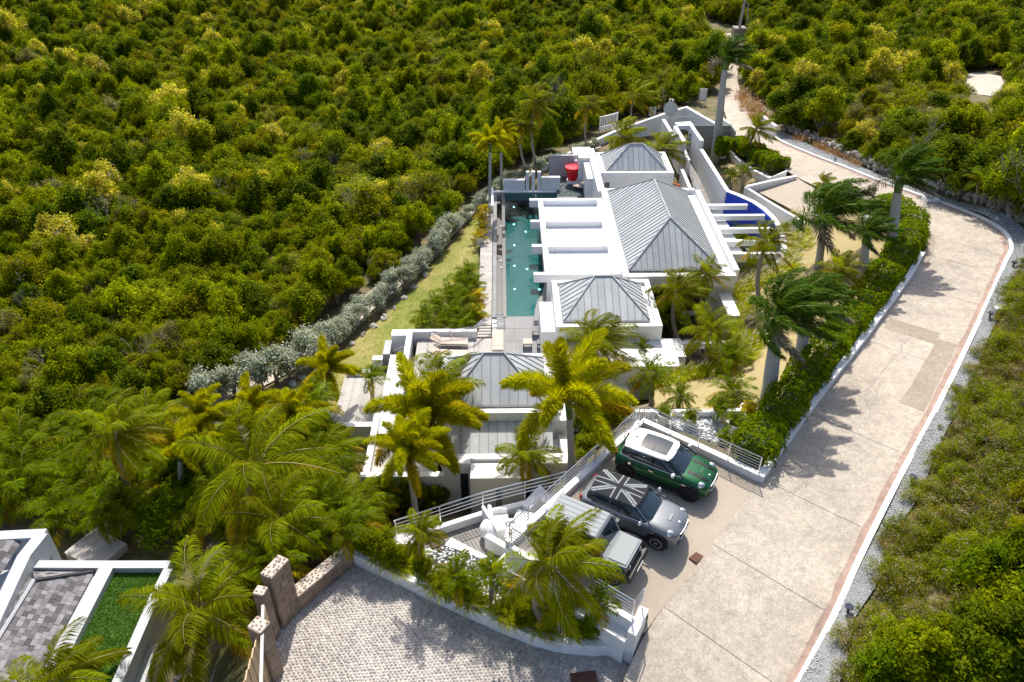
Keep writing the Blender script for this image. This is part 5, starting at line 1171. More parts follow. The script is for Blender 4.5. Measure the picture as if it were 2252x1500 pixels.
def shingled(name, pts3, w=.22, hgt=.19, cap=300):
    pl = [Vector(p) for p in pts3]; mb = MB().slab(pl, .06); roof = mb.build(name, M['zinc_seam'], nb)
    e = (pl[1] - pl[0]).normalized(); nr = (pl[1] - pl[0]).cross(pl[2] - pl[0]).normalized(); nr = nr if nr.z > 0 else -nr; s = nr.cross(e); s = s if s.z > 0 else -s
    te = [e.dot(p) for p in pl]; ts = [s.dot(p) for p in pl]; r = random.Random(9); cells = []; row = 0; t = min(ts)
    while t < max(ts):
        u = min(te) - (row % 2) * w * .5 - r.random() * .1
        while u < max(te):
            ww = w * r.uniform(.7, 1.25); q = clip(clip(clip(clip(pl, e, u + ww - .008), -e, -u), s, t + hgt - .006), -s, -t)
            if len(q) >= 3: cells.append((q, e * 0))
            u += ww
        t += hgt; row += 1
    cells.sort(key=lambda c: dist(c[0][0])); rest = MB()
    for i, (q, _) in enumerate(cells):
        lift = nr * r.uniform(.012, .03)
        if i < cap: MB().slab([p + lift for p in q], .02).build('shingle', M['shingle'], roof)
        else: rest.slab([p + lift for p in q], .02)
    if rest.v: tag(rest.build('shingle_field', mat('shingle_rest', (.175, .165, .17), .85, noise=((3, .1), (25, .2)), var=.6), roof), kind='stuff')
    print('shingles', len(cells))
    return roof
A = P(208, 1257, zn - .18); B = P(70, 1512, zn - .18); Bx = A + (B - A) * 1.6; ap = P(76, 1277, zn + .45); apx = ap + (B - A) * 1.6
shingled('roof', [A, Bx, apx, ap]); shingled('roof', [ap, A, P(72, 1256, zn - .18)], .22, .19, 60)
C_ = P(56, 1262, zn - .18); shingled('roof', [C_, C_ + (B - A) * 1.4, apx, ap], .22, .19, 120)
MB().tube([A + Vector((0, 0, .04)), ap + Vector((0, 0, .05))], .07, 5).build('ridge_cap', M['shingle'], nb); MB().tube([ap + Vector((0, 0, .05)), apx + Vector((0, 0, .05))], .07, 5).build('ridge_cap', M['pale_render'], nb)
A2 = P(50, 1187, zn + .3); B2 = P(-30, 1310, zn + .3); shingled('roof', [A2, A2 + (B2 - A2) * 1.5, P(-110, 1330, zn + .9), P(-40, 1192, zn + .9)], .28, .22, 120)
p = P(210, 1205, -5.2); dk2 = MB().obox(p, 1.0, .8, -5.6, -5.26, -.5).build('side_deck', M['wood_grey'], None); tag(dk2, kind='structure')
a = -.5; cs = [(p.x + x * math.cos(a) - y * math.sin(a), p.y + x * math.sin(a) + y * math.cos(a), -5.2) for x, y in ((-1, -.8), (1, -.8), (1, .8), (-1, .8))]; planks('plank', cs, 12, M['wood_deck'], dk2)
# neighbour's lower yard with boards seen through the gate
p = P(560, 1470, -3.2); yd = MB().prism([P(x, y, -3.3).to_2d() for x, y in ((470, 1470), (560, 1400), (600, 1600), (400, 1640))], -4.2, -3.36).build('yard_floor', M['wood_grey']); tag(yd, kind='structure')
planks('plank', [P(480, 1475, -3.3), P(558, 1415, -3.3), P(596, 1600, -3.3), P(430, 1640, -3.3)], 16, M['wood_grey'], yd)
o = thing('timber_pergola', 'leaning grey timber rail on posts by the neighbour roof', 'fence', P(440, 1440, -3)); MB().tube([P(382, 1500, -2.4), P(500, 1400, -2.2)], .09, 4).build('rail', M['wood_grey'], o)
for x, y in ((430, 1450), (502, 1398)): q = P(x, y, -2.3); MB().tube([q, q - Vector((0, 0, 2.2))], .07, 5).build('post', M['wood_warm'], o)
# ------------------------------------------------------------------ leaves
LF = dict(rough=.55, transl=.48, var=.34, spec=.02)
defm('leaf_dark', (.080, .120, .002), hue=.018, ovar=.22, **{**LF, 'transl': .3}); defm('leaf_mid', (.178, .212, .002), hue=.02, ovar=.24, **LF); defm('leaf_olive', (.205, .195, .004), hue=.02, ovar=.22, **LF)
defm('leaf_lime', (.26, .295, .003), hue=.02, ovar=.2, **LF); defm('leaf_yellow', (.50, .44, .06), hue=.015, ovar=.18, **LF); defm('leaf_grey', (.20, .205, .055), hue=.02, ovar=.2, **LF); defm('leaf_silver', (.30, .335, .245), var=.32, rough=.6, transl=.2, ovar=.1)
defm('leaf_hedge', (.13, .20, .002), hue=.02, **LF); defm('twig', (.22, .20, .13), .9, var=.3); defm('leaf_dry', (.33, .18, .075), .8, var=.3, transl=.25)
defm('frond_coco', (.165, .195, .002), hue=.035, ovar=.42, tcol=(.43, .42, .003), **{**LF, 'transl': .40, 'rough': .5}); defm('frond_old', (.36, .27, .015), hue=.03, ovar=.25, **LF); defm('frond_fox', (.36, .36, .004), hue=.02, ovar=.2, tcol=(.62, .58, .004), **{**LF, 'transl': .42})
defm('frond_royal', (.06, .115, .006), hue=.02, ovar=.2, **{**LF, 'transl': .3, 'rough': .5}); defm('frond_areca', (.135, .185, .002), hue=.03, ovar=.3, **LF); defm('frond_gold', (.42, .34, .010), hue=.03, ovar=.2, **LF); defm('rachis', (.24, .21, .045), .5); defm('frond_dead', (.24, .19, .12), .8, var=.3, ovar=.2)
defm('grass_blade', (.33, .36, .015), hue=.03, **LF); defm('plume', (.62, .55, .42), .8, transl=.3, var=.2); defm('croton', (.30, .19, .015), hue=.05, **LF)
WIND = np.array([.94, .20, -.10])
def unit(v): return v / np.maximum(np.linalg.norm(v, axis=-1, keepdims=True), 1e-9)
def frond_arrays(r, az, el, L, nl, lL, lW, wind, grav, plume, droop, fwd=.55):
    d0 = np.array([math.cos(az) * math.cos(el), math.sin(az) * math.cos(el), math.sin(el)]); n = 14
    pts = [np.zeros(3)]; ds = []
    for i in range(n):
        t = (i + .5) / n; d = unit(d0 + (wind * WIND + np.array([0, 0, -grav])) * t ** 1.25); ds.append(d); pts.append(pts[-1] + d * L / n)
    pts = np.array(pts); ds = np.array(ds + [ds[-1]])
    t = np.sort(r.uniform(.10, 1.0, nl * 2)); sg = np.where(np.arange(nl * 2) % 2, 1.0, -1.0)
    k = np.clip((t * n).astype(int), 0, n - 1); f = t * n - k
    p = pts[k] * (1 - f)[:, None] + pts[k + 1] * f[:, None]; d = unit(ds[k] * (1 - f)[:, None] + ds[k + 1] * f[:, None])
    s = unit(np.cross(d, np.array([0, 0, 1.0]) + 1e-3)); u = np.cross(s, d)
    ph = r.normal(0, 1, len(t)) * plume
    rad = s * (sg * np.cos(ph))[:, None] + u * (np.sin(ph) + .18)[:, None]
    ld = unit(rad * .8 + d * (fwd + .5 * t ** 3)[:, None] + WIND * wind * .35)
    ln = lL * (.35 + .65 * np.sin(np.pi * np.clip(t * .86 + .12, 0, 1)) ** .8) * r.uniform(.85, 1.1, len(t))
    dn = np.array([0, 0, -1.0]); mid = p + (ld * .5 + dn * droop * .12) * ln[:, None]; tip = p + (unit(ld + dn * droop)) * ln[:, None] * .97
    wd = unit(np.cross(ld, u + r.normal(0, .35, (len(t), 3)))) * (lW * r.uniform(.8, 1.2, len(t)))[:, None] * .5
    V = np.stack([p, mid + wd, tip, mid - wd], 1).reshape(-1, 3); F = np.arange(len(V)).reshape(-1, 4); mi = np.zeros(len(F), int)
    rr = L * .011; rv = []; 
    for i in range(n + 1):
        q = rr * (1 - .8 * i / n); dd = ds[i]; a = unit(np.cross(dd, [0, 0, 1.0])); b = np.cross(a, dd)
        rv += [pts[i] + a * q, pts[i] - a * q * .5 + b * q, pts[i] - a * q * .5 - b * q]
    o = len(V); rf = [[o + i * 3 + j, o + i * 3 + (j + 1) % 3, o + i * 3 + 3 + (j + 1) % 3, o + i * 3 + 3 + j] for i in range(n) for j in range(3)]
    return np.concatenate([V, np.array(rv)]), np.concatenate([F, np.array(rf)]), np.concatenate([mi, np.ones(len(rf), int)])
SPEC = {   # count, length, leaflets, leaflet length, width, wind, gravity, plume, droop, elevation range, materials
    'coco': dict(n=20, L=2.0, nl=130, lL=.58, lW=.022, wind=1.0, grav=.85, plume=.15, droop=.55, el=(80, -22), m='frond_coco', old='frond_old', dead=2),
    'coco_still': dict(n=19, L=2.0, nl=130, lL=.56, lW=.022, wind=.35, grav=1.0, plume=.15, droop=.55, el=(80, -25), m='frond_coco', old='frond_old', dead=2),
    'foxtail': dict(n=15, L=2.05, nl=560, lL=.43, lW=.021, wind=.32, grav=1.15, plume=1.6, droop=.1, el=(85, 5), m='frond_fox', old='frond_gold', dead=0),
    'royal': dict(n=20, L=2.2, nl=180, lL=.58, lW=.026, wind=2.1, grav=.7, plume=.6, droop=.35, el=(85, -5), m='frond_royal', old='frond_dead', dead=1),
    'areca': dict(n=15, L=1.5, nl=70, lL=.44, lW=.026, wind=.30, grav=1.15, plume=.12, droop=.35, el=(85, 25), m='frond_areca', old='frond_gold', dead=0),
    'date': dict(n=26, L=1.0, nl=50, lL=.22, lW=.022, wind=.2, grav=1.2, plume=.25, droop=.2, el=(85, -15), m='frond_areca', old='frond_old', dead=2),
    'gold': dict(n=14, L=1.2, nl=44, lL=.40, lW=.034, wind=.2, grav=1.1, plume=.12, droop=.35, el=(85, 20), m='frond_gold', old='frond_gold', dead=0)}
CROWN = {}
def crown_set(sp, var):
    if (sp, var) in CROWN: return CROWN[(sp, var)]
    q = SPEC[sp]; r = np.random.default_rng(abs(hash((len(sp) * 7 + ord(sp[0]), var))) % 99991); out = []
    for i in range(q['n']):
        a = i * 2.39996 + var * 1.3 + r.normal(0, .12); f = (i + .3) / q['n']; el = math.radians(q['el'][0] + (q['el'][1] - q['el'][0]) * f ** .75 + r.normal(0, 6))
        V, F, mi = frond_arrays(r, a, el, q['L'] * r.uniform(.85, 1.1) * (1 if f > .15 else .8), q['nl'], q['lL'], q['lW'], q['wind'] * r.uniform(.8, 1.15), q['grav'] * r.uniform(.85, 1.15) * (.8 + .4 * f), q['plume'], q['droop'])
        old = i >= q['n'] - 2 - q['dead']; mm = M[q['old']] if old else M[q['m']]
        out.append(np_mesh('frond', V, F, [mm, M['rachis']], mi))
    CROWN[(sp, var)] = out; return out
NP = [0]
def palm(sp, label, crown, base, dia, group, trunk_r=.09, z=None, lean=0, var=None, name=None, mats=None, min_h=.25):
    NP[0] += 1; var = NP[0] % 3 if var is None else var
    b = G(*base) if z is None else P(*base, z)
    c = PY(crown[0], crown[1], b.y + lean); h = max(min_h, c.z - b.z); c.z = b.z + h
    R = dia * dist(c) / FPX / 2; q = SPEC[sp]; s = R / (q['L'] * .92)
    nm = name or {'coco': 'coconut_palm', 'coco_still': 'coconut_palm', 'foxtail': 'foxtail_palm', 'royal': 'royal_palm', 'areca': 'areca_palm', 'date': 'date_palm', 'gold': 'golden_palm'}[sp]
    o = local(nm, label, 'palm tree' if sp not in ('gold',) else 'palm', b, 0, group); r = random.Random(NP[0])
    off = c - b; bend = Vector((-.12 * h, 0, 0)) if sp.startswith('coco') else Vector((0, 0, 0)); n = 9; pts = []; rad = []
    for i in range(n + 1):
        t = i / n; pts.append(off * t + bend * math.sin(math.pi * t) * .6)
        k = 1.0
        if sp == 'royal': k = 1.5 - .5 * min(1, t * 5) + .25 * math.sin(math.pi * min(1, t * 1.25)); 
        else: k = 1.0 + .7 * max(0, 1 - t * 6)
        rad.append(trunk_r * k * (1 - .25 * t))
    pts[0] = pts[0] - Vector((0, 0, .3))
    bm_ = M['royal_bark'] if sp in ('royal', 'foxtail') else M['palm_bark']
    if sp == 'areca' or sp == 'gold':
        for k in range(3):
            e = Vector((r.uniform(-.3, .3) * R, r.uniform(-.3, .3) * R, 0)); MB().tube([Vector((e.x * .3, e.y * .3, -.2)), off + e * .6 - Vector((0, 0, off.z * .1))], trunk_r * .5, 5).build('trunk', bm_, o, smooth=True)
    else:
        MB().tube(pts, rad, 9).build('trunk', bm_, o, smooth=True)
        if sp in ('royal', 'foxtail'):
            d = (pts[-1] - pts[-2]).normalized(); MB().tube([pts[-1] - d * .9 * s, pts[-1] - d * .4 * s, pts[-1] + d * .1 * s], [trunk_r * .8, trunk_r * 1.0, trunk_r * .5], 9).build('crownshaft', M['crownshaft'], o, smooth=True)
        if sp.startswith('coco') and dia > 90:
            for k in range(5): a = r.random() * 6.3; MB().ell((off.x + .2 * s * math.cos(a), off.y + .2 * s * math.sin(a), off.z - .15 * s), .10, .10, .12, 8, 5).build('coconut', M['frond_old'], o, smooth=True)
    fr = crown_set(sp, var)
    for i, me in enumerate(fr):
        f = link('frond', me, o); f.location = off + Vector((r.uniform(-.02, .02), r.uniform(-.02, .02), -.25 * s * i / len(fr))); f.scale = (s, s, s); f.rotation_euler = (r.uniform(-.06, .06), r.uniform(-.06, .06), r.uniform(-.15, .15))
    return o
GA, GB, GC, GD, GE = 'palms in the garden right of the villa', 'palms beside the pool and behind it', 'palms in the lower left garden', 'palms in the planter by the cobbled court', 'palms in front of the villa'
PALMS = [
 # sp, crown, base, diameter, trunk r, group, label
 ('coco', (1176, 222), (1185, 380), 105, .13, GB, 'tall coconut palm with a curved trunk, the tallest behind the far pool wall'),
 ('coco', (1146, 270), (1160, 382), 90, .12, GB, 'yellow-tinged coconut palm just left of the tallest one behind the pool'),
 ('foxtail', (1078, 312), (1077, 478), 95, .13, GB, 'bushy foxtail palm on a straight grey trunk at the far corner of the pool'),
 ('foxtail', (1102, 300), (1103, 420), 90, .12, GB, 'foxtail palm half behind the one at the pool corner'),
 ('coco', (1294, 232), (1295, 342), 74, .10, GB, 'small golden coconut palm by the white slatted fence'),
 ('coco', (1398, 208), (1388, 270), 92, .11, GB, 'coconut palm standing behind the white boundary wall'),
 ('coco', (1372, 302), (1367, 410), 118, .12, GB, 'windblown coconut palm in front of the back pavilion roof'),
 ('coco', (1456, 325), (1445, 400), 112, .12, GB, 'dark coconut palm between the two far zinc roofs'),
 ('royal', (1597, 124), (1572, 355), 118, .30, GA, 'very tall royal palm with a thick grey trunk by the board screen'),
 ('coco', (1664, 282), (1647, 356), 88, .11, GA, 'coconut palm leaning over the clipped hedge by the driveway'),
 ('areca', (1608, 388), (1606, 425), 50, .08, GA, 'small palm clump by the white corridor wall, the left one'),
 ('areca', (1638, 378), (1632, 420), 56, .08, GA, 'small palm clump by the parking bay corner'),
 ('coco', (1812, 402), (1806, 468), 60, .09, GA, 'thin young coconut palm beside the parking bay'),
 ('royal', (1815, 468), (1800, 590), 225, .20, GA, 'broad dark royal palm swept to the right over the garden'),
 ('royal', (1980, 385), (1955, 566), 165, .26, GA, 'royal palm with a thick pale trunk inside the hedge bend'),
 ('royal', (1908, 510), (1890, 642), 125, .24, GA, 'royal palm whose pale trunk foot meets the roadside hedge'),
 ('coco', (1846, 590), (1829, 690), 118, .10, GA, 'slim coconut palm with its crown blown flat above the dry lawn'),
 ('coco', (1687, 530), (1672, 676), 130, .15, GA, 'coconut palm with a tapering grey trunk in the fountain grass'),
 ('royal', (1712, 690), (1688, 893), 250, .28, GA, 'biggest dark royal palm with a swollen white-grey trunk by the hedge'),
 ('royal', (1778, 660), (1757, 812), 185, .24, GA, 'royal palm behind the biggest one, partly hidden'),
 ('coco', (1488, 640), (1490, 748), 145, .14, GA, 'large coconut palm in the patio with orange hanging fronds'),
 ('coco_still', (1553, 600), (1549, 714), 105, .10, GA, 'yellow-green coconut palm at the corner of the big zinc roof'),
 ('coco_still', (1563, 728), (1558, 796), 150, .12, GA, 'coconut palm spreading in front of the patio opening'),
 ('date', (1431, 818), (1434, 893), 110, .12, GE, 'feathery palm with hanging fronds beside the lower flat roof'),
 ('date', (1413, 760), (1408, 815), 52, .08, GE, 'thin-leaved young palm against the white flat roof'),
 ('coco', (1305, 745), (1325, 850), 195, .14, GE, 'dark coconut palm covering the corner of the second zinc roof'),
 ('foxtail', (1250, 868), (1258, 1042), 300, .17, GE, 'big golden foxtail palm in front of the villa, the right one'),
 ('foxtail', (938, 915), (1003, 1102), 290, .15, GE, 'big golden foxtail palm in front of the villa, the left one'),
 ('foxtail', (895, 990), (918, 1155), 190, .14, GE, 'lower foxtail palm with long hanging fronds by the white facade'),
 ('coco', (960, 845), (945, 1000), 215, .14, GE, 'dark windblown coconut palm behind the golden foxtail palms'),
 ('foxtail', (722, 812), (715, 905), 150, .12, GC, 'green foxtail palm at the lower end of the lawn'),
 ('areca', (818, 832), (823, 895), 80, .09, GC, 'small bright palm at the corner of the lower deck'),
 ('coco_still', (1158, 995), (1155, 1095), 150, .12, GE, 'small coconut palm in front of the white facade'),
 ('coco', (256, 945), (330, 1150), 190, .16, GC, 'windblown dark coconut palm with a leaning trunk at the left'),
 ('foxtail', (440, 915), (440, 1060), 140, .14, GC, 'foxtail palm next to the silver-leaved hedge end'),
 ('foxtail', (395, 985), (400, 1120), 150, .14, GC, 'foxtail palm beside the leaning coconut palm'),
 ('foxtail', (552, 905), (556, 1040), 160, .14, GC, 'foxtail palm with an upright top frond among the left garden palms'),
 ('foxtail', (640, 915), (650, 1060), 150, .14, GC, 'foxtail palm right of the upright one in the left garden'),
 ('coco_still', (562, 1020), (570, 1190), 330, .18, GC, 'largest coconut palm of the left garden with long golden fronds'),
 ('coco_still', (615, 1140), (640, 1245), 260, .15, GC, 'coconut palm with fan of yellow fronds above the stone wall'),
 ('coco_still', (748, 985), (752, 1060), 120, .12, GC, 'small yellow coconut palm with dry hanging fronds by the deck'),
 ('areca', (690, 885), (700, 985), 130, .10, GC, 'feathery green palm between the lawn and the golden palms'),
 ('coco_still', (440, 1338), (455, 1470), 310, .17, GC, 'big coconut palm in front of the turf roof'),
 ('coco', (118, 1495), (140, 1600), 225, .16, GC, 'coconut palm at the bottom edge in front of the shingled roof'),
 ('coco', (1212, 1235), (1183, 1375), 275, .15, GD, 'big windblown coconut palm in the planter beside the grey off-road car'),
 ('coco_still', (925, 1170), (941, 1268), 120, .07, GD, 'slim young palm in the left part of the planter'),
 ('areca', (1003, 1270), (1003, 1315), 120, .08, GD, 'bright green clump palm in the middle of the planter'),
 ('areca', (1078, 1268), (1076, 1322), 110, .08, GD, 'young palm with one tall upright frond in the planter'),
 ('areca', (1238, 1350), (1236, 1400), 120, .08, GD, 'drooping clump palm right of the big coconut palm in the planter'),
 ('areca', (1316, 1330), (1312, 1400), 100, .07, GD, 'small palm at the right end of the planter against the white ledge'),
 ('date', (1612, 858), (1612, 885), 115, .10, GA, 'low rounded palm by the pots with white pebbles'),
 ('date', (1495, 868), (1492, 905), 80, .09, GA, 'low feathery palm on the dry lawn beside the date palm'),
 ('areca', (1602, 790), (1598, 815), 110, .08, GA, 'dark spreading palm at the lower end of the fountain grass'),
 ('coco_still', (1662, 580), (1660, 612), 90, .09, GA, 'young coconut palm inside the blue patio'),
 ('areca', (1625, 520), (1628, 560), 80, .08, GA, 'lime green feathery palm between the white patio beams'),
 ('areca', (1632, 542), (1650, 575), 74, .08, GA, 'second lime green palm under the white patio beams'),
 ('areca', (2160, 398), (2150, 458), 80, .08, 'palms at the far verge', 'slender palm among the trees above the far stone wall'),
]
for sp, c, b, d, tr_, g, lab in PALMS:
    z = None
    if 'patio' in lab and sp in ('areca', 'coco_still') and b[1] < 700: z = -4.62
    if 'planter' in lab: z = -1.08
    if 'bottom edge' in lab or 'turf roof' in lab: z = -4.6
    palm(sp, lab, c, b, d, g, tr_, z)
# potted palms on the pebble bed behind the green car
zpeb = ZPEB
pb = drape('pebble_bed', [P(x, y, zpeb).to_2d() for x, y in PEB], M['shade_mulch'], flat(zpeb), .6)
wpath('garden_wall', [(1398, 903, zpeb + .3), (1560, 903, zpeb + .3), (1690, 898, zpeb + .3)], .2, zpeb - 1, 'white_paint', None, 'low white edging wall between the pebble bed and the dry lawn', 'wall')
POTS = [((1458, 918), 42), ((1515, 925), 44), ((1578, 910), 58), ((1614, 940), 56), ((1648, 918), 54), ((1588, 975), 46), ((1640, 905), 40)]
POTL = ['white flowerpot with a small palm nearest the rail corner', 'white flowerpot with a palm, second from the left on the pebbles', 'white flowerpot with a bushy palm in the middle of the pebbles', 'white flowerpot with an orange-tinged palm in front of the middle one', 'white flowerpot with a golden palm closest to the hedge', 'white flowerpot with a low palm right behind the steel rail', 'white flowerpot with a yellow palm next to the low garden wall']
for i, ((x, y), d) in enumerate(POTS):
    p = P(x, y + 12, zpeb); o = local('plant_pot', POTL[i], 'pot', p, 0, 'white pots on the pebble bed')
    MB().lathe((0, 0, 0), [(.22, 0), (.30, .50), (.33, .52), (.33, .56), (.27, .56), (.25, .46)], 16).build('pot', M['plastic_white'], o)
    MB().lathe((0, 0, .44), [(.25, 0), (.25, .03)], 12).build('soil', M['shade_mulch'], o)
    fr = crown_set('gold' if i in (4, 6) else 'areca', i % 3); s = 1.25 * d * dist(p) / FPX / 2 / 1.4
    for me in fr: f = link('frond', me, o); f.location = (0, 0, .5); f.scale = (s, s, s * 1.1)
p = P(1586, 345, -4.6); o = local('plant_pot', 'white pot with a clipped dark bush behind the tall royal palm', 'pot', p, 0); MB().lathe((0, 0, 0), [(.5, 0), (.55, .9), (.5, .9), (.48, .8)], 16).build('pot', M['plastic_white'], o)
# ------------------------------------------------------------------ bushes and trees
def leaf_quads(r, pos, nor, size, asp=.5):
    n = len(pos); nor = unit(nor + r.normal(0, .55, (n, 3))); t = unit(np.cross(nor, r.normal(0, 1, (n, 3)))); b = np.cross(nor, t); s = (size * r.uniform(.7, 1.35, n))[:, None] * .5
    return np.stack([pos - t * s, pos + b * s * asp + nor * s * .15, pos + t * s, pos - b * s * asp + nor * s * .15], 1).reshape(-1, 3), np.arange(4 * n).reshape(-1, 4)
def crown_mesh(name, seed, R, H0, H1, lobes, nleaf, lsize, mats, wts=None, shell=.7, asp=.5, lo=-.45):
    r = np.random.default_rng(seed); a = r.uniform(0, 6.283, lobes); rr = R * .62 * np.sqrt(r.uniform(0, 1, lobes)); rr[0] = 0
    c = np.stack([rr * np.cos(a), rr * np.sin(a), H0 + (H1 - H0) * (1 - (rr / R) ** 2) * r.uniform(.45, .95, lobes)], 1); lr = R * r.uniform(.20, .42, lobes)
    k = r.choice(lobes, nleaf, p=lr ** 2 / (lr ** 2).sum()); d = unit(r.normal(0, 1, (nleaf, 3))); d[:, 2] = np.where(d[:, 2] < lo, -d[:, 2], d[:, 2])
    # small twigs clumps inside every lobe
    nc = 22; cl = unit(r.normal(0, 1, (lobes, nc, 3))); cl[..., 2] = np.where(cl[..., 2] < lo, -cl[..., 2], cl[..., 2]); ci = r.integers(0, nc, nleaf)
    cr = r.uniform(.62, 1.32, (lobes, nc)); d0 = cl[k, ci]; q = cr[k, ci] * (shell + (1 - shell) * r.uniform(0, 1, nleaf)); up = np.array([0, 0, 1.0])
    pos = c[k] + d0 * (lr[k] * q)[:, None] + r.normal(0, 1, (nleaf, 3)) * (lr[k] * .21)[:, None] * np.array([1, 1, 1.15]); V, F = leaf_quads(r, pos, d0 + up * .45 + d * .3, lsize, asp)
    if wts:
        mc = r.choice(len(mats), (lobes, nc), p=wts); mi = np.where(r.random(nleaf) < .72, mc[k, ci], r.choice(len(mats), nleaf, p=wts))
    else: mi = np.zeros(nleaf, int)
    return np_mesh(name, V, F, mats, mi), c
def trunk_mesh(seed, cs, H, m, r0=.09):
    r = random.Random(seed); mb = MB()
    for c in cs[:7]:
        c = Vector(c); b = Vector((r.uniform(-.1, .1), r.uniform(-.1, .1), -.4)); f = Vector((c.x * .15, c.y * .15, c.z * .35)); mb.tube([b, f, c * .7 + f * .2, c], [r0, r0 * .7, r0 * .5, r0 * .2], 5)
    return mb.mesh('trunk', m)
def bare_mesh(seed, R, H):
    r = random.Random(seed); mb = MB()
    def grow(p, d, L, w, lev):
        q = p + d * L; mb.tube([p, (p + q) / 2 + Vector((r.uniform(-.06, .06), r.uniform(-.06, .06), 0)) * L, q], [w, w * .8, w * .6], 4)
        if lev < 4:
            for _ in range(3 if lev else 4):
                grow(q, (d + Vector((r.uniform(-.9, .9), r.uniform(-.9, .9), r.uniform(-.1, .6)))).normalized(), L * r.uniform(.55, .8), w * .58, lev + 1)
    grow(Vector((0, 0, -.3)), Vector((r.uniform(-.2, .2), 0, 1)).normalized(), H * .38, .07, 0)
    return mb.mesh('trunk', M['twig'])
KINDS = {}
def kind(nm, mats, wts, R, H0, H1, lobes, nleaf, ls, nv, bark='bark', shell=.7, asp=.5):
    L = []
    for v in range(nv):
        me, cs = crown_mesh('crown', len(KINDS) * 31 + v * 7 + 3, R, H0, H1, lobes + v % 3, nleaf, ls, [M[m] for m in mats], wts, shell, asp); L.append((me, trunk_mesh(v, cs, H1, M[bark])))
    KINDS[nm] = L
kind('dark', ['leaf_dark', 'leaf_mid'], [.78, .22], 2.1, .4, 3.6, 15, 7500, .20, 4)
kind('mid', ['leaf_mid', 'leaf_lime', 'leaf_dark'], [.70, .14, .16], 2.1, .4, 3.3, 16, 7500, .195, 4)
kind('olive', ['leaf_olive', 'leaf_mid', 'twig'], [.62, .34, .04], 1.9, .5, 2.9, 16, 6500, .185, 4)
kind('lime', ['leaf_lime', 'leaf_mid'], [.6, .4], 1.9, .5, 3.1, 15, 6500, .195, 3)
kind('yellow', ['leaf_yellow', 'leaf_lime', 'twig'], [.62, .33, .05], 1.9, .7, 3.4, 13, 3600, .20, 3, 'bark_pale', .75)
kind('grey', ['leaf_grey', 'twig', 'leaf_olive'], [.52, .24, .24], 1.8, .4, 2.5, 9, 3200, .19, 3, 'bark_pale', .6, .3)
kind('feather', ['leaf_lime', 'leaf_grey'], [.5, .5], 2.1, .4, 2.4, 8, 5200, .16, 2, 'bark', .6, .3)
KINDS['bare'] = [(None, bare_mesh(5, 2, 4.6)), (None, bare_mesh(8, 2, 4.2)), (None, bare_mesh(11, 2, 4.8))]
KTXT = {'dark': 'dark green tree', 'mid': 'mid-green tree', 'olive': 'olive tree', 'lime': 'lime green tree', 'yellow': 'yellow flowering tree', 'grey': 'grey-green bush', 'feather': 'feathery tree', 'bare': 'bare branching tree'}
PROTO = {}
def tree(kd, v, p, s, rz, label, group, name='scrub_tree', cat='tree', sz=None):
    key = (kd, v); me, tk = KINDS[kd][v]
    o = thing(name, label, cat, p, 0, group); o.rotation_euler = (0, 0, rz); q = random.Random(int(p[0] * 971 + p[1] * 31)); o.scale = (s * q.uniform(.82, 1.22), s * q.uniform(.82, 1.22), sz or s * q.uniform(.75, 1.35))
    t = link('trunk', tk, o); t.location = (0, 0, 0)
    if me is not None:
        c = link('crown', me, o); PROTO.setdefault(key, c)
    return o
EXCL = [pxpoly(q) for q in ([(1310, 335), (1330, 302), (1400, 268), (1500, 236), (1560, 232), (1590, 215), (1610, 330), (1400, 420)], PATH)] + [[p.to_2d() for p in RLs] + [p.to_2d() for p in RRs[::-1]], gpl] + [[Vector(v) for v in VFOOT]]
EXCLf = EXCL + [pxpoly([(1525, 60), (1650, 60), (1655, 132), (1560, 140)]), pxpoly([(2105, 155), (2215, 160), (2222, 215), (2205, 262), (2125, 262), (2105, 215)])]
def scatter(pxpl, step, seed, excl=EXCLf, jit=.42):
    pl = pxpoly(pxpl) if not isinstance(pxpl[0], Vector) else pxpl
    r = np.random.default_rng(seed); a = np.array([[p.x, p.y] for p in pl]); x, y = np.meshgrid(np.arange(a[:, 0].min(), a[:, 0].max(), step), np.arange(a[:, 1].min(), a[:, 1].max(), step * .9))
    x = x + (np.arange(x.shape[0]) % 2)[:, None] * step / 2; x = (x + r.uniform(-jit, jit, x.shape) * step).ravel(); y = (y + r.uniform(-jit, jit, y.shape) * step).ravel()
    k = inpoly(x, y, pl)
    for e in excl: k &= ~inpoly(x, y, e)
    return x[k], y[k]
FL = [(-420, 30), (0, -70), (700, -75), (1500, -70), (1525, 55), (1545, 130), (1566, 185), (1555, 215), (1420, 252), (1310, 285), (1215, 336), (1130, 362), (1062, 408), (1012, 455), (952, 512), (892, 565), (832, 612), (762, 668), (652, 745), (550, 812), (430, 872), (330, 895), (180, 900), (0, 960), (-420, 1100)]
FR = [(1650, 205), (1632, 175), (1648, 132), (1645, 60), (1560, 48), (1520, -60), (2600, -60), (2700, 520), (2300, 560), (2245, 520), (2150, 470), (2080, 440), (2010, 410), (1960, 385), (1880, 345), (1820, 320), (1745, 285), (1715, 262), (1690, 235)]
rr_ = random.Random(21); CAND = []
def patch(x, y, s): return .5 + .5 * math.sin(x * .11 * s + 1.3 * math.sin(y * .07 * s)) * math.sin(y * .13 * s + 1.1 * math.sin(x * .09 * s + 2))
fx, fy = scatter(FL, 1.7, 1); gx_, gy_ = scatter(FR, 1.7, 2)
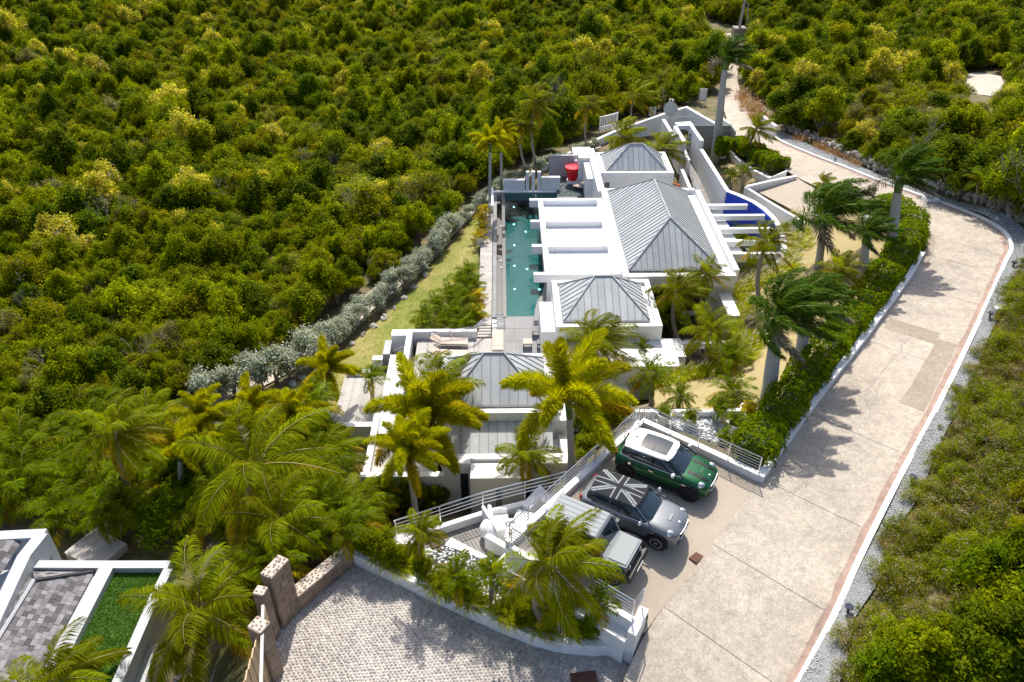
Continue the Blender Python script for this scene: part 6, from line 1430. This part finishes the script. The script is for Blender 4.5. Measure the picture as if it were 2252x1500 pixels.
for side, xs, ys in (('left', fx, fy), ('right', gx_, gy_)):
    zs = hh(xs, ys)
    for x, y, z in zip(xs, ys, zs):
        px, py = proj(x, y, z); u = rr_.random(); w = patch(x, y, 1.0)
        dry = side == 'right' and 1820 < px < 2180 and 215 < py < 330 
        if dry and u < .4: continue
        if dry: kd = rr_.choices(['grey', 'olive', 'feather', 'lime', 'dark'], [5, 3, 2, 1, 1])[0]; s = rr_.uniform(.45, .75)
        else:
            q = {'dark': .30 + .28 * w, 'mid': .46, 'olive': .30 * (1 - w) + .10, 'lime': .17, 'yellow': .065 if py < 640 else .015, 'grey': .10 * (1.2 - w), 'feather': .07, 'bare': .05}
            if side == 'left' and py > 640: q['olive'] += .35; q['grey'] += .1; q['dark'] *= .6
            kd = rr_.choices(list(q), list(q.values()))[0]; s = rr_.choice([rr_.uniform(.42, .66), rr_.uniform(.52, .85), rr_.uniform(.65, 1.05)])
            if rr_.random() < .08: s *= 1.2
            if py > 560 and side == 'left': s *= .86
        CAND.append([x, y, z, kd, rr_.randrange(len(KINDS[kd])), s, px, py, side, dry])
for side, pl_, sd in (('left', FL, 41), ('right', FR, 42)):          # the low undergrowth that closes the canopy
    ux, uy = scatter(pl_, 1.55, sd); uz = hh(ux, uy)
    for x, y, z in zip(ux, uy, uz):
        px, py = proj(x, y, z); dr_ = side == 'right' and 1780 < px < 2200 and 200 < py < 345; kd = rr_.choices(['mid', 'dark', 'olive', 'lime', 'grey', 'feather'], [.6, .3, 1.6, .4, 4, 1.2] if dr_ else [4, 2.2, 2.2, 1.6, .8, 1.2])[0]
        if dr_ and rr_.random() < .5: continue
        CAND.append([x, y, z, kd, rr_.randrange(len(KINDS[kd])), rr_.uniform(.26, .42) if dr_ else rr_.uniform(.36, .58), px, py, side, False])
def size_of(c): return c[5] * FPX / math.sqrt(c[0] ** 2 + c[1] ** 2 + (CH - c[2]) ** 2)
inv = [c for c in CAND if -60 < c[6] < 2310 and -10 < c[7] < 1560]; inv.sort(key=size_of, reverse=True)
IND = inv[:298]; ids = set(map(id, IND)); REST = [c for c in CAND if id(c) not in ids]
def place_words(px, py, side):
    if side == 'left':
        row = 'along the top edge' if py < 90 else 'on the upper slope' if py < 230 else 'on the middle slope' if py < 400 else 'on the lower slope' if py < 600 else 'on the bottom slope'
        if py > 560 and px > 430 or py > 400 and px > 800: return 'close to the silver hedge path'
        col = 'at the far left' if px < 280 else 'left of centre' if px < 620 else 'towards the pool' if px < 960 else 'behind the pool end' if px < 1270 else 'behind the boundary wall'
        return row + ' ' + col
    row = 'along the top edge' if py < 90 else 'high on the right slope' if py < 210 else 'on the dry right slope' if py < 340 else 'above the dry stone wall'
    return row + (' beside the far driveway' if px < 1800 else ' at the right edge' if px > 2080 else ' right of the driveway')
def distinct(items):
    """items: dicts with base label words, px, py -> labels that single each thing out as far as the photo allows"""
    G_ = {}
    for it in items: G_.setdefault(it['base'], []).append(it)
    for base, L in G_.items():
        L.sort(key=lambda t: t['px']); n = len(L)
        W_ = {1: [''], 2: ['left of two', 'right of two'], 3: ['leftmost of three', 'middle of three', 'rightmost of three'], 4: ['first of four', 'second of four', 'third of four', 'last of four'],
              5: ['first of five', 'second of five', 'middle of five', 'fourth of five', 'last of five']}.get(n)
        if W_ is None: W_ = [''] * n
        for it, w in zip(L, W_): it['label'] = (base + ', ' + w) if w else base
items = []
for c in IND:
    x, y, z, kd, v, s, px, py, side, dry = c
    sz = 'small ' if s < .66 else 'large ' if s > .88 else 'medium '
    items.append(dict(base=sz + KTXT[kd] + ' ' + place_words(px, py, side), px=px, py=py, c=c))
distinct(items)
for it in items:
    x, y, z, kd, v, s, px, py, side, dry = it['c']
    tree(kd, v, (x, y, z), s, rr_.uniform(0, 6.28), it['label'], it['base'].replace('bush', 'bushes').replace('tree', 'trees'))
for kd in KINDS:
    for v in range(len(KINDS[kd])):
        if kd != 'bare' and (kd, v) not in PROTO:
            tree(kd, v, G(300 + 90 * v, 300), .8, 0, f'{KTXT[kd]} on the middle of the left slope', f'{KTXT[kd]}s on the middle of the left slope')
def gn_stuff(name, recs, keys, srcs):
    """one object: the points of a mesh, each carrying one of the crowns already standing in the scene"""
    me = bpy.data.meshes.new(name); me.from_pydata([c[:3] for c in recs], [], [])
    for an, ty, vals in (('kd', 'INT', [keys.index((c[3], c[4])) for c in recs]), ('sc', 'FLOAT_VECTOR', [v for c in recs for v in (c[5] * rr_.uniform(.82, 1.22), c[5] * rr_.uniform(.82, 1.22), c[5] * rr_.uniform(.75, 1.35))]), ('rz', 'FLOAT', [rr_.uniform(0, 6.28) for c in recs])):
        at = me.attributes.new(an, ty, 'POINT'); at.data.foreach_set('vector' if ty == 'FLOAT_VECTOR' else 'value', vals)
    o = link(name, me); ng = bpy.data.node_groups.new(name, 'GeometryNodeTree'); ng.interface.new_socket('Geometry', in_out='INPUT', socket_type='NodeSocketGeometry'); ng.interface.new_socket('Geometry', in_out='OUTPUT', socket_type='NodeSocketGeometry')
    N = ng.nodes; Lk = ng.links.new; gi = N.new('NodeGroupInput'); go = N.new('NodeGroupOutput'); jn = N.new('GeometryNodeJoinGeometry')
    def attr(n, t): a = N.new('GeometryNodeInputNamedAttribute'); a.data_type = t; a.inputs['Name'].default_value = n; return a.outputs[0]
    cx = N.new('ShaderNodeCombineXYZ'); Lk(attr('rz', 'FLOAT'), cx.inputs[2]); kd = attr('kd', 'INT'); sc = attr('sc', 'FLOAT_VECTOR')
    for i, k in enumerate(keys):
        oi = N.new('GeometryNodeObjectInfo'); oi.inputs['Object'].default_value = srcs[k]; oi.inputs['As Instance'].default_value = True
        cp = N.new('FunctionNodeCompare'); cp.data_type = 'INT'; cp.operation = 'EQUAL'; Lk(kd, cp.inputs[2]); cp.inputs[3].default_value = i
        ip = N.new('GeometryNodeInstanceOnPoints'); Lk(gi.outputs[0], ip.inputs['Points']); Lk(cp.outputs[0], ip.inputs['Selection']); Lk(oi.outputs['Geometry'], ip.inputs['Instance']); Lk(cx.outputs[0], ip.inputs['Rotation']); Lk(sc, ip.inputs['Scale']); Lk(ip.outputs[0], jn.inputs[0])
    Lk(jn.outputs[0], go.inputs[0]); m = o.modifiers.new('scatter', 'NODES'); m.node_group = ng
    return tag(o, kind='stuff')
keys = sorted(PROTO); gn_stuff('hillside_forest', [c for c in REST if (c[3], c[4]) in PROTO], keys, PROTO)
print('trees', len(IND), 'rest', len(REST), 'palms', NP[0])
# ------------------------------------------------------------------ low scrub right of the road
BR = [(2330, 480), (2300, 545), (2262, 600), (2235, 640), (2178, 770), (2150, 830), (2085, 955), (2024, 1100), (1972, 1174), (1942, 1277), (1878, 1384), (1858, 1500), (1850, 1640), (1900, 1900), (2900, 1900), (3000, 900), (2650, 470)]
me, _ = crown_mesh('scrub_mound', 77, 1.0, .0, .55, 9, 2600, .085, [M['leaf_mid'], M['leaf_dark'], M['leaf_olive'], M['twig'], M['leaf_dry']], [.38, .26, .20, .11, .05], .5, .28, -.1); SM = [me]
me, _ = crown_mesh('scrub_mound', 78, 1.0, .0, .5, 8, 2400, .085, [M['leaf_olive'], M['leaf_mid'], M['twig'], M['leaf_dry']], [.40, .28, .22, .10], .45, .28, -.1); SM.append(me)
me, _ = crown_mesh('scrub_mound', 79, 1.0, .0, .6, 9, 2800, .085, [M['leaf_mid'], M['leaf_lime'], M['twig']], [.68, .22, .10], .5, .32, -.1); SM.append(me)
bx, by = scatter([(x - 9, y) for x, y in BR], .62, 5, []); recs = []; bank = []
protos = {}
rb = random.Random(31); order = np.argsort(by); nI = 0
for i in order:
    x, y = bx[i], by[i]; z = h1(x, y); px, py = proj(x, y, z); v = rb.choices([0, 1, 2], [5, 3 + 2 * patch(x, y, 3), 3])[0]; s = rb.uniform(.5, .95)
    if -10 < px < 2290 and py < 1530 and nI < 120 and rb.random() < .35:
        o = link('low_bush', SM[v]); o.location = (x, y, z); o.rotation_euler = (0, 0, rb.uniform(0, 6.28)); s *= 1.12; o.scale = (s, s, s * .9); bank.append(dict(base=('small ' if s < .72 else 'large ' if s > .92 else '') + ['fine-leaved green', 'dry olive', 'dense mid-green'][v] + ' bank bush ' + ('near the road bend' if py < 760 else 'by the grey road patch' if py < 900 else 'level with the hedge end' if py < 1050 else 'level with the cars' if py < 1250 else 'near the bottom edge') + (' along the gravel' if px < 2265 - (py - 560) * .43 + 70 else ''), px=px, o=o)); protos.setdefault(('m', v), o); nI += 1
    else: recs.append([x, y, z, 'm', v, s])
distinct(bank)
for t in bank: tag(t['o'], t['label'], 'bush', t['base'].replace('bush', 'bushes'))
for v in range(3): assert ('m', v) in protos
gn_stuff('bank_scrub', recs, sorted(protos), protos)
# bigger bushes in the bottom right corner
for i, (x, y, kd, s) in enumerate([(2140, 1330, 'dark', .55), (2200, 1290, 'dark', .55), (2240, 1380, 'dark', .6), (2060, 1430, 'mid', .5), (2150, 1470, 'dark', .6), (2225, 1500, 'dark', .6), (2020, 1520, 'mid', .55), (2100, 1540, 'dark', .6), (2250, 1220, 'olive', .5), (1960, 1450, 'lime', .4), (1920, 1520, 'dark', .45), (2190, 1400, 'lime', .5), (2252, 1120, 'olive', .45)]):
    tree(kd, i % 3, G(x, y), s, i * 1.7, f'{KTXT[kd].replace("tree", "bush")} in the bottom right corner of the bank', f'{KTXT[kd].replace("tree", "bush")}es in the bottom right corner', 'leafy_bush', 'bush')
# ------------------------------------------------------------------ special trees that stand out in the photo
SPC = [('feather', 0, (930, 478), 1.35, 'big feathery grey-green tree at the path, right behind the pool lawn'), ('feather', 1, (800, 490), 1.3, 'big dull feathery tree left of the path-side one'), ('dark', 1, (1742, 292), .85, 'dark upright conical tree just above the far kerb'), ('dark', 2, (1706, 262), .75, 'dark rounded shrub touching the white wall panel'), ('dark', 0, (1722, 286), .6, 'small dark shrub between the white wall panel and the conical tree'),
       ('yellow', 0, (1920, 215), 1.05, 'bright yellow flowering tree on the slope right of the driveway'), ('yellow', 1, (1915, 130), 1.2, 'large yellow flowering tree higher up on the right slope'), ('yellow', 2, (390, 265), 1.35, 'large yellow flowering tree with dry twigs on the left slope'), ('yellow', 0, (770, 225), 1.3, 'golden flowering tree on the slope above the pool'), ('yellow', 1, (430, 365), 1.3, 'pale yellow twiggy tree in the middle of the left slope'), ('yellow', 2, (435, 470), 1.25, 'long yellow flowering bush left of the path'), ('yellow', 0, (245, 500), 1.35, 'wide yellow tree with pale branches at the left'), ('yellow', 1, (40, 110), 1.2, 'yellow flowering tree at the far left top'),
       ('bare', 0, (350, 205), 1.1, 'bare grey tree standing above the scrub on the left slope'), ('bare', 1, (2235, 495), 1.0, 'pale-trunked bare tree at the road bend'), ('bare', 2, (260, 545), .8, 'bare pale branches low on the left slope'), ('mid', 1, (1560, 160), 1.35, 'big leafy tree over the notice board'), ('lime', 1, (1500, 150), 1.25, 'yellow-green broad tree left of the far driveway'), ('dark', 3, (1235, 300), 1.1, 'dark tree close behind the golden palm at the fence'),
       ('dark', 0, (1060, 372), 1.25, 'dark shrub wall tree behind the foxtail palms'), ('dark', 1, (1000, 405), 1.2, 'dark tree at the bend of the path'), ('dark', 2, (2130, 430), .9, 'dark tree overhanging the far stone wall'), ('mid', 2, (2190, 470), .85, 'leafy tree overhanging the road bend'), ('dark', 3, (2240, 430), 1.0, 'tall dark tree at the right edge above the road bend')]
for i, (kd, v, px, s, l) in enumerate(SPC): tree(kd, v, G(*px), s, i * 2.1, l, 'single trees standing out of the scrub', {'bare': 'bare_tree', 'yellow': 'flowering_tree'}.get(kd, 'leafy_tree'))
# ------------------------------------------------------------------ silver hedge shrubs
SILV = []
for v in range(3):
    me, cs = crown_mesh('foliage', 200 + v, .95, .15, 1.25, 9, 3400, .085, [M['leaf_silver'], M['leaf_grey']], [.84, .16], .55, .5, -.3); SILV.append((me, trunk_mesh(v, cs, 1.2, M['bark_pale'], .04)))
SHp = [(425, 888), (480, 878), (540, 860), (600, 842), (655, 822), (720, 776), (800, 708), (850, 664), (900, 620), (960, 556), (1010, 502), (1060, 452), (1095, 427), (1140, 402), (1200, 374), (1260, 351), (1312, 327)]
SHw = resample([G(*p) for p in SHp], 10); acc = 0; last = SHw[0]; n = 0; rs = random.Random(6)
for p in SHw:
    acc += (p - last).length; last = p
    if acc > .7:
        acc = 0; s = rs.uniform(.85, 1.2) * (1.45 if n < 12 else (1.12 if n < 32 else .85)); me, tk = SILV[n % 3]; px, py = proj(*p)
        w = 'at the lower end near the palms' if px < 640 else ('beside the middle of the sandy path' if px < 930 else ('near the pool corner' if px < 1130 else 'behind the pool end'))
        o = thing('silver_shrub', f'silver-leaved hedge shrub {w}', 'shrub', p + Vector((rs.uniform(-.15, .15), rs.uniform(-.15, .15), 0)), 0, f'silver hedge shrubs {w}'); o.rotation_euler = (0, 0, rs.uniform(0, 6)); o.scale = (s, s, s)
        link('foliage', me, o); link('stem', tk, o); n += 1
# ------------------------------------------------------------------ clipped hedges
def hedge(name, label, path, w, h, nl, ls=.13, taper=1.0, m=('leaf_hedge', 'leaf_lime', 'leaf_dark')):
    r = np.random.default_rng(9); pts = np.array([list(p) for p in path]); seg = np.linalg.norm(np.diff(pts, axis=0), axis=1); cum = np.concatenate([[0], np.cumsum(seg)])
    t = r.uniform(-.15, cum[-1] + .15, nl); k = np.clip(np.searchsorted(cum, t) - 1, 0, len(seg) - 1); f = ((t - cum[k]) / seg[k])[:, None]; c = pts[k] * (1 - f) + pts[k + 1] * f; d = unit(pts[k + 1] - pts[k]); q = np.stack([-d[:, 1], d[:, 0], np.zeros(nl)], 1)
    bump = 1 + .13 * np.sin(t * 2.3) + .09 * np.sin(t * 5.1 + 1) + .06 * np.sin(t * 11)
    u = r.uniform(-1, 1, nl) * (w / 2 + h); top = np.abs(u) < w / 2; sx = np.where(top, u / (w / 2), np.sign(u)); sz = np.where(top, 1.0, 1 - 2 * (np.abs(u) - w / 2) / h); rad = r.uniform(.84, 1.05, nl) * bump; cor = np.clip(np.abs(sx) + np.maximum(sz, 0) - 1.6, 0, 1); rad = rad * (1 - .22 * cor)
    off = q * (sx * w / 2 * rad)[:, None]; zz = np.maximum(.02, h * (.45 + .55 * sz * rad)); pos = c + off; pos[:, 2] += zz
    en = r.random(nl) < min(.25, .5 * w / cum[-1]); hi_ = r.random(nl) < .5; pe = np.where(hi_[:, None], pts[-1] + unit(pts[-1] - pts[-2]) * .12, pts[0] - unit(pts[1] - pts[0]) * .12); pos = np.where(en[:, None], pe + q * r.uniform(-w / 2, w / 2, (nl, 1)) + np.array([0, 0, 1.0]) * r.uniform(0, h, (nl, 1)) + r.normal(0, .06, (nl, 3)), pos)
    nor = q * sx[:, None] + np.array([0, 0, 1.0]) * np.maximum(sz, 0)[:, None]; V, F = leaf_quads(r, pos, nor, ls, .6); mi = r.choice(3, nl, p=[.66, .2, .14])
    o = thing(name, label, 'hedge', path[0]); f_ = link('foliage', np_mesh('foliage', V - np.array(list(path[0])), F, [M[x] for x in m], mi), o)
    pin = list(path); pin[0] = Vector(pin[0]).lerp(Vector(pin[1]), min(.9, .35 / (Vector(pin[1]) - Vector(pin[0])).length)); pin[-1] = Vector(pin[-1]).lerp(Vector(pin[-2]), min(.4, .35 / (Vector(pin[-1]) - Vector(pin[-2])).length)); MB().wall([(p[0], p[1]) for p in pin], w * .4, [p[2] - .2 for p in pin], [p[2] + h * .6 for p in pin]).build('branches', M['bark'], o)
    return o
HG = [(1650, 1010, .1), (1690, 955, .1), (1745, 875, .1), (1810, 790, .1), (1880, 705, .1), (1935, 630, .1), (1975, 575, .1), (2000, 530, .1), (2000, 498, 0), (1975, 474, -.2), (1940, 460, -.4)]
hg = resample([P(x, y, z + .15) for x, y, z in HG], 4)
hedge('clipped_hedge', 'long clipped green hedge behind the white wall along the road', hg, 1.55, 1.0, 40000, .125)
hg2 = resample([P(1612, 322, -4.0), P(1640, 333, -3.6), P(1675, 352, -3.1), P(1708, 372, -2.5)], 4)
hedge('clipped_hedge', 'short clipped hedge in the white planter beside the driveway', hg2, 1.7, .85, 12000, .16)
hg3 = [P(1586, 338, -3.75), P(1590, 336, -3.75)]
hedge('clipped_bush', 'clipped round bush in the white pot by the board screen', [Vector((hg3[0].x - .35, hg3[0].y, -3.75)), Vector((hg3[0].x + .35, hg3[0].y, -3.75))], .95, 1.3, 3500, .14)
# ------------------------------------------------------------------ pebbles, gravel grains, grasses
def pebbles(name, pl, zf, n, s0, s1, m, seed, parent=None, edge=None):
    r = np.random.default_rng(seed); a = np.array([[p[0], p[1]] for p in pl]); mn, mx = a.min(0), a.max(0); X = r.uniform(mn[0], mx[0], n * 6); Y = r.uniform(mn[1], mx[1], n * 6); k = np.where(inpoly(X, Y, pl))[0][:n]; X, Y = X[k], Y[k]; n = len(X); Z = zf(X, Y)
    s = r.uniform(s0, s1, (n, 1)); an = r.uniform(0, 6.28, (n, 1)); ring = np.arange(5) * 2 * np.pi / 5
    V = np.zeros((n, 10, 3))
    for lev, (sc, z) in enumerate(((1, 0), (.6, .55))):
        u = np.cos(ring)[None] * s * sc * r.uniform(.8, 1.2, (n, 5)); v = np.sin(ring)[None] * s * sc * .7; V[:, lev * 5:lev * 5 + 5, 0] = X[:, None] + u * np.cos(an) - v * np.sin(an); V[:, lev * 5:lev * 5 + 5, 1] = Y[:, None] + u * np.sin(an) + v * np.cos(an); V[:, lev * 5:lev * 5 + 5, 2] = Z[:, None] + z * s
    q = np.array([[j, (j + 1) % 5, 5 + (j + 1) % 5, 5 + j] for j in range(5)] + [[5, 6, 7, 8], [8, 9, 5, 5]])[:6]
    F = (q[None] + np.arange(n)[:, None, None] * 10).reshape(-1, 4); tri = (np.array([[5, 8, 9]])[None] + np.arange(n)[:, None, None] * 10).reshape(-1, 3)
    me = bpy.data.meshes.new(name); me.from_pydata(V.reshape(-1, 3).tolist(), [], F.tolist() + tri.tolist()); me.materials.append(m); o = link(name, me, parent)
    if parent is not None: o.location = -WORG[parent.name]
    return tag(o, kind='stuff')
pebbles('white_pebbles', [P(x, y, zpeb).to_2d() for x, y in PEB], lambda x, y: np.full(np.shape(x), zpeb), 2600, .045, .10, M['pebble'], 3)
pebbles('planter_pebbles', COVERPB, lambda x, y: np.full(np.shape(x), -1.08), 1500, .04, .10, M['pebble'], 4)
pebbles('gravel_grains', gpl, lambda x, y: hh(x, y) + .05, 36000, .02, .05, M['gravel'], 5)
pebbles('dark_pebbles', [Vector(p) for p in ((4.4, 58.0), (6.9, 58.0), (6.9, 61.8), (3.2, 61.8), (3.2, 59.4), (4.4, 59.4))], lambda x, y: np.full(np.shape(x), -4.51), 2600, .04, .09, M['pebble_dark'], 6)
def tufts(name, pts, hgt, nb, spread, mats, seed, plume=0.0, wind=.35):
    r = np.random.default_rng(seed); Vs = []; ms = []
    for (x, y, z) in pts:
        n = nb; a = r.uniform(0, 6.28, n); el = r.uniform(.55, 1.45, n); L = hgt * r.uniform(.6, 1.15, n); d = np.stack([np.cos(a) * np.cos(el), np.sin(a) * np.cos(el), np.sin(el)], 1)
        b = np.array([x, y, z]) + np.stack([np.cos(a), np.sin(a), 0 * a], 1) * spread * r.uniform(0, 1, (n, 1)); mid = b + d * (L * .55)[:, None]; tip = b + unit(d + WIND * wind - np.array([0, 0, .45])) * L[:, None]; w = unit(np.cross(d, [0, 0, 1.0])) * .018
        pl = r.random(n) < plume
        Vs.append(np.stack([b, mid + w, tip, mid - w], 1)); ms.append(np.zeros(n, int))
        if pl.any():
            bt = b[pl] + d[pl] * L[pl, None] * .9; tp = bt + unit(d[pl] + WIND * .8) * .28; ww = w[pl] * 1.6; Vs.append(np.stack([bt, (bt + tp) / 2 + ww, tp, (bt + tp) / 2 - ww], 1)); ms.append(np.ones(pl.sum(), int))
    V = np.concatenate(Vs).reshape(-1, 3); o = link(name, np_mesh(name, V, np.arange(len(V)).reshape(-1, 4), mats, np.concatenate(ms))); return tag(o, kind='stuff')
def along(pts, step, wid, seed, z=None):
    w = [G(*p) for p in pts]; s = resample(w, 12); out = []; r = random.Random(seed)
    for i in range(len(s) - 1):
        for _ in range(max(1, int((s[i + 1] - s[i]).length / step * 3))):
            q = s[i].lerp(s[i + 1], r.random()); x, y = q.x + r.uniform(-wid, wid), q.y + r.uniform(-wid, wid); out.append((x, y, h1(x, y)))
    return out
tufts('fountain_grass', along([(1612, 655), (1625, 690), (1640, 730), (1645, 770), (1625, 790), (1590, 812), (1530, 825), (1470, 838), (1440, 842)], .35, .5, 1) + along([(1610, 645), (1650, 635), (1700, 612), (1730, 590)], .35, .45, 2), .75, 70, .22, [M['grass_blade'], M['plume']], 1, .05)
tufts('plume_grass', along([(1730, 480), (1755, 510), (1760, 545), (1740, 580), (1705, 603), (1660, 622), (1620, 640)], .4, .45, 3), .7, 55, .2, [M['grass_blade'], M['plume']], 2, .22)
tufts('planter_grass', [(x, y, -1.08) for x, y in [tuple(P(a, b, -1.08))[:2] for a, b in ((850, 1232), (880, 1246), (960, 1290), (985, 1300), (1040, 1330), (1110, 1352), (1140, 1350), (1200, 1385), (1275, 1385), (900, 1240), (1130, 1362))]], .8, 260, .25, [M['grass_blade'], M['plume']], 3)
tufts('dry_grass', along([(1640, 200), (1650, 240), (1680, 262)], .5, 1.0, 5) + along([(1850, 300), (1900, 310), (1960, 330), (2040, 350)], .7, 1.6, 6) + along([(1960, 250), (2040, 262), (2120, 270)], .5, 2.2, 7) + along([(1840, 250), (1900, 280), (1980, 300), (2080, 310), (2160, 300)], .4, 2.6, 9) + along([(1760, 300), (1840, 335), (1900, 362)], .7, .8, 8), .8, 40, .3, [M['leaf_dry'], M['plume']], 4, .1)
tl = [P(x, y, zn - .3) for x, y in [(254, 1250), (368, 1250), (280, 1440), (220, 1600), (70, 1600), (125, 1480)]]; tx, ty = scatter([p for p in tl], .16, 11, []) if False else (None, None)
_tr = np.random.default_rng(2); _ta = np.array([[p.x, p.y] for p in tl]); tx = _tr.uniform(_ta[:, 0].min(), _ta[:, 0].max(), 2600); ty = _tr.uniform(_ta[:, 1].min(), _ta[:, 1].max(), 2600); _tk = inpoly(tx, ty, [p.to_2d() for p in tl])
tufts('turf_grass', [(a, b, zn - .3) for a, b in zip(tx[_tk], ty[_tk])], .07, 10, .14, [mat('turf_blade', (.07, .17, .006), .6, var=.3, transl=.3), M['plume']], 7, 0, .1)
lx_, ly_ = scatter(LAWN, .42, 8, []); tufts('lawn_grass', [(a, b, c + .04) for a, b, c in zip(lx_, ly_, hh(lx_, ly_))], .10, 12, .3, [M['grass_blade'], M['plume']], 6, 0, .1)
# ------------------------------------------------------------------ planting: pool side, lower left garden, planter
def bush(label, group, p, s, v, kd='mid', nm='shrub', sz=None): return tree(kd, v, p, s, random.Random(int(p[0] * 100)).uniform(0, 6), label, group, nm, 'shrub', sz)
for i, (x, y, d, sp) in enumerate([(1030, 600, 62, 'areca'), (1012, 622, 66, 'areca'), (1040, 628, 60, 'areca'), (990, 650, 72, 'areca'), (1020, 662, 66, 'areca'), (1046, 655, 55, 'gold'), (960, 672, 66, 'areca'), (1000, 690, 74, 'areca'), (1036, 695, 66, 'areca'), (935, 695, 66, 'areca'), (975, 712, 70, 'areca'), (1018, 715, 66, 'areca'), (1050, 690, 50, 'gold'), (926, 716, 58, 'areca')]):
    palm(sp, 'golden low palm in the bed along the boardwalk' if sp == 'gold' else 'green clump palm in the dense bed between lawn and boardwalk', (x, y), (x, y + 22), d * 1.12, 'gold palms along the boardwalk' if sp == 'gold' else 'clump palms along the boardwalk', .07)
for i, (x, y) in enumerate([(1058, 480), (1062, 500), (1056, 520), (1064, 462)]):
    p = P(x, y + 14, -4.7); o = local('croton_bush', ['yellow croton in a pot at the boardwalk, second from the far end', 'yellow croton in a pot at the boardwalk, third from the far end', 'yellow croton in a pot nearest along the boardwalk', 'yellow croton in a pot at the far end of the boardwalk'][i], 'shrub', p, 0, 'potted crotons on the boardwalk')
    MB().lathe((0, 0, -.1), [(.2, 0), (.28, .55), (.24, .55), (.22, .45)], 14).build('pot', M['plastic_white'], o)
    for me in crown_set('gold', i % 3): f = link('frond', me, o); f.location = (0, 0, .45); f.scale = (.62, .62, .7)
LLG = [(-60, 1010), (120, 960), (230, 930), (340, 945), (420, 985), (560, 1000), (690, 1000), (760, 1020), (835, 1120), (870, 1180), (780, 1205), (700, 1270), (640, 1315), (560, 1330), (430, 1240), (380, 1232), (140, 1225), (110, 1165), (-60, 1165)]
gx2, gy2 = scatter(LLG, 1.75, 9, [[Vector(v) for v in VFOOT]]); rg_ = random.Random(8); cnt = 0; low = []
for x, y in zip(gx2, gy2):
    z = h1(x, y); px, py = proj(x, y, z)
    if rg_.random() < .68:
        d = rg_.uniform(120, 185); o = palm('areca' if rg_.random() < .8 else 'coco_still', '', (px, py - rg_.uniform(30, 85)), (px, py), d, 'clump palms in the lower left garden', .08); cnt += 1; kd_ = 'clump palm'
    else: o = bush('', 'dark shrubs in the lower left garden', (x, y, z), rg_.uniform(.45, .8), rg_.randrange(4), 'dark'); kd_ = 'dark shrub'
    low.append(dict(base='leafy ' + kd_ + (' by the neighbour roof' if py > 1120 and px < 400 else ' above the brown stone wall' if py > 1180 else ' at the far left edge' if px < 170 else ' near the silver hedge end' if py < 950 else ' beside the villa deck' if px > 690 else (' low among the tall left palms' if py > 1075 else ' high among the tall left palms')), px=px, o=o))
distinct(low)
for t in low: t['o']['label'] = t['label']
print('garden palms', cnt)
for i, (x, y) in enumerate([(815, 1105), (850, 1120), (880, 1130), (840, 1145), (910, 1120), (960, 1118), (800, 1140)]): bush('low dark shrub at the foot of the white villa facade', 'dark shrubs at the facade', G(x, y), .42, i % 4, 'dark')
for i, (x, y, s) in enumerate([(1290, 1000, .4), (1310, 975, .4), (1340, 955, .42), (1285, 965, .38), (1325, 935, .4), (1360, 930, .36)]): bush('leafy shrub in the sloping bed between the villa and the parking rail', 'shrubs in the sloping bed', G(x, y), s, i % 4, 'dark' if i % 2 else 'mid')
for i, (x, y, s) in enumerate([(1225, 1055, .3), (1470, 718, .35), (1475, 735, .35), (1395, 858, .3), (1480, 780, .3)]): bush('small dark shrub in a shaded corner beside the villa walls', 'small shrubs in shaded corners', P(x, y, -4.6), s, i % 4, 'dark')
for i, (x, y, s) in enumerate([(800, 1212, .3), (830, 1222, .32), (865, 1240, .3), (930, 1272, .28), (1020, 1318, .28), (1150, 1372, .28), (1290, 1398, .24)]): bush('small leafy shrub in the long white planter', 'small shrubs in the long planter', P(x, y, -1.08), s, i % 4, 'mid')
for i, (x, y) in enumerate([(700, 1090), (735, 1120), (760, 1150), (720, 1160), (790, 1165), (690, 1200), (760, 1190)]): palm('areca', 'dark slim palm beside the half hidden white garden wall', (x, y - 20), (x, y + 50), 120, 'slim palms by the garden wall', .06)
palm('areca', 'thin dark plant standing tall in front of the white facade', (845, 1070), (842, 1140), 70, GE, .05)

# ------------------------------------------------------------------ things that look alike are told apart by their order from the left
byl = {}
for o in COL.objects:
    if o.parent is None and o.get('label') and o.get('category'): byl.setdefault(o['label'], []).append(o)
ORD = ['first', 'second', 'third', 'fourth', 'fifth', 'sixth', 'seventh', 'eighth']; NUM = {2: 'two', 3: 'three', 4: 'four', 5: 'five', 6: 'six', 7: 'seven', 8: 'eight', 9: 'nine', 10: 'ten', 11: 'eleven', 12: 'twelve', 13: 'thirteen', 14: 'fourteen', 15: 'fifteen', 16: 'sixteen', 17: 'seventeen', 18: 'eighteen', 19: 'nineteen', 20: 'twenty'}
ORD += ['ninth', 'tenth', 'eleventh', 'twelfth', 'thirteenth', 'fourteenth', 'fifteenth', 'sixteenth', 'seventeenth', 'eighteenth', 'nineteenth', 'twentieth']
for lab, L in byl.items():
    n = len(L)
    if n < 2 or n > 20: continue
    L.sort(key=lambda o: proj(*o.location)[0])
    for i, o in enumerate(L):
        if not o.get('group'): o['group'] = lab
        w = f'{ORD[i]} of {NUM[n]} from left'
        if len(lab.split()) > 11: w = f'{ORD[i]} of {NUM[n]}'
        o['label'] = ' '.join(lab.split()[:13]).rstrip(',') + ', ' + w
